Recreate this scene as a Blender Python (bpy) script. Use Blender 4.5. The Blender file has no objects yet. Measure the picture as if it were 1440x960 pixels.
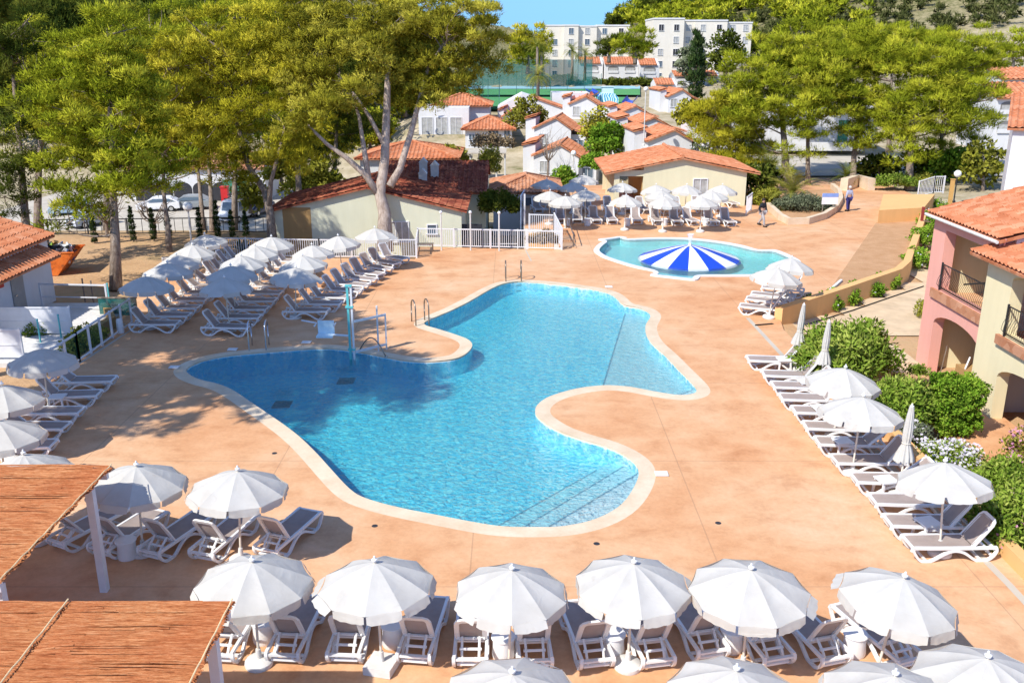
import bpy, bmesh, math, random
import numpy as np
from mathutils import Vector, Matrix
from mathutils.geometry import delaunay_2d_cdt
R = math.radians
rnd = random.Random(7)
scene = bpy.context.scene
COL = scene.collection

# ------------------------------------------------------------------ camera model (used to survey the place from the photo)
TH, HC, F = R(17.5), 10.7, 1300.0
CT, ST = math.cos(TH), math.sin(TH)
def _ray(px, py):
    x = (px - 720) / F; v = (py - 480) / F
    return Vector((x, CT - v * ST, -ST - v * CT))
def P(px, py, z=0.0):            # the place at height z
    d = _ray(px, py); t = (z - HC) / d.z
    return Vector((d.x * t, d.y * t, z))
def D(px, py, depth):            # the place at a distance
    d = _ray(px, py) * depth
    return Vector((d.x, d.y, HC + d.z))

# ------------------------------------------------------------------ mesh helpers
class MB:
    def __init__(s): s.v = []; s.f = []; s.m = []; s.cur = 0; s.mats = []
    def add(s, vs, fs):
        o = len(s.v); s.v += [tuple(p) for p in vs]
        for f in fs: s.f.append(tuple(i + o for i in f)); s.m.append(s.cur)
        return s
    def box(s, c, d, rz=0.0, rx=0.0, ry=0.0):
        M = Matrix.Translation(c) @ Matrix.Rotation(rz, 4, 'Z') @ Matrix.Rotation(ry, 4, 'Y') @ Matrix.Rotation(rx, 4, 'X')
        x, y, z = d[0] / 2, d[1] / 2, d[2] / 2
        vs = [M @ Vector(p) for p in ((-x,-y,-z),(x,-y,-z),(x,y,-z),(-x,y,-z),(-x,-y,z),(x,-y,z),(x,y,z),(-x,y,z))]
        return s.add(vs, [(3,2,1,0),(4,5,6,7),(0,1,5,4),(1,2,6,5),(2,3,7,6),(3,0,4,7)])
    def bb(s, x0, x1, y0, y1, z0, z1):
        return s.box(((x0+x1)/2, (y0+y1)/2, (z0+z1)/2), (x1-x0, y1-y0, z1-z0))
    def tube(s, pts, rad, n=8, cap=True, sq=None, up=None):
        pts = [Vector(p) for p in pts]; k = len(pts)
        rads = rad if hasattr(rad, '__len__') else [rad] * k
        tang = []
        for i in range(k):
            t = pts[min(i+1, k-1)] - pts[max(i-1, 0)]
            tang.append(t.normalized() if t.length > 1e-9 else Vector((0,0,1)))
        u = Vector(up) if up else (Vector((0,0,1)) if abs(tang[0].z) < .9 else Vector((1,0,0)))
        vs = []
        for i in range(k):
            t = tang[i]
            a = u - t * u.dot(t)
            if a.length < 1e-5: a = t.orthogonal()
            a.normalize(); b = t.cross(a); u = a if not up else Vector(up)
            for j in range(n):
                th = 2 * math.pi * (j + (.5 if sq else 0)) / n
                ca, sa = math.cos(th), math.sin(th)
                if sq: vs.append(pts[i] + a * ca * 1.414 * sq[0] + b * sa * 1.414 * sq[1])
                else: vs.append(pts[i] + (a * ca + b * sa) * rads[i])
        fs = []
        for i in range(k - 1):
            for j in range(n):
                fs.append((i*n+j, i*n+(j+1)%n, (i+1)*n+(j+1)%n, (i+1)*n+j))
        if cap: fs.append(tuple(range(n-1,-1,-1))); fs.append(tuple((k-1)*n+j for j in range(n)))
        return s.add(vs, fs)
    def lathe(s, prof, n=16, c=(0,0,0), caps=True):
        vs = []; k = len(prof)
        for r, z in prof:
            for j in range(n):
                th = 2*math.pi*j/n; vs.append((c[0]+r*math.cos(th), c[1]+r*math.sin(th), c[2]+z))
        fs = [(i*n+j, i*n+(j+1)%n, (i+1)*n+(j+1)%n, (i+1)*n+j) for i in range(k-1) for j in range(n)]
        if caps: fs.append(tuple(range(n-1,-1,-1))); fs.append(tuple((k-1)*n+j for j in range(n)))
        return s.add(vs, fs)
    def prism(s, poly, z0, z1):       # poly in xy, counter-clockwise
        n = len(poly)
        vs = [(p[0],p[1],z0) for p in poly] + [(p[0],p[1],z1) for p in poly]
        fs = [tuple(range(n-1,-1,-1)), tuple(range(n,2*n))] + [(i,(i+1)%n,n+(i+1)%n,n+i) for i in range(n)]
        return s.add(vs, fs)
    def ball(s, c, r, n=12, m=8, sc=(1,1,1)):
        prof = [(max(1e-4, math.sin(math.pi*i/m)), -math.cos(math.pi*i/m)) for i in range(m+1)]
        vs = []
        for a, z in prof:
            for j in range(n):
                th = 2*math.pi*j/n
                vs.append((c[0]+r*sc[0]*a*math.cos(th), c[1]+r*sc[1]*a*math.sin(th), c[2]+r*sc[2]*z))
        return s.add(vs, [(i*n+j, i*n+(j+1)%n, (i+1)*n+(j+1)%n, (i+1)*n+j) for i in range(m) for j in range(n)])
    def mesh(s, name, mat, smooth=False):
        me = bpy.data.meshes.new(name); me.from_pydata(s.v, [], s.f)
        for m in (mat if isinstance(mat, (list, tuple)) else [mat]): me.materials.append(m)
        if any(s.m): me.polygons.foreach_set('material_index', s.m)
        if smooth: me.polygons.foreach_set('use_smooth', [True]*len(s.f))
        me.update(); return me
    def build(s, name, mat, parent=None, smooth=False, label=None):
        o = bpy.data.objects.new(name, s.mesh(name, mat, smooth)); COL.objects.link(o)
        if smooth and not smooth == 'all':
            try: o.data.set_sharp_from_angle(angle=R(40))
            except Exception: pass
        if parent: o.parent = parent
        if label: o['label'] = label
        return o

def tag(o, label=None, cat=None, group=None, kind=None):
    if label: o['label'] = label
    if cat: o['category'] = cat
    if group: o['group'] = group
    if kind: o['kind'] = kind
    return o
def thing(name, label, cat, loc=(0,0,0), rz=0.0, group=None):
    o = bpy.data.objects.new(name, None); COL.objects.link(o); o.empty_display_size = .2
    o.location = loc; o.rotation_euler = (0,0,rz)
    return tag(o, label, cat, group)
def children(o): return [c for c in KIDS.get(o.name, [])]
KIDS = {}
def reg(root):
    KIDS.clear()
    for o in bpy.data.objects:
        if o.parent: KIDS.setdefault(o.parent.name, []).append(o)
def copy_tree(o, parent=None):
    c = o.copy(); COL.objects.link(c); c.parent = parent
    if parent: c.matrix_parent_inverse = o.matrix_parent_inverse
    for ch in children(o): copy_tree(ch, c)
    return c
def struct(o): o['kind'] = 'structure'; return o

# fast mesh of many loose triangles / quads
def raw_mesh(name, co, k, mats, tint=None, midx=None, nrm=None):
    n = len(co); nf = n // k
    me = bpy.data.meshes.new(name)
    me.vertices.add(n); me.vertices.foreach_set('co', np.asarray(co, np.float32).ravel())
    me.loops.add(n); me.loops.foreach_set('vertex_index', np.arange(n, dtype=np.int32))
    me.polygons.add(nf)
    me.polygons.foreach_set('loop_start', np.arange(0, n, k, dtype=np.int32))
    try: me.polygons.foreach_set('loop_total', np.full(nf, k, np.int32))
    except Exception: pass
    for m in mats: me.materials.append(m)
    if midx is not None: me.polygons.foreach_set('material_index', np.asarray(midx, np.int32))
    if tint is not None:
        a = me.attributes.new('tint', 'FLOAT', 'POINT'); a.data.foreach_set('value', np.asarray(tint, np.float32))
    if nrm is not None:
        a = me.attributes.new('puff', 'FLOAT_VECTOR', 'POINT'); a.data.foreach_set('vector', np.asarray(nrm, np.float32).ravel())
    me.update(calc_edges=True); me.validate(); return me
def link(name, me, parent=None):
    o = bpy.data.objects.new(name, me); COL.objects.link(o)
    if parent: o.parent = parent
    return o

# ------------------------------------------------------------------ materials
class NT:
    def __init__(s, name):
        s.m = bpy.data.materials.new(name); s.m.use_nodes = True; s.t = s.m.node_tree; s.t.nodes.clear()
        s.out = s.n('ShaderNodeOutputMaterial')
    def n(s, ty, **kw):
        nd = s.t.nodes.new(ty)
        for k, v in kw.items():
            if k in nd.inputs.keys() if hasattr(nd.inputs, 'keys') else False: nd.inputs[k].default_value = v
            else: setattr(nd, k, v)
        return nd
    def l(s, a, b): s.t.links.new(a, b)
    def noise(s, vec, scale, detail=4, rough=.55, dist=0.0):
        nd = s.n('ShaderNodeTexNoise'); nd.inputs['Scale'].default_value = scale; nd.inputs['Detail'].default_value = detail
        nd.inputs['Roughness'].default_value = rough; nd.inputs['Distortion'].default_value = dist
        if vec: s.l(vec, nd.inputs['Vector'])
        return nd.outputs['Fac']
    def ramp(s, fac, stops):
        nd = s.n('ShaderNodeValToRGB'); e = nd.color_ramp.elements
        while len(e) < len(stops): e.new(.5)
        for i, (p, c) in enumerate(stops): e[i].position = p; e[i].color = (*c, 1) if len(c) == 3 else c
        s.l(fac, nd.inputs['Fac']); return nd.outputs['Color']
    def mix(s, fac, a, b, mode='MIX'):
        nd = s.n('ShaderNodeMix'); nd.data_type = 'RGBA'; nd.blend_type = mode
        for sock, val in ((nd.inputs[0], fac), (nd.inputs[6], a), (nd.inputs[7], b)):
            if isinstance(val, (int, float)): sock.default_value = val
            elif isinstance(val, tuple): sock.default_value = (*val, 1) if len(val) == 3 else val
            else: s.l(val, sock)
        return nd.outputs[2]
    def math(s, op, a, b=None):
        nd = s.n('ShaderNodeMath'); nd.operation = op
        for i, val in enumerate((a, b)):
            if val is None: continue
            if isinstance(val, (int, float)): nd.inputs[i].default_value = val
            else: s.l(val, nd.inputs[i])
        return nd.outputs[0]
    def bump(s, h, strength=.3, dist=.02):
        nd = s.n('ShaderNodeBump'); nd.inputs['Strength'].default_value = strength; nd.inputs['Distance'].default_value = dist
        s.l(h, nd.inputs['Height']); return nd.outputs['Normal']
    def obj(s): return s.n('ShaderNodeTexCoord').outputs['Object']
    def pos(s): return s.n('ShaderNodeNewGeometry').outputs['Position']
    def attr(s, name):
        nd = s.n('ShaderNodeAttribute'); nd.attribute_name = name; return nd.outputs['Fac']
    def scaled(s, vec, sc, rot=(0,0,0)):
        nd = s.n('ShaderNodeMapping'); nd.inputs['Scale'].default_value = sc; nd.inputs['Rotation'].default_value = rot
        s.l(vec, nd.inputs['Vector']); return nd.outputs['Vector']
    def bsdf(s, col, rough=.7, normal=None, spec=.3, metal=0.0):
        b = s.n('ShaderNodeBsdfPrincipled')
        if isinstance(col, tuple): b.inputs['Base Color'].default_value = (*col, 1)
        else: s.l(col, b.inputs['Base Color'])
        if isinstance(rough, (int, float)): b.inputs['Roughness'].default_value = rough
        else: s.l(rough, b.inputs['Roughness'])
        b.inputs['Specular IOR Level'].default_value = spec; b.inputs['Metallic'].default_value = metal
        if normal: s.l(normal, b.inputs['Normal'])
        return b.outputs[0]
    def done(s, sh): s.l(sh, s.out.inputs['Surface']); return s.m

def simple(name, col, rough=.6, var=.12, scale=3.0, bump=0.0, spec=.3, metal=0.0, bscale=30):
    t = NT(name); v = t.obj()
    n = t.noise(v, scale, 5, .6)
    dark = tuple(c*(1-var) for c in col); lite = tuple(min(1, c*(1+var*.6)) for c in col)
    c = t.ramp(n, [(.3, dark), (.7, lite)])
    nm = t.bump(t.noise(v, bscale, 3), bump, .02) if bump else None
    return t.done(t.bsdf(c, rough, nm, spec, metal))

M = {}
def mats():
    # terracotta stamped concrete of the pool deck
    t = NT('terracotta_deck'); p = t.pos()
    big = t.noise(p, .16, 4, .6, .6); med = t.noise(t.scaled(p, (1, 1.25, 1)), .9, 7, .68, .25); fin = t.noise(p, 9, 5, .7)
    c = t.ramp(big, [(.3, (.665,.34,.165)), (.5, (.73,.432,.24)), (.72, (.775,.515,.325))])
    c = t.mix(.75, c, t.ramp(med, [(.28, (.66,.50,.38)), (.46, (.88,.80,.72)), (.66, (1,1,1))]), 'MULTIPLY')
    c = t.mix(.35, c, t.ramp(fin, [(.3, (.6,.58,.55)), (.7, (1,1,1))]), 'MULTIPLY')
    sx = t.n('ShaderNodeSeparateXYZ'); t.l(p, sx.inputs[0])
    j = None
    for ax, off, per in ((0, .9, 5.4), (1, 1.7, 6.2)):
        a = t.math('ADD', sx.outputs[ax], off); a = t.math('DIVIDE', a, per); a = t.math('FRACT', a)
        a = t.math('SUBTRACT', a, .5); a = t.math('ABSOLUTE', a); a = t.math('GREATER_THAN', a, .5 - .010/per*1.6)
        j = a if j is None else t.math('MAXIMUM', j, a)
    c = t.mix(t.math('MULTIPLY', j, .35), c, (.26,.15,.09))
    st = t.ramp(t.noise(p, .55, 5, .7, 1.5), [(.62, (0,0,0)), (.75, (1,1,1))])
    c = t.mix(t.math('MULTIPLY', st, .22), c, (.42,.19,.08))
    nm = t.bump(t.noise(p, 14, 4), .25, .015)
    M['deck'] = t.done(t.bsdf(c, .75, nm, .25))
    # pale stone coping
    t = NT('pool_coping'); p = t.pos()
    c = t.ramp(t.noise(p, 1.3, 5), [(.3, (.63,.48,.32)), (.7, (.74,.62,.46))])
    c = t.mix(.3, c, t.ramp(t.noise(p, 12, 4), [(.3,(.7,.68,.64)),(.7,(1,1,1))]), 'MULTIPLY')
    M['coping'] = t.done(t.bsdf(c, .7, t.bump(t.noise(p, 18, 3), .2, .01)))
    # sand, earth, gravel
    t = NT('sandy_soil'); p = t.pos()
    c = t.ramp(t.noise(p, 1.2, 8, .7), [(.3, (.46,.26,.13)), (.7, (.60,.37,.21))])
    c = t.mix(.4, c, t.ramp(t.noise(p, 14, 4, .8), [(.3,(.5,.45,.4)),(.7,(1,1,1))]), 'MULTIPLY')
    M['sand'] = t.done(t.bsdf(c, .95, t.bump(t.noise(p, 9, 6, .8), .6, .05), .05))
    M['beige_path'] = simple('beige_path', (.62,.46,.29), .85, .18, 1.5, .2)
    M['asphalt_pale'] = simple('pale_asphalt', (.50,.45,.37), .9, .15, .6, .1)
    M['asphalt'] = simple('asphalt', (.11,.115,.13), .9, .2, .8, .1)
    # countryside
    t = NT('countryside'); p = t.pos()
    sx = t.n('ShaderNodeSeparateXYZ'); t.l(p, sx.inputs[0])
    n1 = t.noise(p, .05, 6, .7); n2 = t.noise(p, .35, 6, .75); n3 = t.noise(p, 1.6, 5, .7)
    near = t.ramp(n2, [(.3, (.42,.25,.13)), (.55, (.52,.33,.18)), (.75, (.34,.26,.12))])
    vill = t.ramp(n2, [(.30, (.15,.15,.06)), (.46, (.36,.30,.19)), (.72, (.54,.46,.33))])
    hill = t.ramp(t.math('ADD', t.math('MULTIPLY', n2, .6), t.math('MULTIPLY', n3, .4)), [(.36, (.06,.07,.022)), (.46, (.15,.145,.06)), (.56, (.29,.25,.13)), (.72, (.40,.34,.22))])
    f1 = t.n('ShaderNodeMapRange'); f1.inputs[1].default_value = 55; f1.inputs[2].default_value = 66; t.l(sx.outputs[1], f1.inputs[0])
    f2 = t.n('ShaderNodeMapRange'); f2.inputs[1].default_value = 215; f2.inputs[2].default_value = 270; t.l(sx.outputs[1], f2.inputs[0])
    c = t.mix(f1.outputs[0], near, vill); c = t.mix(f2.outputs[0], c, hill)
    M['land'] = t.done(t.bsdf(c, .95, t.bump(n3, .6, .2), .05))
    # pool tiles; the blue set has water sparkle painted into its cell tones
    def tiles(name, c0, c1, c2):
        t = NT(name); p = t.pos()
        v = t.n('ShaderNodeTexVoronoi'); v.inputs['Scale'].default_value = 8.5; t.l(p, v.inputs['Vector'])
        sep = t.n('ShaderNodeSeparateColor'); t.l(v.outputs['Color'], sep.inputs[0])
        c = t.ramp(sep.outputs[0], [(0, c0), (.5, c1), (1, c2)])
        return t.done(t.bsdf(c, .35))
    M['sparkle_tile'] = tiles('blue_tiles_painted_sparkle', (.19,.64,.87), (.40,.83,.96), (.92,.99,1.0)); M['pale_tile'] = tiles('pale_shallow_tiles', (.50,.76,.84), (.62,.85,.91), (.78,.94,.97))
    M['tile_navy'] = simple('navy_edge_tiles', (.16,.36,.50), .4)
    M['kid_tile'] = tiles('turquoise_pool_tiles', (.36,.72,.74), (.42,.78,.80), (.50,.84,.86))
    def water(name, dens, acol, sc, bs, gl=.9):
        t = NT(name); p = t.pos()
        a = t.noise(t.scaled(p, (1, 1.3, 1)), sc, 3, .6, .9); b = t.noise(p, sc*3.1, 2, .5, .4)
        h = t.math('ADD', a, t.math('MULTIPLY', b, .3))
        nm = t.bump(h, bs, .16)
        fr = t.n('ShaderNodeFresnel'); fr.inputs['IOR'].default_value = 1.24; t.l(nm, fr.inputs['Normal'])
        g = t.n('ShaderNodeBsdfGlossy'); g.inputs['Roughness'].default_value = .06; g.inputs['Color'].default_value = (gl,gl,gl,1); t.l(nm, g.inputs['Normal'])
        tr = t.n('ShaderNodeBsdfTransparent'); tr.inputs['Color'].default_value = (.97,.99,1,1)
        rf = t.n('ShaderNodeBsdfRefraction'); rf.inputs['IOR'].default_value = 1.25; rf.inputs['Roughness'].default_value = .0; t.l(nm, rf.inputs['Normal'])
        m1 = t.n('ShaderNodeMixShader'); m1.inputs[0].default_value = .24; t.l(tr.outputs[0], m1.inputs[1]); t.l(rf.outputs[0], m1.inputs[2])
        m2 = t.n('ShaderNodeMixShader'); t.l(fr.outputs[0], m2.inputs[0]); t.l(m1.outputs[0], m2.inputs[1]); t.l(g.outputs[0], m2.inputs[2])
        va = t.n('ShaderNodeVolumeAbsorption'); va.inputs['Density'].default_value = dens; va.inputs['Color'].default_value = (*acol, 1)
        t.l(va.outputs[0], t.out.inputs['Volume'])
        return t.done(m2.outputs[0])
    M['water'] = water('pool_water', .60, (.03,.955,.995), 4.2, .6)
    M['kid_water'] = water('wading_water', .3, (.2,.95,.93), 3.2, .2)
    # cloth, plastics, metal
    t = NT('white_canopy_cloth'); v = t.obj()
    c = t.ramp(t.noise(v, 2.2, 5), [(.3, (.53,.51,.465)), (.7, (.61,.595,.55))])
    c = t.mix(t.math('MULTIPLY', t.ramp(t.noise(t.pos(), 3.1, 6, .75, 1.0), [(.60, (0,0,0)), (.78, (1,1,1))]), .35), c, (.36,.31,.24))
    wr = t.noise(t.scaled(v, (1,1,3)), 2.2, 3, .5, 1.2)
    df = t.bsdf(c, .9, t.bump(wr, .4, .03), .1); tl = t.n('ShaderNodeBsdfTranslucent'); t.l(c, tl.inputs['Color'])
    mx = t.n('ShaderNodeMixShader'); mx.inputs[0].default_value = .16; t.l(df, mx.inputs[1]); t.l(tl.outputs[0], mx.inputs[2])
    M['canopy'] = t.done(mx.outputs[0])
    M['plastic'] = simple('white_plastic', (.76,.755,.74), .4, .06, 4, 0, .4)
    t = NT('taupe_sling'); v = t.obj()
    w = t.n('ShaderNodeTexWave'); w.inputs['Scale'].default_value = 40; t.l(v, w.inputs['Vector'])
    c = t.mix(.35, t.ramp(t.noise(v, 3, 4), [(.3, (.36,.295,.265)), (.7, (.43,.36,.325))]), t.ramp(w.outputs['Fac'], [(0,(.7,.7,.7)),(1,(1,1,1))]), 'MULTIPLY')
    df = t.bsdf(c, .8, None, .15); tl = t.n('ShaderNodeBsdfTranslucent'); t.l(c, tl.inputs['Color'])
    mx = t.n('ShaderNodeMixShader'); mx.inputs[0].default_value = .15; t.l(df, mx.inputs[1]); t.l(tl.outputs[0], mx.inputs[2])
    M['sling'] = t.done(mx.outputs[0])
    M['pole_cream'] = simple('cream_painted_pole', (.70,.64,.53), .5, .1, 4)
    M['steel'] = simple('steel', (.62,.64,.66), .25, .1, 4, 0, .5, .9)
    M['bronze'] = simple('dark_steel', (.30,.25,.20), .35, .15, 4, 0, .5, .8)
    M['white_metal'] = simple('white_painted_metal', (.70,.70,.71), .45, .08, 3)
    M['black_metal'] = simple('black_iron', (.03,.03,.032), .5, .2, 4)
    M['concrete_white'] = simple('white_concrete', (.66,.64,.60), .8, .12, 5, .2)
    M['teal_paint'] = simple('teal_paint', (.12,.50,.50), .4, .1, 4)
    M['net_post'] = simple('dark_green_post', (.06,.17,.15), .5, .1, 4)
    M['lift_seat'] = simple('pale_blue_plastic', (.58,.74,.80), .4, .06, 4)
    M['dark'] = simple('dark_interior', (.035,.035,.04), .6, .2, 2)
    M['grey_plastic'] = simple('grey_plastic', (.20,.19,.18), .5, .15, 4)
    M['rubber'] = simple('rubber', (.02,.02,.02), .8, .2, 5)
    t = NT('window_glass'); M['glass'] = t.done(t.bsdf((.10,.14,.18), .08, None, .6))
    M['curtain_glass'] = simple('curtained_glass', (.42,.42,.40), .15, .3, 2.5, 0, .5)
    t = NT('lamp_globe'); M['globe'] = t.done(t.bsdf((.85,.85,.83), .25, None, .5))
    # walls
    def wall(name, col, var=.08):
        t = NT(name); v = t.obj()
        c = t.ramp(t.noise(v, .5, 5, .65), [(.3, tuple(x*(1-var) for x in col)), (.7, col)])
        c = t.mix(.14, c, t.ramp(t.noise(t.scaled(v, (2.5,2.5,.25)), 1.2, 5, .7), [(.35,(.62,.58,.52)),(.65,(1,1,1))]), 'MULTIPLY')
        return t.done(t.bsdf(c, .9, t.bump(t.noise(v, 22, 3), .2, .01), .1))
    M['white_wall'] = wall('white_render', (.70,.70,.70))
    M['cream_wall'] = wall('cream_render', (.74,.69,.47))
    M['hotel_wall'] = wall('hotel_render', (.76,.71,.61))
    M['pink_wall'] = wall('pink_render', (.78,.395,.32))
    M['yellow_wall'] = wall('pale_yellow_render', (.78,.69,.44))
    M['orange_wall'] = wall('orange_render', (.76,.45,.195))
    M['sage_wall'] = wall('pale_sage_render', (.66,.66,.50))
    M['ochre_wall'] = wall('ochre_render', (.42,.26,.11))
    M['red_awning'] = simple('dark_red_cloth', (.28,.04,.03), .8, .15, 3)
    def tile(name, a, b, c_, sc=3.2, streak=.5):
        t = NT(name); v = t.obj()
        vo = t.n('ShaderNodeTexVoronoi'); vo.inputs['Scale'].default_value = sc; t.l(v, vo.inputs['Vector'])
        sp = t.n('ShaderNodeSeparateColor'); t.l(vo.outputs['Color'], sp.inputs[0])
        c = t.ramp(sp.outputs[0], [(0, a), (.5, b), (1, c_)])
        c = t.mix(streak, c, t.ramp(t.noise(v, .8, 6, .7), [(.3,(.55,.5,.48)),(.65,(1,1,1))]), 'MULTIPLY')
        return t.done(t.bsdf(c, .85, t.bump(t.noise(v, 15, 3), .3, .02), .1))
    M['tile_orange'] = tile('orange_roof_tiles', (.48,.165,.075), (.57,.225,.11), (.64,.30,.17))
    M['tile_red'] = tile('weathered_red_roof_tiles', (.20,.055,.035), (.34,.095,.055), (.46,.17,.09), 3, .8)
    M['tile_dusty'] = tile('dusty_roof_tiles', (.44,.19,.10), (.52,.25,.14), (.58,.31,.19))
    # reed roof
    t = NT('reed_thatch'); v = t.obj()
    s1 = t.noise(t.scaled(v, (4.5, 110, 1)), 1.0, 5, .8, .2); s2 = t.noise(t.scaled(v, (1.2, 14, 1)), 1.3, 5, .65); s3 = t.noise(v, .6, 4)
    c = t.ramp(s1, [(.30, (.24,.075,.03)), (.48, (.54,.215,.085)), (.68, (.76,.43,.22))])
    c = t.mix(.6, c, t.ramp(s2, [(.3, (.62,.42,.34)), (.6, (1,.98,.95))]), 'MULTIPLY')
    c = t.mix(.35, c, t.ramp(s3, [(.38, (.86,.50,.40)), (.6, (1,1,1))]), 'MULTIPLY')
    M['reed'] = t.done(t.bsdf(c, .85, t.bump(s1, .7, .03), .1))
    # plants
    def leaf(name, c0, c1, c2, trans=.35, rough=.55):
        t = NT(name); a = t.attr('tint')
        c = t.ramp(a, [(0, c0), (.5, c1), (1, c2)])
        nd = t.n('ShaderNodeAttribute'); nd.attribute_name = 'puff'; g = t.n('ShaderNodeNewGeometry')
        vm = t.n('ShaderNodeVectorMath'); vm.operation = 'SCALE'; vm.inputs['Scale'].default_value = 1.7; t.l(nd.outputs['Vector'], vm.inputs[0])
        va = t.n('ShaderNodeVectorMath'); va.operation = 'ADD'; t.l(vm.outputs[0], va.inputs[0]); t.l(g.outputs['Normal'], va.inputs[1])
        vn = t.n('ShaderNodeVectorMath'); vn.operation = 'NORMALIZE'; t.l(va.outputs[0], vn.inputs[0])
        df = t.n('ShaderNodeBsdfDiffuse'); t.l(c, df.inputs['Color']); t.l(vn.outputs[0], df.inputs['Normal'])
        tl = t.n('ShaderNodeBsdfTranslucent'); t.l(c, tl.inputs['Color'])
        mx = t.n('ShaderNodeMixShader'); mx.inputs[0].default_value = trans*.8; t.l(df.outputs[0], mx.inputs[1]); t.l(tl.outputs[0], mx.inputs[2])
        return t.done(mx.outputs[0])
    M['pine'] = leaf('pine_needles', (.21,.20,.012), (.51,.465,.03), (.80,.69,.07))
    M['pine_green'] = leaf('green_pine_needles', (.15,.19,.012), (.40,.44,.028), (.69,.65,.06))
    M['pine_olive'] = leaf('olive_pine_needles', (.19,.18,.018), (.42,.385,.035), (.68,.60,.09))
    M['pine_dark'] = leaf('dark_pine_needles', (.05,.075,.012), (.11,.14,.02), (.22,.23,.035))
    M['broadleaf'] = leaf('broad_leaves', (.09,.19,.015), (.20,.36,.03), (.42,.52,.07))
    M['oleander'] = leaf('oleander_leaves', (.10,.19,.02), (.25,.36,.045), (.50,.54,.13))
    M['yellowleaf'] = leaf('yellow_green_leaves', (.16,.17,.02), (.32,.32,.04), (.50,.46,.10))
    M['greyleaf'] = leaf('grey_green_leaves', (.10,.13,.07), (.20,.23,.13), (.33,.36,.23))
    M['cypress'] = leaf('cypress_foliage', (.02,.04,.012), (.04,.07,.02), (.08,.11,.03), .15)
    M['palm'] = leaf('palm_leaflets', (.13,.15,.02), (.26,.26,.04), (.45,.40,.09), .25)
    M['drybrush'] = leaf('dry_twigs', (.16,.11,.06), (.26,.19,.11), (.38,.29,.18), .1)
    M['petal'] = leaf('lilac_petals', (.62,.52,.68), (.76,.72,.80), (.86,.84,.86), .2)
    M['petal_pink'] = leaf('pink_petals', (.55,.18,.32), (.66,.28,.42), (.72,.40,.52), .2)
    M['scrub'] = leaf('hill_scrub', (.045,.06,.018), (.10,.115,.035), (.19,.19,.07), .2)
    t = NT('pine_bark'); v = t.obj()
    s1 = t.noise(t.scaled(v, (3,3,.7)), 2.5, 6, .7, .5)
    c = t.ramp(s1, [(.3, (.11,.075,.055)), (.5, (.26,.20,.155)), (.72, (.42,.355,.29))])
    M['bark'] = t.done(t.bsdf(c, .95, t.bump(s1, .9, .06), .05))
    t = NT('pale_bark'); v = t.obj()
    s1 = t.noise(t.scaled(v, (3,3,.8)), 2.2, 6, .7, .5)
    c = t.ramp(s1, [(.3, (.22,.16,.125)), (.5, (.40,.32,.265)), (.72, (.56,.48,.41))])
    M['bark_pale'] = t.done(t.bsdf(c, .95, t.bump(s1, .9, .05), .05))
mats()
# ------------------------------------------------------------------ camera, sun, sky
cam = bpy.data.cameras.new('camera'); cam.sensor_width = 36; cam.lens = 36 * F / 1440; cam.clip_end = 3000; cam.clip_start = .1
co = bpy.data.objects.new('camera', cam); COL.objects.link(co); co.location = (0,0,HC); co.rotation_euler = (R(90)-TH, 0, 0)
scene.camera = co
SUN_EL = R(46); SH = Vector((.73, .68, 0)).normalized()          # the way shadows fall
sd = Vector((SH.x*math.cos(SUN_EL), SH.y*math.cos(SUN_EL), -math.sin(SUN_EL)))
sl = bpy.data.lights.new('sun', 'SUN'); sl.energy = 4.3; sl.angle = R(.53); sl.color = (1, .955, .87)
so = bpy.data.objects.new('sun', sl); COL.objects.link(so); so.rotation_euler = sd.to_track_quat('-Z', 'Y').to_euler(); so.location = (0,0,60)
w = bpy.data.worlds.new('World'); scene.world = w; w.use_nodes = True
nt = w.node_tree; nt.nodes.clear()
wo = nt.nodes.new('ShaderNodeOutputWorld'); bg = nt.nodes.new('ShaderNodeBackground'); sk = nt.nodes.new('ShaderNodeTexSky')
sk.sky_type = 'NISHITA'; sk.sun_disc = False; sk.sun_elevation = SUN_EL; sk.sun_rotation = math.atan2(-SH.x, -SH.y)
sk.air_density = 1.0; sk.dust_density = .1; sk.ozone_density = 3.0
bg.inputs['Strength'].default_value = .15
mxw = nt.nodes.new('ShaderNodeMix'); mxw.data_type = 'RGBA'; mxw.blend_type = 'MULTIPLY'; mxw.inputs[0].default_value = 1; 
tcw = nt.nodes.new('ShaderNodeTexCoord'); sxw = nt.nodes.new('ShaderNodeSeparateXYZ'); rpw = nt.nodes.new('ShaderNodeValToRGB')
nt.links.new(tcw.outputs['Generated'], sxw.inputs[0]); nt.links.new(sxw.outputs[2], rpw.inputs[0])
rpw.color_ramp.elements[0].position = .03; rpw.color_ramp.elements[0].color = (.22,.43,.84,1); rpw.color_ramp.elements[1].position = .40; rpw.color_ramp.elements[1].color = (1.0,1.0,1.12,1)
nt.links.new(rpw.outputs[0], mxw.inputs[7])
nt.links.new(sk.outputs[0], mxw.inputs[6]); nt.links.new(mxw.outputs[2], bg.inputs[0]); nt.links.new(bg.outputs[0], wo.inputs[0])
vs = scene.view_settings; vs.view_transform = 'Standard'; vs.look = 'None'; vs.exposure = .5; vs.gamma = 1; vs.use_curve_mapping = False
cy = scene.cycles
cy.use_denoising = True; cy.max_bounces = 8; cy.transparent_max_bounces = 12; cy.transmission_bounces = 6; cy.diffuse_bounces = 5; cy.glossy_bounces = 3
cy.caustics_refractive = False; cy.caustics_reflective = False; cy.sample_clamp_indirect = 6
try: cy.use_adaptive_sampling = True; cy.adaptive_threshold = .015
except Exception: pass

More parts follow.
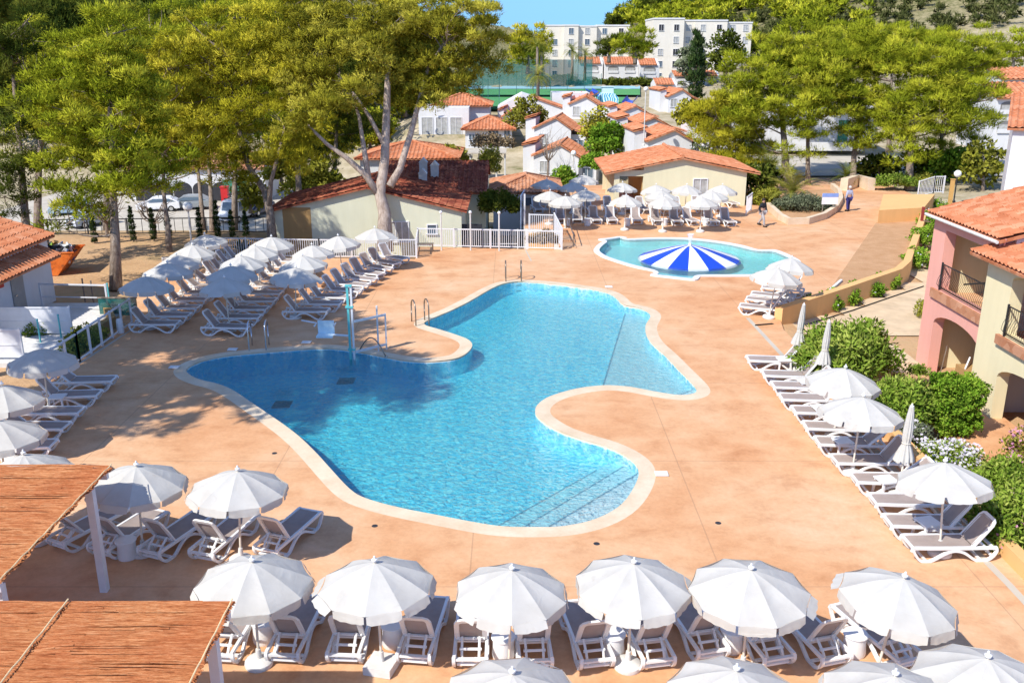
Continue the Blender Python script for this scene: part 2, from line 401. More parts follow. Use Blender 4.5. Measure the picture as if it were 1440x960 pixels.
# ------------------------------------------------------------------ outlines surveyed on the ground
def smooth_loop(pts, per=6):
    n = len(pts); out = []
    for i in range(n):
        p0, p1, p2, p3 = (Vector(pts[(i+k-1) % n][:2]) for k in range(4))
        for j in range(per):
            t = j / per
            out.append(.5*((2*p1) + (-p0+p2)*t + (2*p0-5*p1+4*p2-p3)*t*t + (-p0+3*p1-3*p2+p3)*t**3))
    return out
def area(poly): return .5*sum(a[0]*b[1]-b[0]*a[1] for a, b in zip(poly, poly[1:]+poly[:1]))
def offset(poly, d):
    n = len(poly); out = []
    for i in range(n):
        t = Vector(poly[(i+1)%n][:2]) - Vector(poly[i-1][:2])
        nr = Vector((t.y, -t.x)); nr.normalize(); out.append(Vector(poly[i][:2]) + nr*d)
    for _ in range(3): out = [ (out[i-1]+out[i]*2+out[(i+1)%n])/4 for i in range(n)]
    return out
def inside(poly, x, y):
    c = False; n = len(poly); j = n-1
    for i in range(n):
        xi, yi = poly[i][0], poly[i][1]; xj, yj = poly[j][0], poly[j][1]
        if (yi > y) != (yj > y) and x < (xj-xi)*(y-yi)/(yj-yi)+xi: c = not c
        j = i
    return c
POOL_PX = [(262.5,523),(267,515),(288,506),(316,500.5),(352,496.5),(409,492),(451,489.5),(479,491),(510,495.5),(538,501),(569,506.5),(600,508.5),(634,505.5),(653,499),(664,487),(659,478),(642,471),(617,463),(600,458),(597,453.5),(610,447),(636,436),(660,424),(693,405),(712.5,398),(735,396),(780,399.5),(833,406.5),(856,412),(867,419),(878,429),(901,433.5),(913,440),(914,447),(908,457),(909,470),(918,484),(935,499),(954,519),(971,536),(979,546),(978,552),(966,555),(949,555),(918,550),(892.5,545),(864,542),(839,542.5),(808,547),(774,557),(756,569),(753,581),(763,592),(786,606),(819,618),(847,626),(870.5,635.5),(890,648),(898,661),(894,680),(874,709),(839,729),(794,739.5),(752,741),(707,740),(666,734),(614,724),(561.5,713.6),(516,701),(492,687.5),(461,654.6),(444,636),(420,613),(392,592),(361,571),(330,550),(307.5,540),(279,533)]
POOL = smooth_loop([P(*p) for p in POOL_PX], 4)
if area(POOL) < 0: POOL.reverse()
COPE = offset(POOL, .46)
KID_PX = [(835,354),(837,349),(842,344),(848,340),(841,337.5),(858,335.5),(871,333.6),(881,335),(884,336.8),(926,335),(971,336),(1009,340),(1044,346),(1066,352),(1089,352.2),(1104,357),(1117,363),(1126,369),(1125,376),(1112,383),(1090,387),(1063,389),(1020,389.4),(986,389.4),(984,391),(977,395),(950,392.5),(924,389.5),(914,387.5),(920,383),(891,376.5),(862.5,368),(844,361)]
KID = smooth_loop([P(*p) for p in KID_PX], 4)
if area(KID) < 0: KID.reverse()
KIDIN = offset(KID, -.30)
DECK = [(-16,3),(10.9,3),(10.9,35.5),(11.2,37.2),(19.4,44.7),(30.8,67.7),(31.5,78),(24,84),(17.5,80),(16.6,77),(.8,77),(.8,57.5),(3.3,57),(2.75,51.0),(-5.4,51.9),(-5.2,48.6),(-17,49.3),(-17,37),(-15.8,36.3)]

def flat(name, outer, holes, z, mat):
    vs, es = [], []
    for lp in [outer]+holes:
        o = len(vs); n = len(lp); vs += [Vector(p[:2]) for p in lp]; es += [(o+i, o+(i+1)%n) for i in range(n)]
    v, e, f, *_ = delaunay_2d_cdt(vs, es, [], 0, 1e-5)
    fs = []
    for t in f:
        cx = sum(v[i].x for i in t)/len(t); cyy = sum(v[i].y for i in t)/len(t)
        if inside(outer, cx, cyy) and not any(inside(h, cx, cyy) for h in holes): fs.append(tuple(t))
    mb = MB(); mb.add([(p.x, p.y, z) for p in v], fs)
    return mb.build(name, mat)
def wall_strip(mb, poly, z0, z1):
    n = len(poly)
    mb.add([(p[0],p[1],z0) for p in poly]+[(p[0],p[1],z1) for p in poly], [(i,(i+1)%n,n+(i+1)%n,n+i) for i in range(n)])
def ring(mb, a, b, za, zb):
    n = len(a)
    mb.add([(p[0],p[1],za) for p in a]+[(p[0],p[1],zb) for p in b], [(i,(i+1)%n,n+(i+1)%n,n+i) for i in range(n)])

deck = struct(flat('pool_deck', DECK, [COPE, KID], 0, M['deck']))
sk_ = MB(); wall_strip(sk_, DECK, -3.2, -.004); struct(sk_.build('deck_edge', M['concrete_white']))
m = MB(); ring(m, POOL, COPE, .012, .0); wall_strip(m, COPE, -.2, 0); ring(m, POOL, offset(POOL, .02), -.06, .012)
struct(m.build('pool_coping', M['coping'], smooth=False))
m = MB(); ring(m, KIDIN, KID, .06, .06); wall_strip(m, KID, -.2, .06); wall_strip(m, KIDIN, -.12, .06)
struct(m.build('wading_pool_coping', M['white_wall']))
# basins
def clip(poly, a, b):                  # keep the side to the right of a->b
    out = []; n = len(poly)
    sgn = lambda p: (b[0]-a[0])*(p[1]-a[1])-(b[1]-a[1])*(p[0]-a[0])
    for i in range(n):
        p, q = poly[i], poly[(i+1)%n]; sp, sq = sgn(p), sgn(q)
        if sp <= 0: out.append(p)
        if sp*sq < 0: t = sp/(sp-sq); out.append(p+(q-p)*t)
    return out
DEEP = -1.2
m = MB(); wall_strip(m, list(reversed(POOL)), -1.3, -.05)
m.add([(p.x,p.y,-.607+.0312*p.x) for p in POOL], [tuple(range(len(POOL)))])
struct(m.build('pool_basin', M['sparkle_tile']))
def edge_strip(a, b, z, zb=None):
    A, B = P(*a), P(*b); d = (B-A).normalized(); n = Vector((d.y, -d.x, 0)); mb = MB()
    mb.add([(A+n*k+Vector((0,0,z+dz))) for A, k, dz in ((A,-.01,.004),(B,-.01,.004),(B,.04,.004),(A,.04,.004))], [(0,1,2,3)])
    mb.add([(A-n*.02+Vector((0,0,z))), (B-n*.02+Vector((0,0,z))), (B-n*.02+Vector((0,0,z-.05))), (A-n*.02+Vector((0,0,z-.05)))], [(0,1,2,3)])
    return struct(mb.build('pool_step_edge', M['tile_navy']))

def raised_floor(lines, z):
    """part of the pool floor on the right of every line, lifted to z with risers along the lines"""
    vs = [Vector((p.x, p.y)) for p in POOL]; n = len(vs); es = [(i, (i+1)%n) for i in range(n)]; L = []
    for a, b in lines:
        A, B = P(*a), P(*b); A = Vector((A.x, A.y)); B = Vector((B.x, B.y)); d = (B-A).normalized(); L.append((A, d))
        vs += [A-d*12, B+d*12]; es.append((len(vs)-2, len(vs)-1))
    v, e, f, *_ = delaunay_2d_cdt(vs, es, [], 0, 1e-5); fs = []
    for t in f:
        c = sum((v[q] for q in t), Vector((0,0)))/len(t)
        if inside(POOL, c.x, c.y) and all(d.x*(c.y-A.y)-d.y*(c.x-A.x) < 0 for A, d in L): fs.append(tuple(t))
    mb = MB(); mb.add([(q.x,q.y,z) for q in v], fs)
    for a, b in lines[:1]:
        A, B = P(*a), P(*b); d = (B-A).normalized(); A = A-d*.4; B = B+d*.4
        mb.add([(A.x,A.y,DEEP),(B.x,B.y,DEEP),(B.x,B.y,z-.001),(A.x,A.y,z-.001)], [(0,1,2,3)])
    return struct(mb.build('pool_step_floor', M['pale_tile']))
CUT = ((1000,572),(800,556))
raised_floor([((845,541),(880,428)), CUT], -.30)
for k, (a, b, z) in enumerate((((674,731),(839,641),-.43), ((714,739),(877,642),-.29), ((759,740),(898,658),-.15))):
    raised_floor([(a, b)], z); edge_strip(a, b, z)
raised_floor([((937,555.5),(978,539)), CUT], -.17)
def water_body(name, poly, z, zb, mat):
    n = len(poly); mb = MB()
    mb.add([(p.x,p.y,z) for p in poly], [tuple(range(n))]); mb.add([(p.x,p.y,zb) for p in poly], [tuple(range(n-1,-1,-1))])
    mb.add([(p.x,p.y,zb) for p in poly]+[(p.x,p.y,z) for p in poly], [(i,(i+1)%n,n+(i+1)%n,n+i) for i in range(n)])
    return struct(mb.build(name, mat))
edge_strip((846,538),(879.5,431),-.30); edge_strip((938,555),(977,540),-.17)
water_body('pool_water', offset(POOL, .12), -.075, DEEP-.3, M['water'])
m = MB(); wall_strip(m, list(reversed(KIDIN)), -.5, .0); m.add([(p.x,p.y,-.42) for p in KIDIN], [tuple(range(len(KIDIN)))])
struct(m.build('wading_pool_basin', M['kid_tile']))
water_body('wading_pool_water', offset(KIDIN, .12), -.03, -.7, M['kid_water'])
for px, py in ((397,569),(487,538)):
    c = P(px, py, -.85); fz = -.607+.0312*c.x; mm = MB(); mm.bb(c.x-.3, c.x+.3, c.y-.3, c.y+.3, fz-.03, fz+.03)
    g = mm.build('pool_drain', M['dark']); tag(g, 'dark square drain grate on the pool floor, %s' % ('nearer the curved pool edge' if px < 400 else 'farther out below the pool hoist'), 'drain', 'drains on the pool floor')
# sheets lying on the deck
SAND = [P(1232,313), P(1294,311), P(1268,387), P(1160,424), P(1152,420), P(1172,400)]
if area([p for p in SAND]) < 0: SAND.reverse()
struct(flat('sandy_ground', SAND, [], .006, M['sand']))
m = MB(); m.prism([P(1150,421), P(1178,397), P(1181,398), P(1153,423)], 0, .05) if False else None
strip = [(10.35,3),(10.52,3),(10.52,17),(10.05,30),(9.95,37.2),(9.78,37.2),(9.88,30),(10.35,17)]
struct(flat('drainage_strip_path', strip, [], .005, M['asphalt_pale']))
struct(flat('drainage_strip_path', [P(95,520),P(186,462),P(189,462),P(100,520)][::-1], [], .005, M['asphalt_pale']))
struct(flat('drainage_strip_path', [P(740,351),P(748,367),P(746,367),P(738,351)], [], .005, M['asphalt_pale']))

# ------------------------------------------------------------------ the land
def ss(x, a, b): t = np.clip((x-a)/(b-a), 0, 1); return t*t*(3-2*t)
def land_z(X, Y):
    X = np.asarray(X, float); Y = np.asarray(Y, float)
    base = np.interp(Y, [-60,50,53,57,64,100,112,125,140,160,215,260,320,420,700], [-.12,-.12,-1.5,-1.7,-2.2,-2.7,-1,1.5,2.4,2.8,3.0,3.6,8,14,14])
    # car park on the left
    wl = ss(-X, 12, 17) * (1-ss(Y, 112, 140))
    left = np.interp(Y, [-60,55,60,72,112,140], [-.12,-.12,-.6,-5.0,-5.0,-2.0])
    z = base*(1-wl)+left*wl
    wr = ss(X, 15.5, 18.5)*(1-ss(Y, 92, 125))
    right = np.interp(Y, [-60,60,66,80,95], [-.5,-.4,-.12,-.02,.2])
    z = z*(1-wr)+right*wr
    wn = ss(X, 10.9, 12)*(1-ss(Y, 58, 66)); z = z*(1-wn)+(-.45)*wn
    ridge = np.interp(X, [-400,-160,-90,-40,20,55,110,155,230,330], [75,62,48,26,15,22,33,42,60,75])
    near = np.where(X < -20, 150, np.where(X > 40, 215, 230))
    h = ridge*ss(Y, 200, 420) + (X > 0)*0
    lefth = np.interp(X, [-400,-120,-60,-30], [60,40,14,0])*ss(Y, 115, 230)
    rh = np.interp(X, [40,70,120,250], [0,6,22,40])*ss(Y, 140, 300)
    zz_ = z+lefth+rh
    return np.where(Y > 200, np.maximum(zz_, h), zz_)
def poly_dist(poly, X, Y):
    d = np.full(X.shape, 1e9); n = len(poly)
    for i in range(n):
        ax, ay = poly[i][0], poly[i][1]; bx, by = poly[(i+1)%n][0], poly[(i+1)%n][1]
        l2 = (bx-ax)**2+(by-ay)**2; t = np.clip(((X-ax)*(bx-ax)+(Y-ay)*(by-ay))/l2, 0, 1)
        d = np.minimum(d, np.hypot(X-ax-t*(bx-ax), Y-ay-t*(by-ay)))
    return d
def np_inside(poly, X, Y):
    c = np.zeros(X.shape, bool); n = len(poly); j = n-1
    for i in range(n):
        xi, yi = poly[i][0], poly[i][1]; xj, yj = poly[j][0], poly[j][1]
        if yi != yj: c ^= ((yi > Y) != (yj > Y)) & (X < (xj-xi)*(Y-yi)/(yj-yi)+xi)
        j = i
    return c
xs = np.concatenate([np.arange(-420,-60,8), np.arange(-60,60,1.25), np.arange(60,421,8)])
ys = np.concatenate([np.arange(-40,130,1.25), np.arange(130,721,6)])
GX, GY = np.meshgrid(xs, ys); GZ = land_z(GX, GY)
rr = np.random.default_rng(3)
GZ += (GY > 200)*rr.normal(0, .5, GZ.shape)
dd = poly_dist(DECK, GX, GY); ins = np_inside(DECK, GX, GY)
GZ = np.where(ins & (dd > 1.3), -3.0, np.where(ins, np.minimum(GZ, -.15), GZ))
nx, ny = len(xs), len(ys)
idx = np.arange(nx*ny).reshape(ny, nx)
q = np.stack([idx[:-1,:-1], idx[:-1,1:], idx[1:,1:], idx[1:,:-1]], -1).reshape(-1, 4)
me = bpy.data.meshes.new('ground'); me.from_pydata(np.stack([GX,GY,GZ],-1).reshape(-1,3).tolist(), [], q.tolist())
me.polygons.foreach_set('use_smooth', [True]*len(q)); me.materials.append(M['land'])
struct(link('ground', me))
def lz(x, y): return float(land_z(np.array([x]), np.array([y]))[0])
def sheet(name, x0, x1, y0, y1, dz, mat, n=1.5):
    ax = np.arange(x0, x1+.01, n); ay = np.arange(y0, y1+.01, n); X, Y = np.meshgrid(ax, ay); Z = land_z(X, Y)+dz
    a = len(ax); b = len(ay); i = np.arange(a*b).reshape(b, a)
    q = np.stack([i[:-1,:-1], i[:-1,1:], i[1:,1:], i[1:,:-1]], -1).reshape(-1,4)
    q = np.array([r_ for r_ in q if not inside(DECK, X.ravel()[r_].mean(), Y.ravel()[r_].mean())])
    me = bpy.data.meshes.new(name); me.from_pydata(np.stack([X,Y,Z],-1).reshape(-1,3).tolist(), [], q.tolist()); me.materials.append(mat)
    return struct(link(name, me))
sheet('car_park', -52, -14, 78, 108, .12, M['asphalt_pale'])
sheet('road', -52, -14, 71, 77, .14, M['asphalt'])
sheet('path', 11.6, 24, 36, 56, .05, M['beige_path'])
sheet('road', 19, 60, 82, 100, .12, M['asphalt_pale'])
sheet('path', -8, 12, 78, 84, .10, M['beige_path'])
# ------------------------------------------------------------------ loungers, parasols, side tables
def make_lounger(back_deg, variant=0):
    """x = along the bed, foot at 0, head at 1.9; origin on the floor under the middle"""
    L = 1.9; root = thing('sun_lounger', 'x', 'sun lounger')
    w_ = .288
    for sgn in (-1, 1):
        f = MB(); y = sgn*w_
        rail = [(-.93,.26),(-.915,.315),(-.86,.345),(-.5,.335),(.25,.325),(.95,.325)]
        leg = [(-.915,.31),(-.86,.20),(-.76,.07),(-.66,.022),(-.52,.022),(-.40,.075),(-.22,.19),(-.05,.26),(.10,.262),(.26,.20),(.44,.07),(.54,.022),(.68,.022),(.80,.05),(.90,.15),(.945,.25),(.93,.325)]
        def sm(pl, per=3):
            out = []
            for i in range(len(pl)-1):
                p0 = pl[max(i-1,0)]; p1 = pl[i]; p2 = pl[i+1]; p3 = pl[min(i+2,len(pl)-1)]
                for j in range(per):
                    t = j/per
                    out.append(tuple(.5*(2*p1[k]+(p2[k]-p0[k])*t+(2*p0[k]-5*p1[k]+4*p2[k]-p3[k])*t*t+(-p0[k]+3*p1[k]-3*p2[k]+p3[k])*t**3) for k in (0,1)))
            return out+[pl[-1]]
        f.tube([(x,y,z) for x, z in sm(rail)], 0, 4, True, sq=(.028,.032), up=(0,1,0))
        f.tube([(x,y*1.03,z) for x, z in sm(leg)], 0, 4, True, sq=(.03,.027), up=(0,1,0))
        f.build('side_frame', M['plastic'], root)
    for x, z, q in ((-.90,.33,.06),(-.35,.31,.06),(.40,.30,.06),(.92,.27,.07),(.60,.045,.06),(-.6,.035,.045)):
        c = MB(); c.box((x,0,z), (q, 2*w_-.03, .04)); c.build('cross_bar', M['plastic'], root)
    s = MB(); n = 10
    vs = []
    for i in range(n+1):
        for j in range(7):
            u = i/n; v = j/6
            x = -.90+1.31*u; y = (v-.5)*2*(w_-.03)
            vs.append((x, y, .352-.022*math.sin(math.pi*u)*math.sin(math.pi*v) - (.02*(1-u/.1) if u < .1 else 0)))
    s.add(vs, [(i*7+j, i*7+j+1, (i+1)*7+j+1, (i+1)*7+j) for i in range(n) for j in range(6)])
    s.build('seat_sling', M['sling'], root, True)
    a = R({4:4,35:42,48:54,60:60,76:60}[back_deg]); hx, hz = .42, .345; BL = .72
    def bp(u, y, d=0): return (hx+u*BL*math.cos(a)-d*math.sin(a), y, hz+u*BL*math.sin(a)+d*math.cos(a))
    b = MB(); wy = w_-.035
    pts = [bp(0,-wy), bp(.5,-wy), bp(.86,-wy*.98), bp(.96,-wy*.85), bp(1,-wy*.6), bp(1,0), bp(1,wy*.6), bp(.96,wy*.85), bp(.86,wy*.98), bp(.5,wy), bp(0,wy)]
    b.tube(pts, 0, 4, True, sq=(.02,.046), up=(-math.sin(a),0,math.cos(a)))
    b.tube([bp(.10,-wy,-.02), bp(.10,wy,-.02)], .032, 6)
    if back_deg > 15:
        for y in (-.16, .16): b.tube([bp(.22,y,-.03), (.74,y*.98,.30), (.86,y*.95,.14)], .026, 6)
        b.tube([(.86,-.24,.13), (.86,.24,.13)], .034, 6); b.tube([(.70,-.2,.33), (.70,.2,.33)], .028, 6)
    b.build('backrest_frame', M['plastic'], root)
    s = MB(); vs = []
    for i in range(9):
        for j in range(7):
            u = .02+.95*i/8; v = j/6; ww = wy-.01 if u < .85 else wy*(.98-.25*(u-.85)/.12)
            vs.append(bp(u, (v-.5)*2*ww, .022-.03*math.sin(math.pi*v)*math.sin(math.pi*min(1,u*1.05))))
    s.add(vs, [(i*7+j, i*7+j+1, (i+1)*7+j+1, (i+1)*7+j) for i in range(8) for j in range(6)])
    s.build('backrest_sling', M['sling'], root, True)
    return root
LOUNGE = {k: make_lounger(k) for k in (4, 35, 48, 60, 76)}
def make_parasol(seed, rad=1.0, apex=2.2, base='round', closed=False):
    r = random.Random(seed); root = thing('parasol', 'x', 'parasol')
    p = MB(); p.tube([(0,0,.05),(0,0,1.2)], .024, 8); p.tube([(0,0,1.2),(0,0,apex-.02)], .019, 8); p.build('pole', M['pole_cream'], root, True)
    b = MB()
    if base == 'round': b.lathe([(.02,0),(.25,0),(.26,.03),(.25,.09),(.20,.13),(.06,.16),(.045,.34),(.02,.34)], 20)
    else:
        b.box((0,0,.08),(.52,.52,.16)); b.lathe([(.05,.16),(.045,.36),(.02,.36)], 10)
    b.build('base', M['concrete_white'], root, True)
    N = 10
    fin = MB(); fin.lathe([(.001,apex-.03),(.05,apex-.02),(.055,apex+.01),(.022,apex+.03),(.018,apex+.07),(.001,apex+.08)], 10); fin.build('finial', M['plastic'], root, True)
    if closed:
        c = MB(); K = 40; prof = [(.05,apex-.02),(.075,apex-.25),(.10,apex-.6),(.10,apex-.85),(.085,apex-.95),(.13,apex-1.08),(.19,apex-1.26),(.22,apex-1.42)]
        vs = []
        for i, (rr_, z) in enumerate(prof):
            for j in range(K):
                th = 2*math.pi*j/K; fold = 1+.20*math.cos(th*N)*(1 if i != 4 else .4)
                vs.append((rr_*fold*math.cos(th), rr_*fold*math.sin(th), z+(.03*math.cos(th*N+1)+r.uniform(-.02,.02) if i == len(prof)-1 else 0)))
        c.add(vs, [(i*K+j, i*K+(j+1)%K, (i+1)*K+(j+1)%K, (i+1)*K+j) for i in range(len(prof)-1) for j in range(K)])
        c.build('canopy', M['canopy'], root, 'all')
        t = MB(); t.tube([(.105*math.cos(k*math.pi/6), .105*math.sin(k*math.pi/6), apex-.95) for k in range(13)], .012, 5); t.build('tie_strap', M['pole_cream'], root)
        return root
    def prof(u): return apex - .06 - .43*(u**1.35)
    ph = r.uniform(0, 6.28)
    c = MB(); NR, NS = 9, 4
    for k in range(N):
        a0 = ph+2*math.pi*k/N; a1 = ph+2*math.pi*(k+1)/N; vs = []; sg_ = r.uniform(.015,.065)
        for i in range(NR+1):
            u = .02+.98*i/NR; rr_ = rad*u
            p0 = Vector((rr_*math.cos(a0), rr_*math.sin(a0), prof(u))); p1 = Vector((rr_*math.cos(a1), rr_*math.sin(a1), prof(u)))
            for j in range(NS+1):
                v = j/NS; q = p0.lerp(p1, v); sag = sg_*math.sin(math.pi*v)*math.sin(math.pi*min(1,u*.9))*u
                q.z -= sag - .0; 
                if i == NR: q *= (1-.015*math.sin(math.pi*v)); 
                vs.append(q)
        c.add(vs, [(i*(NS+1)+j, i*(NS+1)+j+1, (i+1)*(NS+1)+j+1, (i+1)*(NS+1)+j) for i in range(NR) for j in range(NS)])
    cn = c.build('canopy', M['canopy'], root)
    cn.data.polygons.foreach_set('use_smooth', [True]*len(cn.data.polygons))
    v_ = MB()
    wind = r.uniform(0, 6.28)
    for k in range(N):
        a0 = ph+2*math.pi*(k+.03)/N; a1 = ph+2*math.pi*(k+.97)/N
        am = (a0+a1)/2
        fl = .10+ (.85 if math.cos(am-wind) > .75 and r.random() < .6 else r.uniform(-.15,.35))
        h = .165; S = 8; vs = []
        p0 = Vector((rad*1.002*math.cos(a0), rad*1.002*math.sin(a0), prof(1)-.005)); p1 = Vector((rad*1.002*math.cos(a1), rad*1.002*math.sin(a1), prof(1)-.005))
        out = Vector((math.cos(am), math.sin(am), 0))
        for i in range(4):
            for j in range(S+1):
                t = j/S; q = p0.lerp(p1, t); q -= out*.015*math.sin(math.pi*t)*(1-i/3)
                hh = h*(i/3)*(1-.20*(abs(2*t-1)**4)); wv = .012*math.sin(j*2.3+k*1.7)*i/3
                q += out*(hh*math.sin(fl)+wv) - Vector((0,0,1))*hh*math.cos(fl)
                vs.append(q)
        v_.add(vs, [(i*(S+1)+j, i*(S+1)+j+1, (i+1)*(S+1)+j+1, (i+1)*(S+1)+j) for i in range(3) for j in range(S)])
    v_.build('valance', M['canopy'], root, 'all')
    rb = MB()
    for k in range(N):
        a0 = ph+2*math.pi*k/N
        rb.tube([(.03*math.cos(a0),.03*math.sin(a0),prof(0)-.03)]+[(rad*u*math.cos(a0), rad*u*math.sin(a0), prof(u)-.012) for u in (.3,.6,.97)], .006, 4)
        rb.tube([(.03*math.cos(a0),.03*math.sin(a0),apex-.62),(rad*.5*math.cos(a0),rad*.5*math.sin(a0),prof(.5)-.015)], .005, 4)
    rb.build('rib_frame', M['pole_cream'], root)
    return root
PAR = [make_parasol(s, r_) for s, r_ in ((1,1.02),(2,1.05),(3,.99))] + [make_parasol(4, 1.02, base='square')]
PARC = make_parasol(9, closed=True, apex=2.35)
bt = thing('side_table', 'x', 'side table')
m = MB(); m.lathe([(.01,0),(.20,0),(.215,.05),(.195,.28),(.205,.40),(.16,.405),(.01,.405)], 20); m.build('drum', M['plastic'], bt, True)
m = MB(); m.lathe([(.01,.406),(.225,.406),(.23,.425),(.22,.44),(.01,.44)], 20); m.build('top', M['plastic'], bt, True)
TABLE = bt
def make_square_table():
    t = thing('side_table', 'x', 'side table')
    m = MB(); m.box((0,0,.40),(.46,.46,.035)); m.box((0,0,.375),(.40,.40,.03)); m.build('top', M['plastic'], t)
    for sx in (-1,1):
        for sy in (-1,1):
            l = MB(); l.tube([(sx*.18,sy*.18,.385),(sx*.21,sy*.21,0)], 0, 4, True, sq=(.025,.025)); l.build('leg', M['plastic'], t)
    return t
TABLE2 = make_square_table()
reg(None)
USED = set()
def place(proto, loc, rz, label, group, tilt=(0,0), sc=1.0):
    if proto.name in USED: o = copy_tree(proto)
    else: o = proto; USED.add(proto.name)
    o.location = loc; o.rotation_euler = (tilt[0], tilt[1], rz); o.scale = (sc,sc,sc)
    tag(o, label, None, group); return o
ORD = ['first','second','third','fourth','fifth','sixth','seventh','eighth','ninth','tenth','eleventh','twelfth','thirteenth','fourteenth','fifteenth','sixteenth','seventeenth','eighteenth','nineteenth']
G_L = 'white sun loungers with taupe slings'; G_P = 'white parasols by the pools'; G_T = 'white side tables'
def lounger(loc, ang, label, back=35):
    # ang: direction from foot to head
    return place(LOUNGE[back], loc, ang, label, G_L)
def head_at(px, py, deg, label, back=35, z=0):     # head-end floor contact given
    a = R(deg); h = P(px, py, z); d = Vector((math.cos(a), math.sin(a), 0))
    return lounger(h - d*.75, a, label, back)
def foot_at(px, py, deg, label, back=35):           # foot tip given at rail height
    a = R(deg); f = P(px, py, .33); f.z = 0; d = Vector((math.cos(a), math.sin(a), 0))
    return lounger(f + d*.93, a, label, back)
# front row, seen from behind their heads (head towards the camera = -Y)
front = [(312,930,-95),(403,930,-95),(487,930,-93),(585,932,-97),(662,936,-90),(752,938,-86),(836,938,-80),(921,938,-80),(996,925,-77),(1087,935,-76),(1166,935,-74),(1268,938,-70)]
for i, (px, py, dg) in enumerate(front):
    head_at(px, py, dg, '%s sun lounger from the reed roof in the front row, raised back to the camera' % ORD[i], 76 if i not in (0,) else 48)
fp = [(350,784,2.2),(530,789,2.2),(715,798,2.2),(889,787,2.2),(1057,793,2.2),(1250,804,2.2)]
for i, (px, py, z) in enumerate(fp):
    p = P(px, py, z); p.z = 0
    tx = ((.02,.03),(-.03,.02),(.02,-.02),(-.02,.0),(.03,.03),(.06,.10))[i]
    place(PAR[3] if i == 1 else PAR[i % 3], p, i*1.3, '%s open white parasol from the reed roof in the front row of loungers' % ORD[i], G_P, tx)
for i, (px, py) in enumerate([(718,946),(1036,941),(1261,949),(1398,926)]):
    p = P(px, py, 2.2); p.z = 0
    place(PAR[(i+1) % 3], p, i*.9+.4, '%s parasol from the reed roof in the bottom row cut by the picture edge' % ORD[i], G_P, (.02*i-.02, .02))
for i, (px, py) in enumerate([(372,900),(553,905),(708,922),(862,918),(1028,912),(1200,918)]):
    place(TABLE, P(px, py), 0, 'white drum side table beneath the %s parasol of the front row' % ORD[i], G_T)
# short row beside the upper reed roof
for i, (px, py, dg) in enumerate([(92,772,-118),(150,782,-112),(220,786,-112),(292,788,-107),(382,783,-110)]):
    head_at(px, py, dg, '%s lounger from the reed roof post in the short row above the front parasols' % ORD[i], 76 if i not in (0,) else 48)
for i, (px, py) in enumerate([(184,651),(326,661)]):
    p = P(px, py, 2.2); p.z = 0
    place(PAR[i], p, .3+i, ('white parasol half shaded beside the reed roof post','white parasol standing between the reed roof post and the curved pool edge')[i], G_P, (.03,.05))
place(TABLE, P(180,783), 0, 'white drum side table beside the reed roof post', G_T)
# loungers at the left picture edge
for i, (px, py) in enumerate([(161,533),(140,553),(115,577),(94,599),(76,624)]):
    foot_at(px, py, 180+(2,4,0,-2,3)[i], '%s lounger from the railing in the group at the left edge of the deck' % ORD[i], (35,48,4,35,4)[i])
for i, (px, py) in enumerate([(54,488),(-3,540),(-8,590),(33,638)]):
    p = P(px, py, 2.2); p.z = 0
    place(PAR[(i+2) % 3], p, i*.7, ('white parasol in dappled shade beside the white railing','white parasol half cut by the left picture edge, next one from the dappled parasol','white parasol at the left picture edge, next but one from the dappled parasol','white parasol just behind the upper edge of the reed roof')[i], G_P, (.0,.04))
place(TABLE2, P(83,574), .1, 'white side table between loungers at the left edge of the deck', G_T)
# three lines of loungers under the pines
def line(x0, y0, x1, y1, n, dg0, dg1, name, backs=48, skip=()):
    for i in range(n):
        t = i/(n-1); a = R(dg0+(dg1-dg0)*t+rnd.uniform(-3,3)); d = Vector((math.cos(a), math.sin(a), 0))
        h = Vector((x0+(x1-x0)*t+rnd.uniform(-.08,.08), y0+(y1-y0)*t, 0))
        lounger(h-d*.75, a, '%s lounger from the pool end of the %s under the pines' % (ORD[i], name), backs if rnd.random() < .85 else 35)
line(-14.9,35.4,-14.9,47.6,11,178,174,'line along the white railing')
line(-11.9,35.0,-12.1,46.9,10,176,170,'middle line')
line(-9.35,37.3,-6.9,48.2,10,176,140,'line facing the pool')
for nm, lst in (('line along the white railing', [(202,387),(232.6,369),(251,357),(270,343),(291.4,328)]), ('middle line', [(316,390),(325,372),(339,357),(362,343.6),(380.5,331)]), ('line facing the pool', [(410.5,374.6),(428,358),(441.5,343.6),(479,330),(528.6,319.7)])):
    for i, (px, py) in enumerate(lst):
        p = P(px, py, 2.2); p.z = 0
        place(PAR[i % 3], p, rnd.uniform(0,6), '%s parasol from the pool end of the %s under the pines' % (ORD[i], nm), G_P, (rnd.uniform(-.06,.06), rnd.uniform(-.06,.06)))
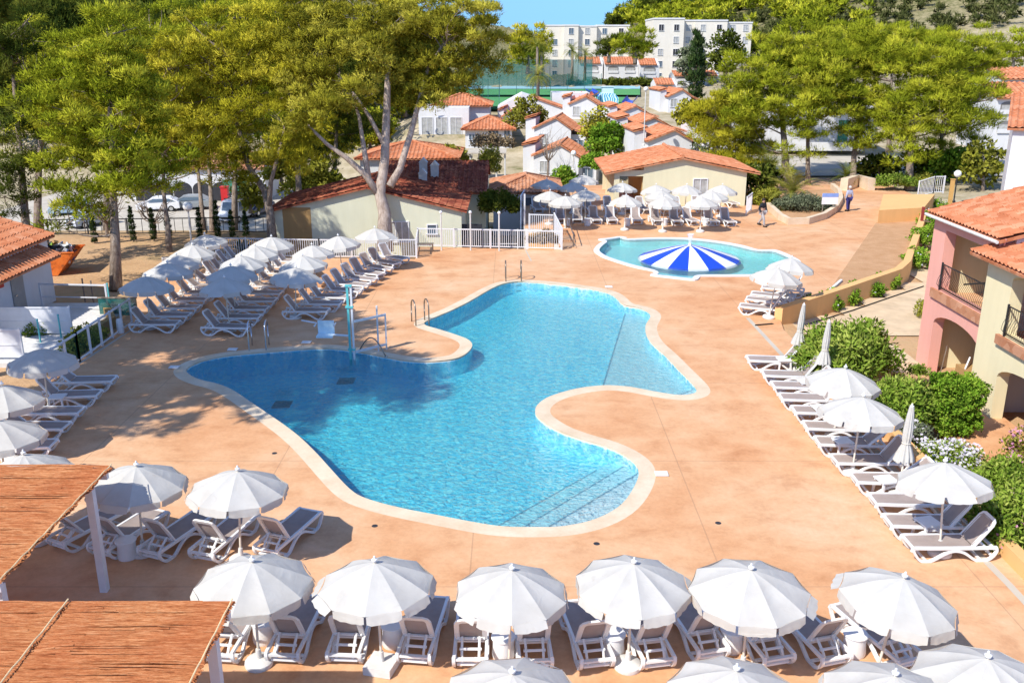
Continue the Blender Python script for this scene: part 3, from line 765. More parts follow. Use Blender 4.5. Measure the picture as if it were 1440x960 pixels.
# right-hand column
for i, (px, py) in enumerate([(1050.6,504),(1072.5,525),(1086,541),(1097,558),(1115,576),(1131,598),(1148,620),(1172,646),(1200,672),(1226,702),(1247,732),(1275,762)]):
    foot_at(px, py, (-4,-3,-2,-2,-2,-3,-2,1,-1,-1,-1,2)[i], '%s lounger from the far end of the column beside the shrubs' % ORD[i], (48,48,48,35,35,35,35,48,35,35,48,48)[i])
for i, (px, py) in enumerate([(1183,514.6),(1211,557),(1341,652)]):
    p = P(px, py, 2.2); p.z = 0
    place(PAR[i], p, i*1.1, ('open white parasol beside the big round oleander','open white parasol beside the square clipped bush','open white parasol beside the lilac daisies')[i], G_P, ((.02,.05),(.02,.06),(.03,.10))[i])
for i, (px, py) in enumerate([(1117,519),(1152,549),(1263,697)]):
    place(PARC, P(px, py), i*.5, ('closed white parasol at the far end of the column of loungers','closed white parasol between the far one and the open parasols','closed white parasol in front of the lilac daisies')[i], G_P, (.0,(.05,.05,.10)[i]))
for i, (px, py) in enumerate([(1101,520),(1132,552),(1152,590),(1183,638),(1244,694),(1302,755)]):
    place(TABLE2, P(px, py), .05*i, '%s side table from the far end of the lounger column beside the shrubs' % ORD[i], G_T)
# by the wading pool
for i, (px, py) in enumerate([(1039.6,429),(1049,419),(1056,412),(1071,403)]):
    foot_at(px, py, -20, '%s lounger from the low orange wall in the group beside the wading pool' % ORD[i], (60,60,35,60)[i])
for i, (px, py) in enumerate([(1087,375),(1110,362)]):
    p = P(px, py, 2.2); p.z = 0
    place(PAR[i+1], p, i, ('white parasol by the wading pool nearer the low orange wall','white parasol by the wading pool farther from the low orange wall')[i], G_P, (.02,.1))
# terrace behind the wading pool (feet towards the camera)
for i, px in enumerate([787,812,840,862,897,926,954,978,1005,1029]):
    f = P(px, 311.5+4.2*(i/9)+rnd.uniform(-.5,.5)+4, 0); a = R(90+rnd.uniform(-6,4)+i*1.4)
    lounger(f+Vector((math.cos(a), math.sin(a),0))*.9, a, '%s lounger from the stairs in the terrace row nearest the wading pool' % ORD[i], 60)
for i, px in enumerate([759,784,810,832,862,884,911,940,962,989,1013]):
    f = P(px, 301+rnd.uniform(-1,1), 0); a = R(92+rnd.uniform(-8,8)+i)
    lounger(f+Vector((math.cos(a), math.sin(a),0))*.9, a, '%s lounger from the stairs in the second row of the terrace' % ORD[i], 60)
for i, px in enumerate([915,950,985,1034]):
    f = P(px, 293, 0); a = R(100+rnd.uniform(-8,8))
    lounger(f+Vector((math.cos(a), math.sin(a),0))*.9, a, '%s lounger from the porch in the back row against the cream building' % ORD[i], 48)
for i, (px, py) in enumerate([(772.5,267.5),(796,274),(824,265.6),(880,274),(930,267),(934,276),(987.5,276),(1002.5,267.5),(875.6,256),(924,259),(965,259),(1015,259),(767.5,251),(821,245),(806,255)]):
    p = P(px, py, 2.2); p.z = 0
    lab = ('%s parasol from the stairs at the front of the terrace' % ORD[i]) if i < 8 else ('%s parasol from the porch before the wall of the cream building' % ORD[i-8]) if i < 12 else ('%s pale parasol at the back of the terrace before the white cottage' % ORD[i-12])
    place(PAR[i % 3], p, rnd.uniform(0,6), lab, G_P, (rnd.uniform(-.03,.03), rnd.uniform(-.03,.03)))
for i, px in enumerate([797,826,882,934,992,]):
    place(TABLE, P(px, 317, 0), 0, '%s side table from the stairs in the terrace row by the wading pool' % ORD[i], G_T)
for p_ in [LOUNGE[4], *LOUNGE.values(), *PAR, PARC, TABLE, TABLE2]:
    if p_.name not in USED: print('UNUSED', p_.name)
# ------------------------------------------------------------------ trees and plants
def unit(v): return v/np.maximum(1e-9, np.linalg.norm(v, axis=-1, keepdims=True))
def needles(rg, cen, rad, per, L, W, flat_=.75, up=.55, tint_c=None):
    """tufts of thin blades filling clumps: one triangle per blade"""
    n = len(cen); tot = n*per
    ci = np.repeat(np.arange(n), per)
    dr = unit(rg.normal(size=(tot,3))); dr[:,2] = np.where(dr[:,2] < -.35, -dr[:,2]*.6, dr[:,2])
    rr_ = rg.random(tot)**.45
    sc = np.stack([rad[ci], rad[ci], rad[ci]*flat_], -1)
    # blades gather into tufts
    p = cen[ci] + dr*sc*rr_[:,None]
    tuft = rg.integers(0, max(2, per//7), tot); key = ci*997+tuft
    tc = unit(np.stack([np.sin(key*12.9898)*1.0, np.sin(key*78.233+1), np.sin(key*37.719+2)*.8+.25], -1))
    tp = cen[ci] + tc*sc*(.55+.45*np.abs(np.sin(key*3.7)))[:,None]
    m = rg.random(tot) < .8
    p[m] = tp[m] + rg.normal(size=(m.sum(),3))*L*.22
    d = unit(unit(p-cen[ci])*.8 + np.array([0,0,up]) + rg.normal(size=(tot,3))*.55)
    s = unit(np.cross(d, rg.normal(size=(tot,3))))
    ln = L*(.6+.7*rg.random(tot))[:,None]; wd = W*(.7+.6*rg.random(tot))[:,None]
    co = np.stack([p-s*wd, p+s*wd, p+d*ln], 1).reshape(-1,3)
    tc_ = rg.random(n) if tint_c is None else tint_c
    t = np.clip(tc_[ci]*.7 + rg.random(tot)*.3, 0, 1)
    return co, np.repeat(t, 3), np.repeat(unit(unit(p-cen[ci])+np.array([0,0,.2])), 3, axis=0)
def leaves(rg, cen, rad, per, L, W, flat_=.85):
    n = len(cen); tot = n*per; ci = np.repeat(np.arange(n), per)
    dr = unit(rg.normal(size=(tot,3))); rr_ = rg.random(tot)**.4
    p = cen[ci] + dr*rr_[:,None]*np.stack([rad[ci], rad[ci], rad[ci]*flat_], -1)
    d = unit(dr*.7 + np.array([0,0,.25]) + rg.normal(size=(tot,3))*.6); s = unit(np.cross(d, rg.normal(size=(tot,3))))
    ln = L*(.6+.7*rg.random(tot))[:,None]; wd = W*(.7+.6*rg.random(tot))[:,None]
    co = np.stack([p, p+d*ln*.5+s*wd, p+d*ln, p+d*ln*.5-s*wd], 1).reshape(-1,3)
    t = np.clip(rg.random(n)[ci]*.45+rg.random(tot)*.55, 0, 1)
    return co, np.repeat(t, 4), np.repeat(unit(unit(p-cen[ci])+np.array([0,0,.2])), 4, axis=0)
def fill(rg, ells, dens, rc, shell=.5):
    """clump centres inside ellipsoids (c, r) with gaps between them"""
    out = []
    for c, r in ells:
        vol = 4.19*r[0]*r[1]*r[2]; n = max(4, int(dens*vol/(rc**3*4.19)))
        k = 0
        for _ in range(n*6):
            d = unit(rg.normal(size=3)); q = np.array(c)+d*np.array(r)*(rg.random()**shell)*(1+.12*rg.normal())
            if out and np.min(np.sum((np.array(out)-q)**2, 1)) < (rc*.78)**2: continue
            out.append(q); k += 1
            if k >= n: break
    return np.array(out)
def limb_path(a, b, rg, sag=.12, n=6):
    a = np.array(a, float); b = np.array(b, float); L = np.linalg.norm(b-a); pts = []
    off = rg.normal(size=3)*L*.06
    for i in range(n+1):
        t = i/n; q = a+(b-a)*t; q = q + off*math.sin(math.pi*t); q[2] += L*sag*(t*t-t)*1.0 + 0
        pts.append(q)
    return pts
def tree(name, label, base, trunk, ells, r0, seed, mat, group, rc=.85, dens=.55, per=90, L=.25, W=.026, bark='bark', kind='needle', nl=22, flat_=.7, forks=None, cat='tree', twigs=True):
    rg = np.random.default_rng(seed); base = Vector(base)
    root = thing(name, label, cat, base, 0, group)
    loc = lambda q: np.array(q, float)-np.array(base)
    tb = MB(); T = [loc(q) for q in trunk]; k = len(T)
    tb.tube(T, [r0*1.25]+[r0*(1-.75*i/(k-1)) for i in range(1, k)], 10)
    paths = [T]
    for f in (forks or []):
        fp_ = [loc(q) for q in f[0]]; tb.tube(fp_, [f[1]*(1-.7*i/(len(fp_)-1)) for i in range(len(fp_))], 8); paths.append(fp_)
    E = [(loc(c), r) for c, r in ells]
    dens *= 1.75; per = int(per*3.0 if kind == 'needle' else per*1.55)
    cen = fill(rg, E, dens, rc)
    # limbs out to chosen clumps from the nearest lower spot of a trunk
    sp = []
    for pth in paths:
        for a, b in zip(pth[:-1], pth[1:]):
            for t in np.linspace(0, 1, 6): sp.append(np.array(a)+(np.array(b)-np.array(a))*t)
    sp = np.array(sp); top = max(p[2] for p in sp)
    tips = cen[rg.permutation(len(cen))[:nl]]
    hmin = min(c[2]-r[2] for c, r in E)
    for q in tips:
        dist = np.linalg.norm(sp-q, axis=1) + np.where(sp[:,2] > q[2]-.15*np.linalg.norm((sp-q)[:,:2], axis=1), 6, 0) + np.where(sp[:,2] < hmin-1.2, 8, 0)
        a = sp[np.argmin(dist)]; Lm = np.linalg.norm(q-a)
        if Lm < .4: continue
        rr_ = min(r0*.42, .02+.017*Lm)
        tb.tube(limb_path(a, q, rg), [rr_*(1-.8*i/6) for i in range(7)], 6, False)
        if twigs:
            for _ in range(3):
                j = rg.integers(0, len(cen)); d2 = np.linalg.norm(cen-q, axis=1); nb = np.argsort(d2)[1:5]; e = cen[rg.choice(nb)] if len(cen) > 5 else q
                tb.tube(limb_path(a+(q-a)*rg.uniform(.4,.8), e, rg), [rr_*.5*(1-.7*i/6) for i in range(7)], 4, False)
    tb.build('trunk', M[bark], root, 'all')
    rad = rc*(.65+.6*rg.random(len(cen)))
    if kind == 'needle': cot, ti, nn = needles(rg, cen, rad, per, L, W, flat_); kk = 3
    else: cot, ti, nn = leaves(rg, cen, rad, per, L, W, flat_); kk = 4
    link('crown', raw_mesh('crown', cot, kk, [M[mat]], ti, None, nn), root)
    return root
def el(px, py, rpx, rpy, d, rd=None):
    """ellipsoid standing at distance d that covers rpx x rpy pixels of the photo"""
    s = d/F; return (tuple(D(px, py, d)), (rpx*s, (rd if rd else rpx*s*.9), rpy*s*1.03))
def gpt(px, py, d, zb):          # ground point under a pixel column at distance d
    x = (px-720)/F*d; y = (d-(HC-zb)*ST)/CT
    return Vector((x, y, zb))
PG = 'aleppo pines left of the pool'
def pine(label, px, d, zb, tpts, ells, r0, seed, mat='pine', grp=PG, **kw):
    b = gpt(px, 0, d, zb)
    trunk = [b]+[D(x, y, dd) for x, y, dd in tpts]
    if seed != 11 and tpts[-1][2] < 82:
        for x, y, dd in [q_ for q_ in tpts[1:] if q_[1] < 215]: ells = ells + [el(x+4, y+12, 26, 30, dd-1.5, .9)]
    return tree('pine_tree', label, b, trunk, ells, r0, seed, mat, grp, **kw)
# the pale forked pine by the poolside building
d = 53.0
pine('tall pale-barked pine forking into four limbs before the sage-green building', 541, d, -.3,
     [(541,300,d),(534,272,d),(541,225,d),(544,150,d+.3),(546,90,d+.5),(548,40,d+.6)],
     [el(600,30,75,38,d+1,3.0), el(662,45,50,45,d-1,2.0), el(520,60,70,45,d,3.2), el(455,35,60,48,d+1.5,2.6), el(455,150,48,36,d-2,1.7), el(430,105,44,42,d,2.0), el(625,110,42,36,d+1,1.7), el(565,140,36,28,d+2.5,1.6), el(500,120,38,34,d-1,1.6), el(680,18,26,24,d,1.2), el(640,80,60,26,d+.5,1.8), el(665,95,34,30,d+1,1.5), el(605,135,40,28,d+.5,1.6), el(560,60,66,44,d+1.5,2.6), el(415,180,26,22,d-1.8,1.2), el(430,60,40,50,d+1,2.2), el(570,100,50,36,d+2,2.0)],
     .42, 11, 'pine_olive', bark='bark_pale', rc=.72, dens=.50, per=150, nl=30,
     forks=[([D(534,276,d), D(513,245,d-.3), D(487,222,d-.6), D(460,203,d-1), D(432,175,d-1.6)], .23), ([D(518,250,d-.2), D(512,210,d+.2), D(505,165,d+.5), D(490,110,d+1)], .19),
            ([D(548,262,d), D(562,238,d+.2), D(577,190,d+.5), D(590,140,d+.8), D(602,95,d+1), D(625,60,d+1)], .24), ([D(541,205,d), D(520,165,d+.4), D(500,135,d+.6), D(470,100,d+1)], .15)])
# pines of the left grove
pine('pine rising from the earth behind the loungers with foliage hanging low to the ground', 163, 43.5, -.1, [(162,330,43.6),(158,262,43.8),(158,200,44),(152,110,44.4),(150,50,44.6)],
     [el(150,70,58,60,44.5,2.4), el(105,150,66,60,44,2.6), el(190,150,58,60,44.6,2.6), el(140,230,98,48,44,3.2), el(95,285,45,34,43,1.8), el(210,240,45,40,44.6,1.9), el(70,110,36,44,45,1.6)], .25, 21, 'pine_green', per=150, nl=30, rc=.78)
pine('slim leaning pine between the tiled hut pine and the van', 238, 52, -.3, [(236,320,52.1),(230,270,52.3),(228,180,53),(236,90,53.5)],
     [el(235,90,52,58,53,2.6), el(268,180,52,56,52.5,2.6), el(222,185,40,46,53.5,2.2), el(270,235,44,26,52,2.0)], .17, 22, 'pine', per=130, nl=20)
pine('leaning twin-stemmed pine by the gable of the sage-green building', 384, 53.5, -.4, [(380,300,53.6),(372,268,53.8),(350,235,54),(330,160,54.5),(322,80,55)],
     [el(325,60,62,60,55,3.0), el(372,120,52,62,54,2.6), el(300,150,52,54,55,2.6), el(330,215,64,40,54,2.8), el(395,215,38,40,53.5,1.8), el(405,60,40,55,55,2.2), el(278,95,38,50,56,2.0)], .27, 23, 'pine', per=150, nl=30,
     forks=[([D(378,290,53.6), D(381,255,53.4), D(392,215,53.2), D(400,180,53.3)], .17)])
pine('straight pine trunk right of the slim pair behind the globe lamp', 300, 60, -1.6, [(298,300,60.1),(296,260,60.3),(290,180,60.5),(280,60,61)],
     [el(285,45,60,52,61,3.2), el(340,20,60,40,62,3.2), el(255,150,44,50,61,2.4), el(305,120,50,50,60.5,2.6)], .22, 24, 'pine_green', per=110, nl=18)
pine('pine with a bare straight trunk left of the globe lamp', 286, 62, -2.0, [(284,300,62.1),(281,262,62.3),(270,180,62.5),(240,80,63)],
     [el(215,95,50,56,63,3.0), el(190,45,46,38,64,2.8), el(262,190,42,40,62.5,2.4)], .2, 25, 'pine_green', per=100, nl=16)
pine('tall pine filling the top of the grove between the hill and the forked pine', 420, 66, -2.4, [(420,260,66),(415,180,66.3),(400,90,66.8),(390,20,67)],
     [el(395,10,60,45,67,3.6), el(440,70,56,60,67,3.4), el(360,40,46,45,68,3.0), el(480,10,60,40,67,3.6), el(430,190,44,38,65,2.6), el(560,5,60,30,68,3.2)], .26, 26, 'pine', per=105, nl=20)
pine('dark pine cut by the left edge of the picture beyond the tiled hut', 42, 47, -.2, [(35,300,47),(30,230,47.2),(22,150,47.5),(15,60,48)],
     [el(15,110,40,90,47.5,2.6), el(10,240,45,55,46.5,2.4), el(45,215,30,30,47,1.4), el(30,40,45,50,48,2.6)], .24, 27, 'pine_dark', per=130, nl=20)
pine('pine with a thick dark trunk behind the tiled hut', 55, 58, -.4, [(53,290,58),(55,230,58.2),(60,150,58.5),(66,80,59)],
     [el(68,90,50,60,59,3.0), el(45,180,46,50,58.5,2.6), el(105,80,40,50,60,2.6)], .28, 28, 'pine_green', per=100, nl=16)
# two tall pines beside the deck throw the dappled shade on the deep end
def side_pine(label, x, y, h, cz, r, seed, ext):
    b = Vector((x, y, -.1)); rg = random.Random(seed)
    tr = [b, b+Vector((.1,.1,h*.3)), b+Vector((.3,-.1,h*.6)), b+Vector((.2,.2,h*.92))]
    E = [((x+ox, y+oy, cz+oz), (r*s, r*s, r*s*.7)) for ox, oy, oz, s in ext]
    return tree('pine_tree', label, b, tr, E, .3, seed, 'pine_dark', PG, rc=1.0, dens=.62, per=110, nl=16, L=.42, W=.075)
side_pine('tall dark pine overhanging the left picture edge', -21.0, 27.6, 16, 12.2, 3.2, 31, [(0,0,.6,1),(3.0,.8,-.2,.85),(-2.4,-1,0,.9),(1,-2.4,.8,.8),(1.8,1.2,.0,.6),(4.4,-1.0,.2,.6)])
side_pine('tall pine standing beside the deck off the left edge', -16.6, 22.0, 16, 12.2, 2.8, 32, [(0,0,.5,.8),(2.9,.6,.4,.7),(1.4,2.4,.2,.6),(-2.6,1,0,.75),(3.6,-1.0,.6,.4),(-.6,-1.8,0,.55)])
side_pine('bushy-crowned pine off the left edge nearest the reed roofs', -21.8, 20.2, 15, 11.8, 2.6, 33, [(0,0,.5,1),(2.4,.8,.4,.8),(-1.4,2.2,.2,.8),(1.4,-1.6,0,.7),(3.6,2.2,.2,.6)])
pine('back-row pine filling the grove above the car park, nearer the hill', 150, 72, -3, [(150,250,72),(148,150,72.5),(140,60,73)], [el(130,125,58,58,73,3.6), el(190,92,56,40,73,3.4), el(90,100,46,40,74,3.2), el(200,150,50,46,72,2.8), el(120,200,56,40,72,3.0)], .26, 34, 'pine', per=95, nl=18, rc=.95, L=.34)
pine('back-row pine between the globe lamp and the leaning twin-stemmed pine', 330, 74, -4, [(330,250,74),(335,150,74.5),(340,60,75)], [el(340,110,56,60,75,3.6), el(280,70,60,50,75,3.4), el(400,100,50,50,75,3.4), el(300,190,54,36,74,3.0), el(385,170,46,40,74,2.8), el(250,210,50,30,74,2.6)], .26, 35, 'pine_green', per=95, nl=18, rc=.95, L=.34)
pine('back-row pine behind the crown of the forked pine', 470, 78, -2.4, [(470,250,78),(475,150,78.5),(480,60,79)], [el(470,120,60,54,79,3.8), el(530,80,56,50,79,3.6), el(430,190,46,40,78,3.0), el(500,180,44,34,78,2.8), el(455,230,36,22,78,2.2)], .26, 36, 'pine_dark', per=95, nl=18, rc=.95, L=.34)
# the pine grove right of the wading pool
PR = 'pines behind the planter and ramp'
def rp(label, px, d, zb, tp, ells, r0, seed, mat='pine_green'): return pine(label, px, d, zb, tp, ells, r0, seed, mat, PR, rc=.85, dens=.6, per=115, nl=18, L=.36)
rp('pine with a thick trunk behind the feather palm, leftmost of the right grove', 1106, 76, 0, [(1105,240,76),(1103,200,76.3),(1098,150,76.5),(1090,90,77)],
   [el(1065,116,50,46,77,3.4), el(1110,82,52,44,77,3.4), el(1120,150,48,34,76,2.8), el(1058,165,45,34,76,2.8)], .42, 41)
rp('pine with a slim straight trunk right of the thick one behind the palm', 1136, 77, 0, [(1136,240,77),(1136,190,77.2),(1140,120,77.5),(1150,60,78)],
   [el(1160,88,48,46,78,3.2), el(1165,150,46,36,77,2.8), el(1150,110,44,40,76,2.6)], .24, 42)
rp('dark-trunked pine directly behind the person at the top of the ramp', 1200, 78, 0, [(1199,255,78),(1201,220,78.2),(1210,150,78.5),(1220,80,79)],
   [el(1215,76,56,44,79,3.6), el(1195,110,46,40,78.5,2.8), el(1230,150,52,42,78,3.0), el(1215,190,34,24,77,1.9)], .36, 43)
rp('pine with a stout bare trunk above the orange ramp wall', 1279, 74, -.1, [(1279,240,74),(1281,205,74.2),(1290,140,74.5),(1300,80,75)],
   [el(1300,98,60,50,75,3.4), el(1275,150,52,40,74.5,2.8), el(1330,150,50,44,74,2.8), el(1270,195,40,24,74,2.0)], .36, 44)
rp('dark thin pine behind the bushy garden right of the ramp', 1324, 80, .1, [(1324,230,80),(1324,190,80.2),(1335,120,80.5),(1345,60,81)],
   [el(1345,92,50,48,81,3.2), el(1370,140,42,40,80.5,2.6), el(1345,185,36,26,80,2.0), el(1378,90,30,44,81,2.0)], .26, 45)
rp('pine at the back of the right grove against the bare hill', 1250, 92, 1, [(1250,200,92),(1252,130,92.3),(1260,50,93)],
   [el(1245,66,54,34,93,4.0), el(1180,66,44,30,94,3.2), el(1300,70,46,34,93,3.4), el(1130,76,38,30,94,3.0)], .3, 46)
rp('smaller bright pine leaning over the cream building', 1040, 79, -.3, [(1040,240,79),(1035,210,79.2),(1028,180,79.4)],
   [el(1000,170,36,36,79,2.2), el(1035,190,40,30,79,2.2), el(1025,215,46,20,78,2.2), el(1060,215,36,20,78,1.8)], .2, 47, 'pine')
# middle distance trees among the houses
def mtree(name, label, px, d, ytop, ybase, rpx, seed, mat, kind='leaf', **kw):
    b = D(px, ybase, d); h = (ybase-ytop)
    kw = dict(dict(rc=.8, dens=.7, per=70, L=.34, W=.13, nl=10, twigs=False), **kw)
    E = [el(px, ytop+h*.42, rpx*.8, h*.40, d), el(px-rpx*.35, ytop+h*.55, rpx*.6, h*.3, d-.5), el(px+rpx*.38, ytop+h*.5, rpx*.58, h*.32, d+.5)]
    return tree(name, label, b, [b, D(px+1, ybase-h*.3, d), D(px, ytop+h*.25, d)], E, .16*d/80, seed, mat, 'trees among the houses', kind=kind, **kw)
mtree('leafy_tree', 'bright green round tree between the two rows of white cottages', 858, 98, 168, 228, 34, 51, 'broadleaf')
mtree('leafy_tree', 'dull olive tree behind the bright round tree between the cottages', 842, 103, 148, 215, 26, 52, 'pine_olive', per=60)
mtree('leafy_tree', 'sparse yellow-green tree before the tall white wall', 742, 112, 132, 200, 34, 53, 'yellowleaf', dens=.42, per=50)
mtree('leafy_tree', 'dusty olive bush-like tree left of the right pine grove', 975, 100, 138, 178, 30, 54, 'pine_olive')
mtree('leafy_tree', 'olive-green tree below the tall cypress near the red roofs', 1003, 96, 125, 200, 40, 55, 'pine', 'needle', L=.4, W=.04, per=130)
mtree('pine_tree', 'dark pine before the left wing of the hotel, nearer the tennis nets', 742, 190, 38, 104, 36, 56, 'pine', 'needle', L=.7, W=.09, rc=1.5)
mtree('pine_tree', 'round dark pine between the two hotel wings', 893, 205, 36, 90, 34, 57, 'pine_green', 'needle', L=.7, W=.09, rc=1.6)
mtree('pine_tree', 'smaller pine joined to the left of the pine between the hotel wings', 856, 208, 42, 88, 18, 58, 'pine_dark', 'needle', L=.7, W=.09, rc=1.4)
mtree('leafy_tree', 'pale grey-green poplar before the right hotel wing', 978, 200, 52, 118, 24, 59, 'greyleaf', L=.6, W=.25, rc=1.3, dens=.5)
mtree('leafy_tree', 'dull green tree between the poplar and the right pine grove', 1020, 195, 50, 110, 28, 60, 'pine_dark', L=.6, W=.25, rc=1.5)
mtree('leafy_tree', 'orange-tinged shrub tree below the forked pine limb beside the far roofs', 655, 82, 222, 262, 26, 61, 'yellowleaf', dens=.5) if False else None
mtree('leafy_tree', 'yellow-green tree behind the left roof slope of the sage-green building', 440, 74, 225, 300, 44, 62, 'yellowleaf', per=80)
mtree('leafy_tree', 'small lime tree beside the leaning twin-stemmed pine', 352, 78, 245, 300, 20, 63, 'yellowleaf')
mtree('leafy_tree', 'garden tree with round bright crown right of the ramp lamp', 1338, 78, 205, 268, 30, 64, 'broadleaf')
mtree('leafy_tree', 'olive garden tree against the tall white house', 1382, 74, 190, 275, 34, 65, 'yellowleaf', dens=.5)
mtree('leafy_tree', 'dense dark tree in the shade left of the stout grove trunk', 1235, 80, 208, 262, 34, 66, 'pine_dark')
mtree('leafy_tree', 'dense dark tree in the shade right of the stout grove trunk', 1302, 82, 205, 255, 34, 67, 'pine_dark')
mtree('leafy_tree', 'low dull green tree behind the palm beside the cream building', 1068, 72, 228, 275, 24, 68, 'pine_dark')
mtree('pine_tree', 'hillside pine at the right picture edge above the red-roofed house', 1424, 125, 40, 105, 32, 69, 'pine_green', 'needle', L=.5, W=.06, rc=1.2)
mtree('pine_tree', 'olive hillside pine behind the right grove', 1385, 130, 50, 115, 30, 70, 'pine_green', 'needle', L=.5, W=.06, rc=1.2)
for i, (px, d_, yt, yb, rx, mt, lab) in enumerate([(415,90,170,235,34,'pine_dark','dark tree behind the low left limb of the forked pine'),(460,96,160,225,34,'pine','olive tree seen between the two left limbs of the forked pine'),(520,100,150,215,36,'pine_green','green tree seen right of the main stem of the forked pine'),(395,84,200,262,28,'yellowleaf','lime-yellow tree above the left roof end of the sage-green building'),(570,130,120,165,34,'pine_green','green tree behind the restaurant roof'),(625,140,105,150,30,'pine','olive tree at the left end of the tennis courts'),(1060,118,140,200,40,'pine_green','green tree filling the gap behind the leftmost grove pines'),(640,98,205,240,18,'yellowleaf','small yellow-green tree before the orange pavilion roof')]):
    mtree('leafy_tree', lab, px, d_, yt, yb, rx, 230+i, mt, per=80, dens=.8)
# tall narrow cypress and hedge of young cypresses
def cypress(label, px, d, zb, h, r, seed, group, base=None):
    b = base or gpt(px, 0, d, zb); rg = np.random.default_rng(seed)
    root = thing('cypress_tree', label, 'tree', b, 0, group)
    n = max(14, int(h/r*4)); z = np.linspace(.06, .97, n)*h
    rad = r*np.sin(np.pi*np.clip(.12+.88*(z/h)**.75, 0, 1))**.7*.75+.02
    cen = np.stack([rg.normal(0, r*.12, n), rg.normal(0, r*.12, n), z], -1)
    cot, ti, nn = needles(rg, cen, rad, 90, max(.10, r*.45), max(.012, r*.06), 1.5, 1.4)
    link('crown', raw_mesh('crown', cot, 3, [M['cypress']], ti, None, nn), root)
    t = MB(); t.tube([(0,0,0),(0,0,h*.5)], .04, 6); t.build('trunk', M['bark'], root)
for i, (px, h) in enumerate([(177,1.7),(203,1.8),(228,2.1),(255,2.0),(275,1.6),(316,1.9),(339,2.3),(358,1.7),(376,1.6)]):
    cypress('%s young cypress from the orange skip in the hedge row before the car park' % ORD[i], px, 58.5+.3*i, 0, h, .22, 80+i, 'young cypresses before the car park', Vector((gpt(px,0,58.5+.3*i,0).x, 53.4+.25*i, -.15)))
cypress('tall slender cypress standing above the olive trees before the hotel', 976, 150, 2.4, 11, 1.7, 95, None)

# shrubs
def shrub(name, label, c, r, seed, mat, n=46, per=120, L=.13, W=.03, rc=.38, flower=None, cat='shrub', box=False, grp='shrubs in the planting by the column of loungers'):
    rg = np.random.default_rng(seed); root = thing(name, label, cat, c, 0, grp)
    if box: cen = (rg.random((n,3))-.5)*2*np.array(r)*np.array([.9,.9,.9]); cen[:,2] += r[2]
    else:
        d_ = unit(rg.normal(size=(n,3))); cen = d_*np.array(r)*(.55+.42*rg.random((n,1))); cen[:,2] = np.abs(cen[:,2])*.95+r[2]*.18
    rad = rc*(.7+.6*rg.random(n))
    cot, ti, nn = leaves(rg, cen, rad, per, L, W)
    cot = cot.reshape(-1,4,3); keep = cot[:,:,2].min(1) > .01; cot = cot[keep].reshape(-1,3); ti = ti.reshape(-1,4)[keep].ravel(); nn = nn.reshape(-1,4,3)[keep].reshape(-1,3)
    link('foliage', raw_mesh('foliage', cot, 4, [M[mat]], ti, None, nn), root)
    t = MB()
    for i in range(7):
        q = cen[i]*.8; t.tube([(q[0]*.1,q[1]*.1,0), (q[0]*.5,q[1]*.5,q[2]*.5), tuple(q)], [.03,.022,.008], 5)
    t.build('stems', M['bark'], root)
    if flower:
        fm, fn, fs = flower
        top = cen[rg.integers(0, n, fn)] + unit(rg.normal(size=(fn,3))+np.array([0,0,.9]))*rc*1.05
        vs = []; tt = []
        for q in top:
            if q[2] < .05: continue
            nrm = unit(rg.normal(size=3)*.5+np.array([-.3,-.5,.9])); u = unit(np.cross(nrm, rg.normal(size=3))); v = np.cross(nrm, u)
            for k in range(5):
                a = 2*math.pi*k/5; b_ = a+.9
                e1 = u*math.cos(a)+v*math.sin(a); e2 = u*math.cos(b_)+v*math.sin(b_); em = unit(e1+e2)
                vs += [q, q+e1*fs*.6, q+em*fs, q+e2*fs*.6]; tt += [rg.random()]*4
        link('blossom', raw_mesh('blossom', np.array(vs), 4, [M[fm]], tt), root)
    return root
def sh_at(px, py, dz=0.0): p = P(px, py, -.05); return Vector((p.x, p.y, -.08+dz))
shrub('oleander_shrub', 'big round bright green oleander beside the far end of the lounger column', sh_at(1192,532), (1.75,1.5,1.75), 101, 'oleander', 110, 150, .20, .035, .42)
shrub('oleander_shrub', 'mid-sized oleander between the big round one and the square clipped bush', sh_at(1266,596), (.95,.9,1.25), 102, 'oleander', 80, 150, .18, .032, .36)
shrub('clipped_bush', 'square clipped glossy green bush against the yellow column of the apartments', sh_at(1338,604), (.62,.6,.86), 103, 'broadleaf', 330, 90, .075, .03, .14, box=True)
shrub('daisy_bush', 'low bush covered in lilac-white daisies behind the closed parasol', sh_at(1328,655), (.95,.75,.55), 104, 'oleander', 50, 110, .09, .02, .26, ('petal', 620, .045))
shrub('daisy_bush', 'sparse grey-green bush with a few daisies between oleander and clipped bush', sh_at(1284,622), (.55,.5,.5), 105, 'greyleaf', 30, 90, .10, .02, .22, ('petal', 60, .05))
shrub('oleander_shrub', 'bushy green shrub at the lower right picture edge behind the open parasol', sh_at(1432,760), (1.1,1.0,1.1), 106, 'oleander', 80, 140, .15, .03, .34, ('petal_pink', 90, .04))
shrub('oleander_shrub', 'light green shrub beside the terrace slab of the yellow apartment', sh_at(1412,690), (.8,.6,.65), 107, 'oleander', 50, 130, .13, .028, .3)
shrub('flowering_shrub', 'thin shrub with pink flowers before the white arch wall at the right picture edge', sh_at(1437,655,.0), (.55,.45,.95), 108, 'yellowleaf', 26, 60, .09, .03, .24, ('petal_pink', 160, .05))
shrub('oleander_shrub', 'small green plant at the foot of the pink column', sh_at(1292,527), (.35,.3,.3), 109, 'oleander', 16, 80, .10, .02, .16)
shrub('oleander_shrub', 'yellow-green bush leaning on the pink column above the path', P(1303,445,-.4), (.35,.6,.7), 110, 'yellowleaf', 26, 90, .12, .03, .22)
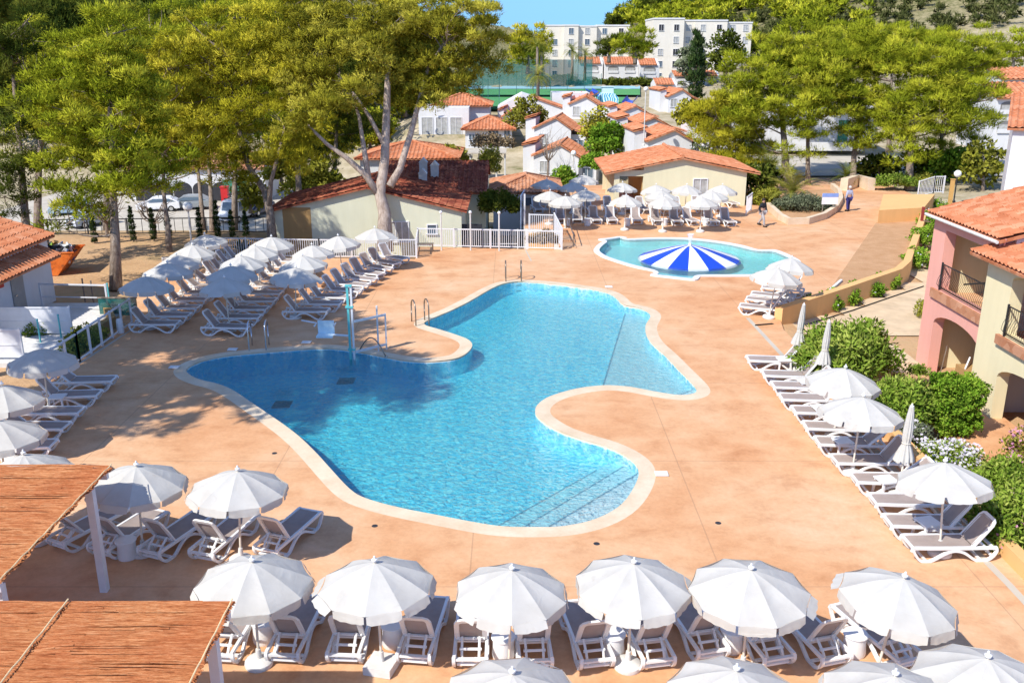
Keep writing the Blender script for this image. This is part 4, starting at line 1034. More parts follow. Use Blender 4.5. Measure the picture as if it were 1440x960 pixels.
# trailing plants along the outside of the orange wall
GC = 'trailing plants outside the orange wall'
for i, (px, py, sx, sy, h) in enumerate([(1306,298,1.1,1.9,.75),(1305,322,1.1,1.7,.85),(1298,348,1.1,1.5,.85),(1290,376,1.0,1.2,.7),(1243,404,.8,.5,.45),(1213,415,1.0,.5,.42),(1182,426,1.0,.5,.4),(1155,435,.9,.45,.32)]):
    shrub('trailing_plant', '%s green trailing plant from the top end of the orange wall' % ORD[i], P(px, py, -.4), (sx, sy, h+.25), 120+i, 'broadleaf', 30, 90, .12, .04, .24, ('petal', 12, .05), 'plant', False, GC)
# planter by the person and shrubs near the pit
shrub('lavender_bush', 'silvery grey-green bush filling the curved planter below the palm', P(1128,296,0), (2.3,1.2,.9), 131, 'greyleaf', 80, 120, .16, .03, .4, None, 'shrub', False, None)
shrub('leafy_bush', 'green bush between the cream building and the planter', P(1075,287,0), (1.2,1.0,1.0), 132, 'yellowleaf', 50, 100, .16, .05, .4, None, 'shrub', False, None)
shrub('leafy_bush', 'dark green bush in the sunken yard behind the white fence', D(703,300,60), (1.5,.9,1.3), 133, 'pine_dark', 60, 120, .14, .05, .36, None, 'shrub', False, None)
shrub('leafy_bush', 'dry low plants in the bed below the terrace stairs', D(763,343,53.5), (.9,.4,.6), 134, 'drybrush', 26, 90, .15, .03, .25, None, 'plant', False, None)
shrub('leafy_bush', 'light green bushes along the garden wall above the orange ramp', P(1262,262,.3), (2.0,1.0,.8), 135, 'oleander', 50, 90, .2, .05, .4, None, 'shrub', False, None)
shrub('leafy_bush', 'yellowish bush beside the white stair balustrade above the ramp', P(1295,262,.3), (1.2,1.0,.8), 136, 'yellowleaf', 36, 90, .2, .05, .4, None, 'shrub', False, None)
shrub('leafy_bush', 'bright green bush behind the blue shaded parasols of the terrace', D(793,262,74), (1.1,1.0,1.3), 137, 'broadleaf', 36, 90, .2, .08, .4, None, 'shrub', False, None)
shrub('leafy_bush', 'low round green bush at the corner of the near white cottage', D(838,238,84), (1.6,1.2,1.2), 138, 'broadleaf', 36, 90, .2, .08, .4, None, 'shrub', False, None)
shrub('leafy_bush', 'yellow bush covering the old reed pergola before the restaurant', D(690,208,88), (2.3,1.3,1.1), 139, 'drybrush', 50, 60, .25, .06, .5, None, 'shrub', False, None)
shrub('leafy_bush', 'yellow-green bush in the yard between the hip roof and the near cottage', D(690,245,80), (1.0,1.0,2.2), 140, 'yellowleaf', 36, 80, .2, .07, .45, None, 'shrub', False, None)
shrub('leafy_bush', 'green hedge patch in the ramp garden beside the tiled hut', P(56,472,-.1), (.7,.5,.6), 141, 'oleander', 36, 90, .12, .04, .24, None, 'shrub', False, None)
shrub('leafy_bush', 'dry leafy growth behind the white railing of the deck', P(118,492,-.2), (.5,1.6,.7), 142, 'yellowleaf', 50, 80, .12, .04, .26, None, 'shrub', False, None)
shrub('leafy_bush', 'dark clipped hedge above the retaining wall of the row houses', D(880,121,205), (14,1.2,.9), 143, 'pine_dark', 120, 50, .6, .2, .8, None, 'hedge', False, None)
shrub('blossom_bush', 'white blossoming bush at the corner of the right cottage', D(1005,215,90), (2.2,1.4,1.4), 144, 'greyleaf', 50, 70, .2, .08, .5, ('petal', 400, .14), 'shrub', False, None)
# agave-like dark plants behind the left railing
def spiky(label, p, n, L, seed, mat='palm', grp=None, name='agave_plant'):
    rg = np.random.default_rng(seed); root = thing(name, label, 'plant', p, 0, grp); m = MB()
    for i in range(n):
        a = rg.uniform(0, 6.28); e = rg.uniform(.3, 1.2); l = L*rg.uniform(.7,1.1); u = np.array([math.cos(a)*math.cos(e), math.sin(a)*math.cos(e), math.sin(e)]); s = np.array([-math.sin(a), math.cos(a), 0])*L*.07
        q = [u*l*t + np.array([0,0,-.25*l*t*t]) for t in (0,.5,1)]
        m.add([q[0]-s*.6, q[0]+s*.6, q[1]+s, q[1]-s, q[2]], [(0,1,2,3),(3,2,4)])
    me = m.mesh('leaves', M[mat]); a_ = me.attributes.new('tint','FLOAT','POINT'); a_.data.foreach_set('value', rg.random(len(me.vertices)).astype(np.float32)*.6)
    link('leaves', me, root); return root
spiky('dark spiky agave behind the far white parasol of the railing line', Vector((-17.4,50.6,-.1)), 26, 1.4, 151, 'cypress')
spiky('dark spiky agave next to the leaning twin-stemmed pine', Vector((-15.2,51.2,-.1)), 26, 1.2, 152, 'cypress')
# palms
def palm(label, base, h, fr, nf, seed, grp, droop=.55, mat='palm', name='palm_tree', r=.22, leaf=.36):
    rg = np.random.default_rng(seed); root = thing(name, label, 'palm tree', base, 0, grp)
    t = MB(); t.tube([(0,0,0),(.05*h*.2,0,h*.5),(.03,0,h)], [r*1.3,r,r*.9], 9); t.build('trunk', M['bark'], root, 'all')
    vs = []; tt = []
    for i in range(nf):
        a = 2*math.pi*i*.381966+rg.normal()*.1; e = R(rg.uniform(-15, 85)); L = fr*rg.uniform(.8,1.1)
        n = 26; pts = []
        for k in range(n+1):
            s = k/n; ee = e-droop*2.2*s*s
            pts.append(None)
        q = np.array([0,0,h]); dirs = []
        for k in range(n):
            s = k/n; ee = e-droop*2.0*s; d_ = np.array([math.cos(a)*math.cos(ee), math.sin(a)*math.cos(ee), math.sin(ee)]); side = np.array([-math.sin(a), math.cos(a), 0]); upv = np.cross(side, d_)*-1
            nq = q+d_*L/n
            ll = leaf*fr*.6*math.sin(math.pi*min(1, .12+.86*s))*.8
            tint = rg.random()*.6+.2+ (.2 if e > .8 else -.1)
            for sg in (-1, 1):
                tip = q+side*sg*ll+d_*ll*.55-np.array([0,0,1])*ll*.18+upv*ll*.18+rg.normal(size=3)*ll*.06
                w2 = d_*max(.012, L*.0085)
                vs += [q-w2, q+w2, tip]; tt += [tint]*3
            wr = side*.012*fr*.6; vs += [q-wr, q+wr, nq]; tt += [tint+.2]*3
            q = nq
    link('fronds', raw_mesh('fronds', np.array(vs), 3, [M[mat]], np.clip(tt,0,1)), root)
    return root
palm('bushy golden feather palm in the curved planter', P(1112,292,0), 1.0, 2.7, 46, 161, None)
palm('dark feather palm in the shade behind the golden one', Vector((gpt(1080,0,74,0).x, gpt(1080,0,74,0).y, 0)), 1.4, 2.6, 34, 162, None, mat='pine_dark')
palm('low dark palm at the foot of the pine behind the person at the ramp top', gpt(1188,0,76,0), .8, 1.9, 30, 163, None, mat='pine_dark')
for i, (px, yt, yb, d_, lab) in enumerate([(755,66,112,168,'palm left of the pair beside the tennis nets'),(761,72,112,170,'palm directly beside the leftmost palm at the tennis nets'),(804,72,112,175,'thick-headed palm before the row houses, left one of two'),(822,76,114,176,'slimmer palm before the row houses, next to the thick-headed one'),(756,106,142,135,'low palm before the near tennis court fence')]):
    b = D(px, yb, d_); tpp = D(px, yt, d_)
    palm(lab, b, tpp.z-b.z, 2.9, 40, 170+i, 'palms by the tennis courts', .7, r=.25)
# bare small trees
def bare(label, base, h, seed, grp=None):
    rg = np.random.default_rng(seed); root = thing('bare_tree', label, 'tree', base, 0, grp); t = MB(); b_ = MB()
    t.tube([(0,0,0),(.05,0,h*.4)], [.12,.09], 7)
    for i in range(14):
        a = rg.uniform(0,6.28); q = np.array([math.cos(a)*h*.5*rg.uniform(.4,1), math.sin(a)*h*.5*rg.uniform(.4,1), h*rg.uniform(.6,1)])
        b_.tube(limb_path((.05,0,h*.38), q, rg, .3), [.05*(1-.8*k/6) for k in range(7)], 5, False)
        for _ in range(3):
            e = q+rg.normal(size=3)*h*.14; b_.tube(limb_path(q*.7+np.array([0,0,h*.1]), e, rg, .1), [.02*(1-.7*k/6) for k in range(7)], 4, False)
    t.build('trunk', M['bark'], root); b_.build('branches', M['bark'], root)
bare('leafless tree with spreading twigs before the near white cottage', D(770,252,92), 4.6, 181)
bare('dry thin-branched tree at the edge of the car park, nearer the skip', Vector((gpt(190,0,60,0).x, 55.2, -.2)), 2.6, 182, 'dry young trees before the car park')
bare('dry thin-branched tree at the edge of the car park, nearer the globe lamp', Vector((gpt(252,0,61,0).x, 56.2, -.3)), 2.4, 183, 'dry young trees before the car park')
# far woods on the hills: one mass each
def wood(name, label, pts, seed, mat, rc, per, L, W):
    rg = np.random.default_rng(seed); cen = []; rad = []
    for x, y, h in pts:
        z = lz(x, y)
        for _ in range(9):
            cen.append((x+rg.normal()*h*.2, y+rg.normal()*h*.2, z+h*rg.uniform(.25,.95))); rad.append(rc*h*rg.uniform(.14,.27))
    cot, ti, nn = needles(rg, np.array(cen), np.array(rad), per, L, W, .75)
    o = link(name, raw_mesh(name, cot, 3, [M[mat]], ti, None, nn)); tag(o, label, 'wood', None, 'stuff')
rgw = np.random.default_rng(5)
pts = [(rgw.uniform(-165,-22)*(1 if _ % 3 else .75), rgw.uniform(122,240), rgw.uniform(8,13)) for _ in range(900)]
wood('pine_wood', 'dense pine wood covering the hillside at the top left', pts, 6, 'pine_dark', 1, 75, 1.1, .19)
pts = [(x, 425+rgw.normal()*12, rgw.uniform(8,13)) for x in rgw.uniform(56,125,70)] + [(x, 420+rgw.normal()*9, rgw.uniform(4,7)) for x in rgw.uniform(38,56,9)]
wood('ridge_wood', 'line of dark pines along the ridge behind the hotel', pts, 7, 'pine_dark', 1, 70, 1.6, .25)
pts = [(rgw.uniform(60,230), rgw.uniform(230,420), rgw.uniform(1.5,4.5)) for _ in range(1100)]
wood('hill_scrub', 'low scrub scattered over the bare hill at the top right', pts, 8, 'scrub', 1.2, 24, .9, .16)
pts = [(rgw.uniform(45,120), rgw.uniform(260,400), rgw.uniform(5,9)) for _ in range(90)]
wood('hillside_wood', 'scattered pines on the slope behind the right hotel wing', pts, 9, 'pine_green', 1, 60, 1.3, .2)
# ------------------------------------------------------------------ buildings
def tile_plane(mb, a, b, up, inL=0.0, inR=0.0, pitch=.24, amp=.045, rows=None, th=.09):
    a = Vector(a); b = Vector(b); up = Vector(up); e = b-a; W = e.length; eu = e/W; nr = eu.cross(up).normalized()
    if nr.z < 0: nr = -nr
    sl = up.length; rows = rows or max(2, int(sl/.42))
    nu = max(4, int(W/pitch*6)); nv = rows*2
    vs = []
    for i in range(nu+1):
        u = W*i/nu; vm = 1.0
        if inL > 0: vm = min(vm, u/inL)
        if inR > 0: vm = min(vm, (W-u)/inR)
        ph = 2*math.pi*u/pitch; s = math.sin(ph); hgt = amp*(s if s > 0 else .45*s)
        for j in range(nv+1):
            k = j//2; v = (k/rows) if j % 2 == 0 else ((k+1)/rows - .02/rows)
            st = .03 if j % 2 == 0 else 0.0
            v = min(v, 1)*vm
            vs.append(a+eu*u+up*v+nr*(hgt+st+.02))
    mb.add(vs, [(i*(nv+1)+j, (i+1)*(nv+1)+j, (i+1)*(nv+1)+j+1, i*(nv+1)+j+1) for i in range(nu) for j in range(nv)])
    # under-slab
    c = b+up-eu*inR; d = a+up+eu*inL; lo = -nr*th
    q = [a,b,c,d] if (c-d).length > 1e-3 else [a,b,c]
    n = len(q); v0 = [p-nr*.03 for p in q]+[p+lo-nr*.03 for p in q]
    mb.add(v0, [tuple(range(n)), tuple(range(2*n-1,n-1,-1))]+[(i,n+i,n+(i+1)%n,(i+1)%n) for i in range(n)])
def gable(root, x0, x1, y0, y1, z0, he, hr, wallmat, tilemat, ov=.35, xr=None, pitch=.24, amp=.045, name='wall', roof=True, verge=.25):
    """gable end faces -y; ridge runs along y at x=xr"""
    xr = (x0+x1)/2 if xr is None else xr
    m = MB(); pr = [(x0,z0),(x1,z0),(x1,he),(xr,hr),(x0,he)]
    n = 5; m.add([(x,y0,z) for x, z in pr]+[(x,y1,z) for x, z in pr], [tuple(range(n)), tuple(range(2*n-1,n-1,-1))]+[(i,n+i,n+(i+1)%n,(i+1)%n) for i in range(n)])
    wl = m.build(name, wallmat, root)
    if roof:
        r = MB(); sL = (hr-he)/(xr-x0); sR = (hr-he)/(x1-xr)
        tile_plane(r, (x0-ov, y1+verge, he-ov*sL+.06), (x0-ov, y0-verge, he-ov*sL+.06), (xr-x0+ov, 0, hr-he+ov*sL), 0, 0, pitch, amp)
        tile_plane(r, (x1+ov, y0-verge, he-ov*sR+.06), (x1+ov, y1+verge, he-ov*sR+.06), (xr-x1-ov, 0, hr-he+ov*sR), 0, 0, pitch, amp)
        r.tube([(xr, y0-verge, hr+.09), (xr, y1+verge, hr+.09)], .11, 8)
        r.build('roof', tilemat, root)
    return wl
def hip(root, x0, x1, y0, y1, he, hr, tilemat, ov=.4, pitch=.26, amp=.045):
    X0, X1, Y0, Y1 = x0-ov, x1+ov, y0-ov, y1+ov; w_, d_ = X1-X0, Y1-Y0; r = MB(); h = hr-he
    ins = min(w_, d_)/2
    tile_plane(r, (X0,Y0,he), (X1,Y0,he), (0,d_/2 if w_ >= d_ else ins,h), ins, ins, pitch, amp)
    tile_plane(r, (X1,Y1,he), (X0,Y1,he), (0,-(d_/2 if w_ >= d_ else ins),h), ins, ins, pitch, amp)
    tile_plane(r, (X1,Y0,he), (X1,Y1,he), (-ins,0,h), ins, ins, pitch, amp)
    tile_plane(r, (X0,Y1,he), (X0,Y0,he), (ins,0,h), ins, ins, pitch, amp)
    ym, xm = (Y0+Y1)/2, (X0+X1)/2
    e0, e1 = ((X0+ins,ym,hr),(X1-ins,ym,hr)) if w_ >= d_ else ((xm,Y0+ins,hr),(xm,Y1-ins,hr))
    cn = [(X0,Y0,he),(X1,Y0,he),(X1,Y1,he),(X0,Y1,he)]
    lift = lambda p: (p[0], p[1], p[2]+.07)
    ends = [e0,e1,e1,e0] if w_ >= d_ else [e0,e0,e1,e1]
    for c_, e_ in zip(cn, ends): r.tube([lift(c_), lift(e_)], .10, 6)
    if Vector(e0) != Vector(e1): r.tube([lift(e0), lift(e1)], .10, 6)
    r.build('roof', tilemat, root)
def boxwall(root, x0, x1, y0, y1, z0, z1, mat, name='wall'):
    m = MB(); m.bb(x0,x1,y0,y1,z0,z1); return m.build(name, mat, root)
def window(root, c, w_, h, face='-y', mat='glass', frame='white_metal', bars=1, name='window', dep=.06):
    """frame proud of the wall, panes inside"""
    x, y, z = c; f = MB(); t = .06
    def bx(mb, u0, u1, v0, v1, d0, d1):
        if face == '-y': mb.bb(x+u0, x+u1, y-d1, y-d0, z+v0, z+v1)
        elif face == '-x': mb.bb(x-d1, x-d0, y+u0, y+u1, z+v0, z+v1)
        else: mb.bb(x+d0, x+d1, y+u0, y+u1, z+v0, z+v1)
    bx(f, -w_/2-t, -w_/2, -h/2, h/2, 0, dep); bx(f, w_/2, w_/2+t, -h/2, h/2, 0, dep)
    bx(f, -w_/2-t, w_/2+t, h/2, h/2+t, 0, dep); bx(f, -w_/2-t-.05, w_/2+t+.05, -h/2-t, -h/2, 0, dep+.05)
    for i in range(bars):
        u = -w_/2+w_*(i+1)/(bars+1); bx(f, u-.025, u+.025, -h/2, h/2, .012, dep-.01)
    fo = f.build(name, M[frame], root)
    g = MB(); bx(g, -w_/2, w_/2, -h/2, h/2, -.02, .008); g.build('pane', M[mat], fo); return fo
def bld(name, label, loc, rz=0.0, cat='building', group=None): return thing(name, label, cat, loc, rz, group)
def D0(px, d, z): return gpt(px, 0, d, z)

# sage-green poolside building with red gable roof
p0 = D0(390, 55, -1.7); b = bld('poolside_building', 'long sage-green building with a red tiled gable roof behind the forked pine', p0)
Wd = D0(650, 55, 0).x-p0.x; zz = lambda py, d: HC-(py-70)*CT*d/F
he, hr = zz(291,55)+1.7, zz(258,55)+1.7; xr = D0(522, 55, 0).x-p0.x
gable(b, 0, Wd, 0, 6.6, 0, he, hr, M['sage_wall'], M['tile_red'], .35, xr)
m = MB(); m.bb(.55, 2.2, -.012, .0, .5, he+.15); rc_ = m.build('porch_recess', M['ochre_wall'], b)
window(b, (D0(563,55,0).x-p0.x, 0, 2.2), 1.1, 1.15, bars=2, mat='curtain_glass'); window(b, (D0(609,55,0).x-p0.x, 0, 2.35), .5, .5, bars=0)
m = MB(); m.bb(D0(643,55,0).x-p0.x, Wd+1.2, .3, .36, 0, 2.6); m.build('side_passage_painted_shade', M['dark'], b)  # flat dark panel, shade of the side passage put into its colour
b2 = bld('poolside_building', 'taller rear block with old barrel roof tiles and three stubby chimneys', D0(528, 61, -2.2))
Wd2 = D0(686,61,0).x-D0(528,61,0).x; e_, r_ = zz(267,61)+2.2, zz(222,66)+2.2
boxwall(b2, .3, Wd2-.15, .4, 9.6, 0, e_-.1, M['sage_wall'])
m = MB(); tile_plane(m, (0,0,e_), (Wd2,0,e_), (0,5,r_-e_), 0, 0, .30, .06); tile_plane(m, (Wd2,10,e_), (0,10,e_), (0,-5,r_-e_), 0, 0, .30, .06); m.build('roof', M['tile_red'], b2)
for px, py, h in ((593,250,1.0),(609,250,.8),(595,268,.9)):
    x = D0(px,61.5,0).x-D0(528,61.5,0).x; yb = 1.1 if py > 260 else 2.6; zb = e_+(r_-e_)*yb/5-.1
    c = MB(); c.box((x,yb,zb+h/2-.1),(.5,.5,h+.2)); c.add([(x-.3,yb-.3,zb+h),(x+.3,yb-.3,zb+h),(x+.3,yb+.3,zb+h),(x-.3,yb+.3,zb+h),(x,yb-.3,zb+h+.32),(x,yb+.3,zb+h+.32)], [(0,1,4),(1,2,5,4),(2,3,5),(3,0,4,5)]); c.build('chimney', M['concrete_white'], b2)
# hip-roofed kiosk in the sunken yard
b = bld('hip_roofed_kiosk', 'small white building with a dusty hipped tile roof beyond the white stair fence', D0(688, 67, -2.2)); w_ = D0(792,67,0).x-D0(688,67,0).x
he, hr = zz(268,67)+2.2, zz(243,70)+2.2
boxwall(b, .3, w_-.3, .3, 6.2, 0, he, M['white_wall']); hip(b, .3, w_-.3, .3, 6.2, he, hr, M['tile_dusty'], .35)
window(b, (w_*.42, .3, he-.75), 1.7, .7, bars=1, mat='glass')
# cream building on the terrace
b = bld('cream_pool_bar', 'cream gabled building with a porch and terracotta roof on the umbrella terrace', D0(866, 66.5, 0)); x0 = b.location.x
w_ = D0(1047,66.5,0).x-x0; he, hr = zz(240,66.5), zz(221,66.5)
xr = D0(956,66.5,0).x-x0
# porch corner is open: front wall right of it, posts at its edge
m = MB(); pr = [(1.9,0),(w_,0),(w_,he),(xr,hr-.02),(1.9,he+(hr-he)*1.9/xr)]; m.add([(x,0,z) for x, z in pr]+[(x,8.4,z) for x, z in pr], [tuple(range(5)), tuple(range(9,4,-1))]+[(i,5+i,5+(i+1)%5,(i+1)%5) for i in range(5)]); m.build('wall', M['cream_wall'], b)
r = MB(); sl_ = (hr-he)/(xr)
tile_plane(r, (-.9, 8.7, he-.9*sl_+.12), (-.9, -.3, he-.9*sl_+.12), (xr+.9, 0, hr-he+.9*sl_), 0, 0, .26, .05)
sr = (hr-he)/(w_-xr)
tile_plane(r, (w_+.9, -.3, he-.9*sr+.12), (w_+.9, 8.7, he-.9*sr+.12), (-(w_-xr)-.9, 0, hr-he+.9*sr), 0, 0, .26, .05); r.tube([(xr,-.3,hr+.2),(xr,8.7,hr+.2)], .12, 8); r.build('roof', M['tile_orange'], b)
for px_, yy in ((.0,.0),(.0,2.8),(.0,5.6),(.0,8.2)):
    m = MB(); m.bb(px_-.18, px_+.2, yy, yy+.35, 0, he); m.build('porch_post', M['cream_wall'], b)
m = MB(); m.bb(.02,1.9,.02,.34,he-.30,he+.12); m.build('porch_lintel', M['cream_wall'], b)
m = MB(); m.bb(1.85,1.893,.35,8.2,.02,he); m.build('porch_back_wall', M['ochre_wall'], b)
window(b, (D0(983,66.5,0).x-x0, 0, 1.35), .95, 1.1, bars=1, mat='curtain_glass')
m = MB(); m.bb(2.5,w_-.3,-.5,-.42,0,.9); 
# white village cottages
def cottage(label, px, d, zb, ztop, wpx, rz, grp='white tiled cottages behind the terrace'):
    b = bld('village_cottage', label, D0(px, d, zb), rz, 'cottage', grp); w_ = wpx*d/F; h = ztop-zb
    gable(b, w_*.16, w_*.74, 0, 7, 0, h*.72, h*.93, M['white_wall'], M['tile_orange'], .28, w_*.50, .36, .06)
    boxwall(b, 0, w_*.16, 1.2, 7.5, 0, h*.90, M['white_wall'], 'stair_wing'); 
    r = MB(); tile_plane(r, (-.15, 7.6, h*.90), (-.15, 1.0, h*.90), (w_*.2, 0, h*.08), 0, 0, .36, .06); r.build('stair_wing_roof', M['tile_orange'], b)
    boxwall(b, w_*.74, w_*.96, .8, 6, 0, h*.58, M['white_wall'], 'side_wing')
    r = MB(); tile_plane(r, (w_*1.0, .5, h*.60), (w_*1.0, 6.2, h*.60), (-w_*.28, 0, h*.12), 0, 0, .36, .06); r.build('side_wing_roof', M['tile_orange'], b)
    window(b, (w_*.30, 0, h*.5), .9, 1.1, mat='curtain_glass'); window(b, (w_*.85, .8, h*.38), 1.1, 1.0, mat='glass'); window(b, (w_*.16, 2.4, h*.55), .6, 1.1, '-x'); window(b, (w_*.16, 4.6, h*.55), .6, 1.1, '-x')
    m = MB(); m.bb(w_*.42, w_*.42+.95, -.05, 0, 0, 2.05); m.build('door', M['curtain_glass'], b)
    return b
cottage('nearest white cottage of the left pair, behind the leafless tree', 733, 96, -3.4, 1.9, 108, R(-9))
cottage('white cottage just above the nearest one of the left pair', 737, 109, -2.0, 3.6, 88, R(-9))
cottage('nearest white cottage of the right pair above the cream building roof', 893, 92, -1.2, 3.5, 106, R(4))
cottage('white cottage behind the nearest one of the right pair, beside the lamp pole', 868, 106, -1.2, 3.7, 100, R(4))
cottage('small white cottage roof at the far end of the right pair under the water slides', 858, 118, 0, 4.2, 70, R(4))
cottage('white cottage with an orange roof left of the slide house, beyond the left pair', 790, 126, .6, 5.0, 66, R(-6))
cottage('white cottage behind the small far one, between slides and cypress', 930, 132, 1.4, 5.6, 56, R(6))
cottage('white cottage half hidden by the olive trees right of the right pair', 985, 104, -.6, 4.0, 80, R(8))
cottage('low white cottage between the restaurant pavilion and the left pair', 700, 122, -.6, 3.6, 44, R(-6))
# restaurant complex in the middle left
b = bld('restaurant', 'white restaurant with tall glazed windows below an orange hipped roof', D0(590, 118, -2.2)); s = 118/F
boxwall(b, 0, 70*s, 0, 8, 0, zz(150,118)+2.2, M['white_wall']); 
hip(b, 18*s, 98*s, 4, 12, zz(157,118)+2.2+.6, zz(141,122)+2.2+.9, M['tile_orange'], .4, .4, .06)
boxwall(b, 18*s, 98*s, 4.2, 11.8, 0, zz(157,118)+2.2+.6, M['white_wall'], 'upper_wall')
for i in range(3): window(b, ((12+i*20)*s, 0, zz(178,118)+2.2), 15*s, 26*s, bars=1, mat='curtain_glass')
b = bld('restaurant', 'white pavilion with an orange pyramid-like hipped roof beside the old pergola', D0(650, 112, -2.4)); s = 112/F
boxwall(b, .4, 70*s, .4, 8, 0, zz(181,112)+2.4, M['white_wall']); hip(b, .4, 70*s, .4, 8, zz(181,112)+2.4, zz(162,116)+2.4, M['tile_orange'], .5, .4, .06)
window(b, (44*s, .4, zz(189,112)+2.4), 14*s, 1.3, bars=2); window(b, (63*s, .4, zz(189,112)+2.4), 8*s, 1.3, bars=1); window(b, (18*s, .4, zz(192,112)+2.4), 16*s, .6, bars=3)
b = bld('orange_roofed_pavilion', 'low pavilion with wide orange roof planes just behind the rear block', D0(500, 92, -2.6)); s = 92/F
boxwall(b, .5, 140*s, .5, 9, 0, zz(222,92)+2.6, M['white_wall']); hip(b, .5, 140*s, .5, 9.5, zz(222,92)+2.6, zz(198,96)+2.6, M['tile_orange'], .5, .4, .06)
b = bld('old_pergola', 'weathered reed-covered pergola with timber posts before the white pavilion', D0(662, 96, -2.6), 0, 'pergola'); s = 96/F
m = MB()
for i in range(5):
    for y in (0, 3.5):
        p = MB(); p.bb(i*12*s-.08, i*12*s+.08, y, y+.16, 0, 3.1); p.build('post', M['concrete_white'], b)
m.bb(-.3, 50*s, -.3, 4, 3.1, 3.22); m.build('reed_cover', simple('old_grey_reeds', (.50,.44,.35), .9, .25, 2), b)
# white sports hall wall and roofs by the tennis courts
b = bld('sports_hall', 'big white windowless hall with a sloping red roof edge beside the tennis court', D0(700, 128, -1)); s = 128/F
gable(b, 0, 92*s, 0, 7, 0, zz(150,128)+1, zz(131,128)+1, M['white_wall'], M['tile_orange'], .2, 34*s, .5, .07, roof=False)
m = MB(); tile_plane(m, (95*s,-.2,zz(152,128)+1.0), (95*s,7.2,zz(152,128)+1.0), (-45*s,0,(152-136)*s*.95), 0,0,.5,.07); m.build('roof', M['tile_orange'], b)
b = bld('changing_rooms', 'flat white block with a small turquoise panel beside the water slide', D0(776, 135, 0)); s = 135/F
boxwall(b, 0, 52*s, 0, 6, 0, zz(130,135), M['white_wall']); m = MB(); m.bb(20*s, 28*s, -.05, 0, zz(148,135), zz(140,135)); m.build('panel', M['lift_seat'], b)
# water slides
b = bld('slide_tower', 'pale blue painted water slide house with white patterns', D0(841, 140, 1.2), 0, 'slide'); s = 140/F
m = MB(); zt = zz(131,140)-1.2; w_ = 28*s; pr = [(0,0),(w_,0),(w_,zt*.8),(w_*.8,zt),(w_*.15,zt),(0,zt*.85)]
m.add([(x,0,z) for x, z in pr]+[(x,2.6,z) for x, z in pr], [tuple(range(6)), tuple(range(11,5,-1))]+[(i,6+i,6+(i+1)%6,(i+1)%6) for i in range(6)])
t = NT('painted_waves'); v = t.obj(); wv = t.n('ShaderNodeTexWave'); wv.inputs['Scale'].default_value = .9; wv.inputs['Distortion'].default_value = 9; t.l(v, wv.inputs['Vector'])
M['waves'] = t.done(t.bsdf(t.ramp(wv.outputs['Fac'], [(.25,(.08,.36,.62)),(.55,(.25,.62,.80)),(.85,(.85,.92,.95))]), .5))
m.build('painted_house', M['waves'], b)
m = MB(); m.bb(w_*.2,w_*.75,.3,1.8,zt,zt+.9); m.bb(w_*.15,w_*.8,.2,1.9,zt+.9,zt+1.0); m.build('cabin', M['lift_seat'], b)
def slide(label, col, pts, r):
    o = thing('water_slide', label, 'slide', pts[0], 0, None); L0 = Vector(pts[0]); m = MB(); ps = [Vector(p)-L0 for p in pts]
    n = 9; vs = []
    for i, p in enumerate(ps):
        t_ = (ps[min(i+1,len(ps)-1)]-ps[max(i-1,0)]).normalized(); sd_ = t_.cross(Vector((0,0,1))).normalized(); up_ = sd_.cross(t_)
        for j in range(n):
            a = math.pi*(1+j/(n-1)); vs.append(p+sd_*math.cos(a)*r+up_*math.sin(a)*r)
    m.add(vs, [(i*n+j, i*n+j+1, (i+1)*n+j+1, (i+1)*n+j) for i in range(len(ps)-1) for j in range(n-1)]); m.build('chute', simple('slide_'+label.split()[0], col, .3, .1), o)
    q = MB()
    for p in ps[1:-1:2]: q.tube([p-Vector((0,0,r)), (p.x,p.y,-L0.z+lz(L0.x+p.x, L0.y+p.y))], .07, 6)
    q.build('supports', M['white_metal'], o)
slide('orange water slide curling in front of the slide house', (.72,.20,.07), [D(838,128,139),D(828,134,137),D(815,133,134),D(806,138,131),D(815,144,128),D(830,146,127),D(838,151,126)], .6)
slide('pink-red water slide beside the flat white block', (.70,.16,.14), [D(812,128,136),D(822,136,133),D(832,141,131),D(842,146,130)], .55)
slide('blue water slide descending behind the orange one', (.04,.09,.45), [D(828,124,143),D(838,129,141),D(846,133,141)], .6)
slide('small blue and white kiddie slide right of the slide house', (.05,.10,.50), [D(890,134,138),D(886,138,136),D(882,143,134)], .8)
m = MB(); a_ = D(816,132,205); c_ = D(930,132,205); m.bb(a_.x, c_.x, a_.y, a_.y+1.0, a_.z-4, D(870,124,205).z); o = m.build('retaining_wall', simple('sandstone', (.55,.42,.27), .9, .25, .5)); tag(o, 'long sandstone retaining wall under the row houses', 'wall')
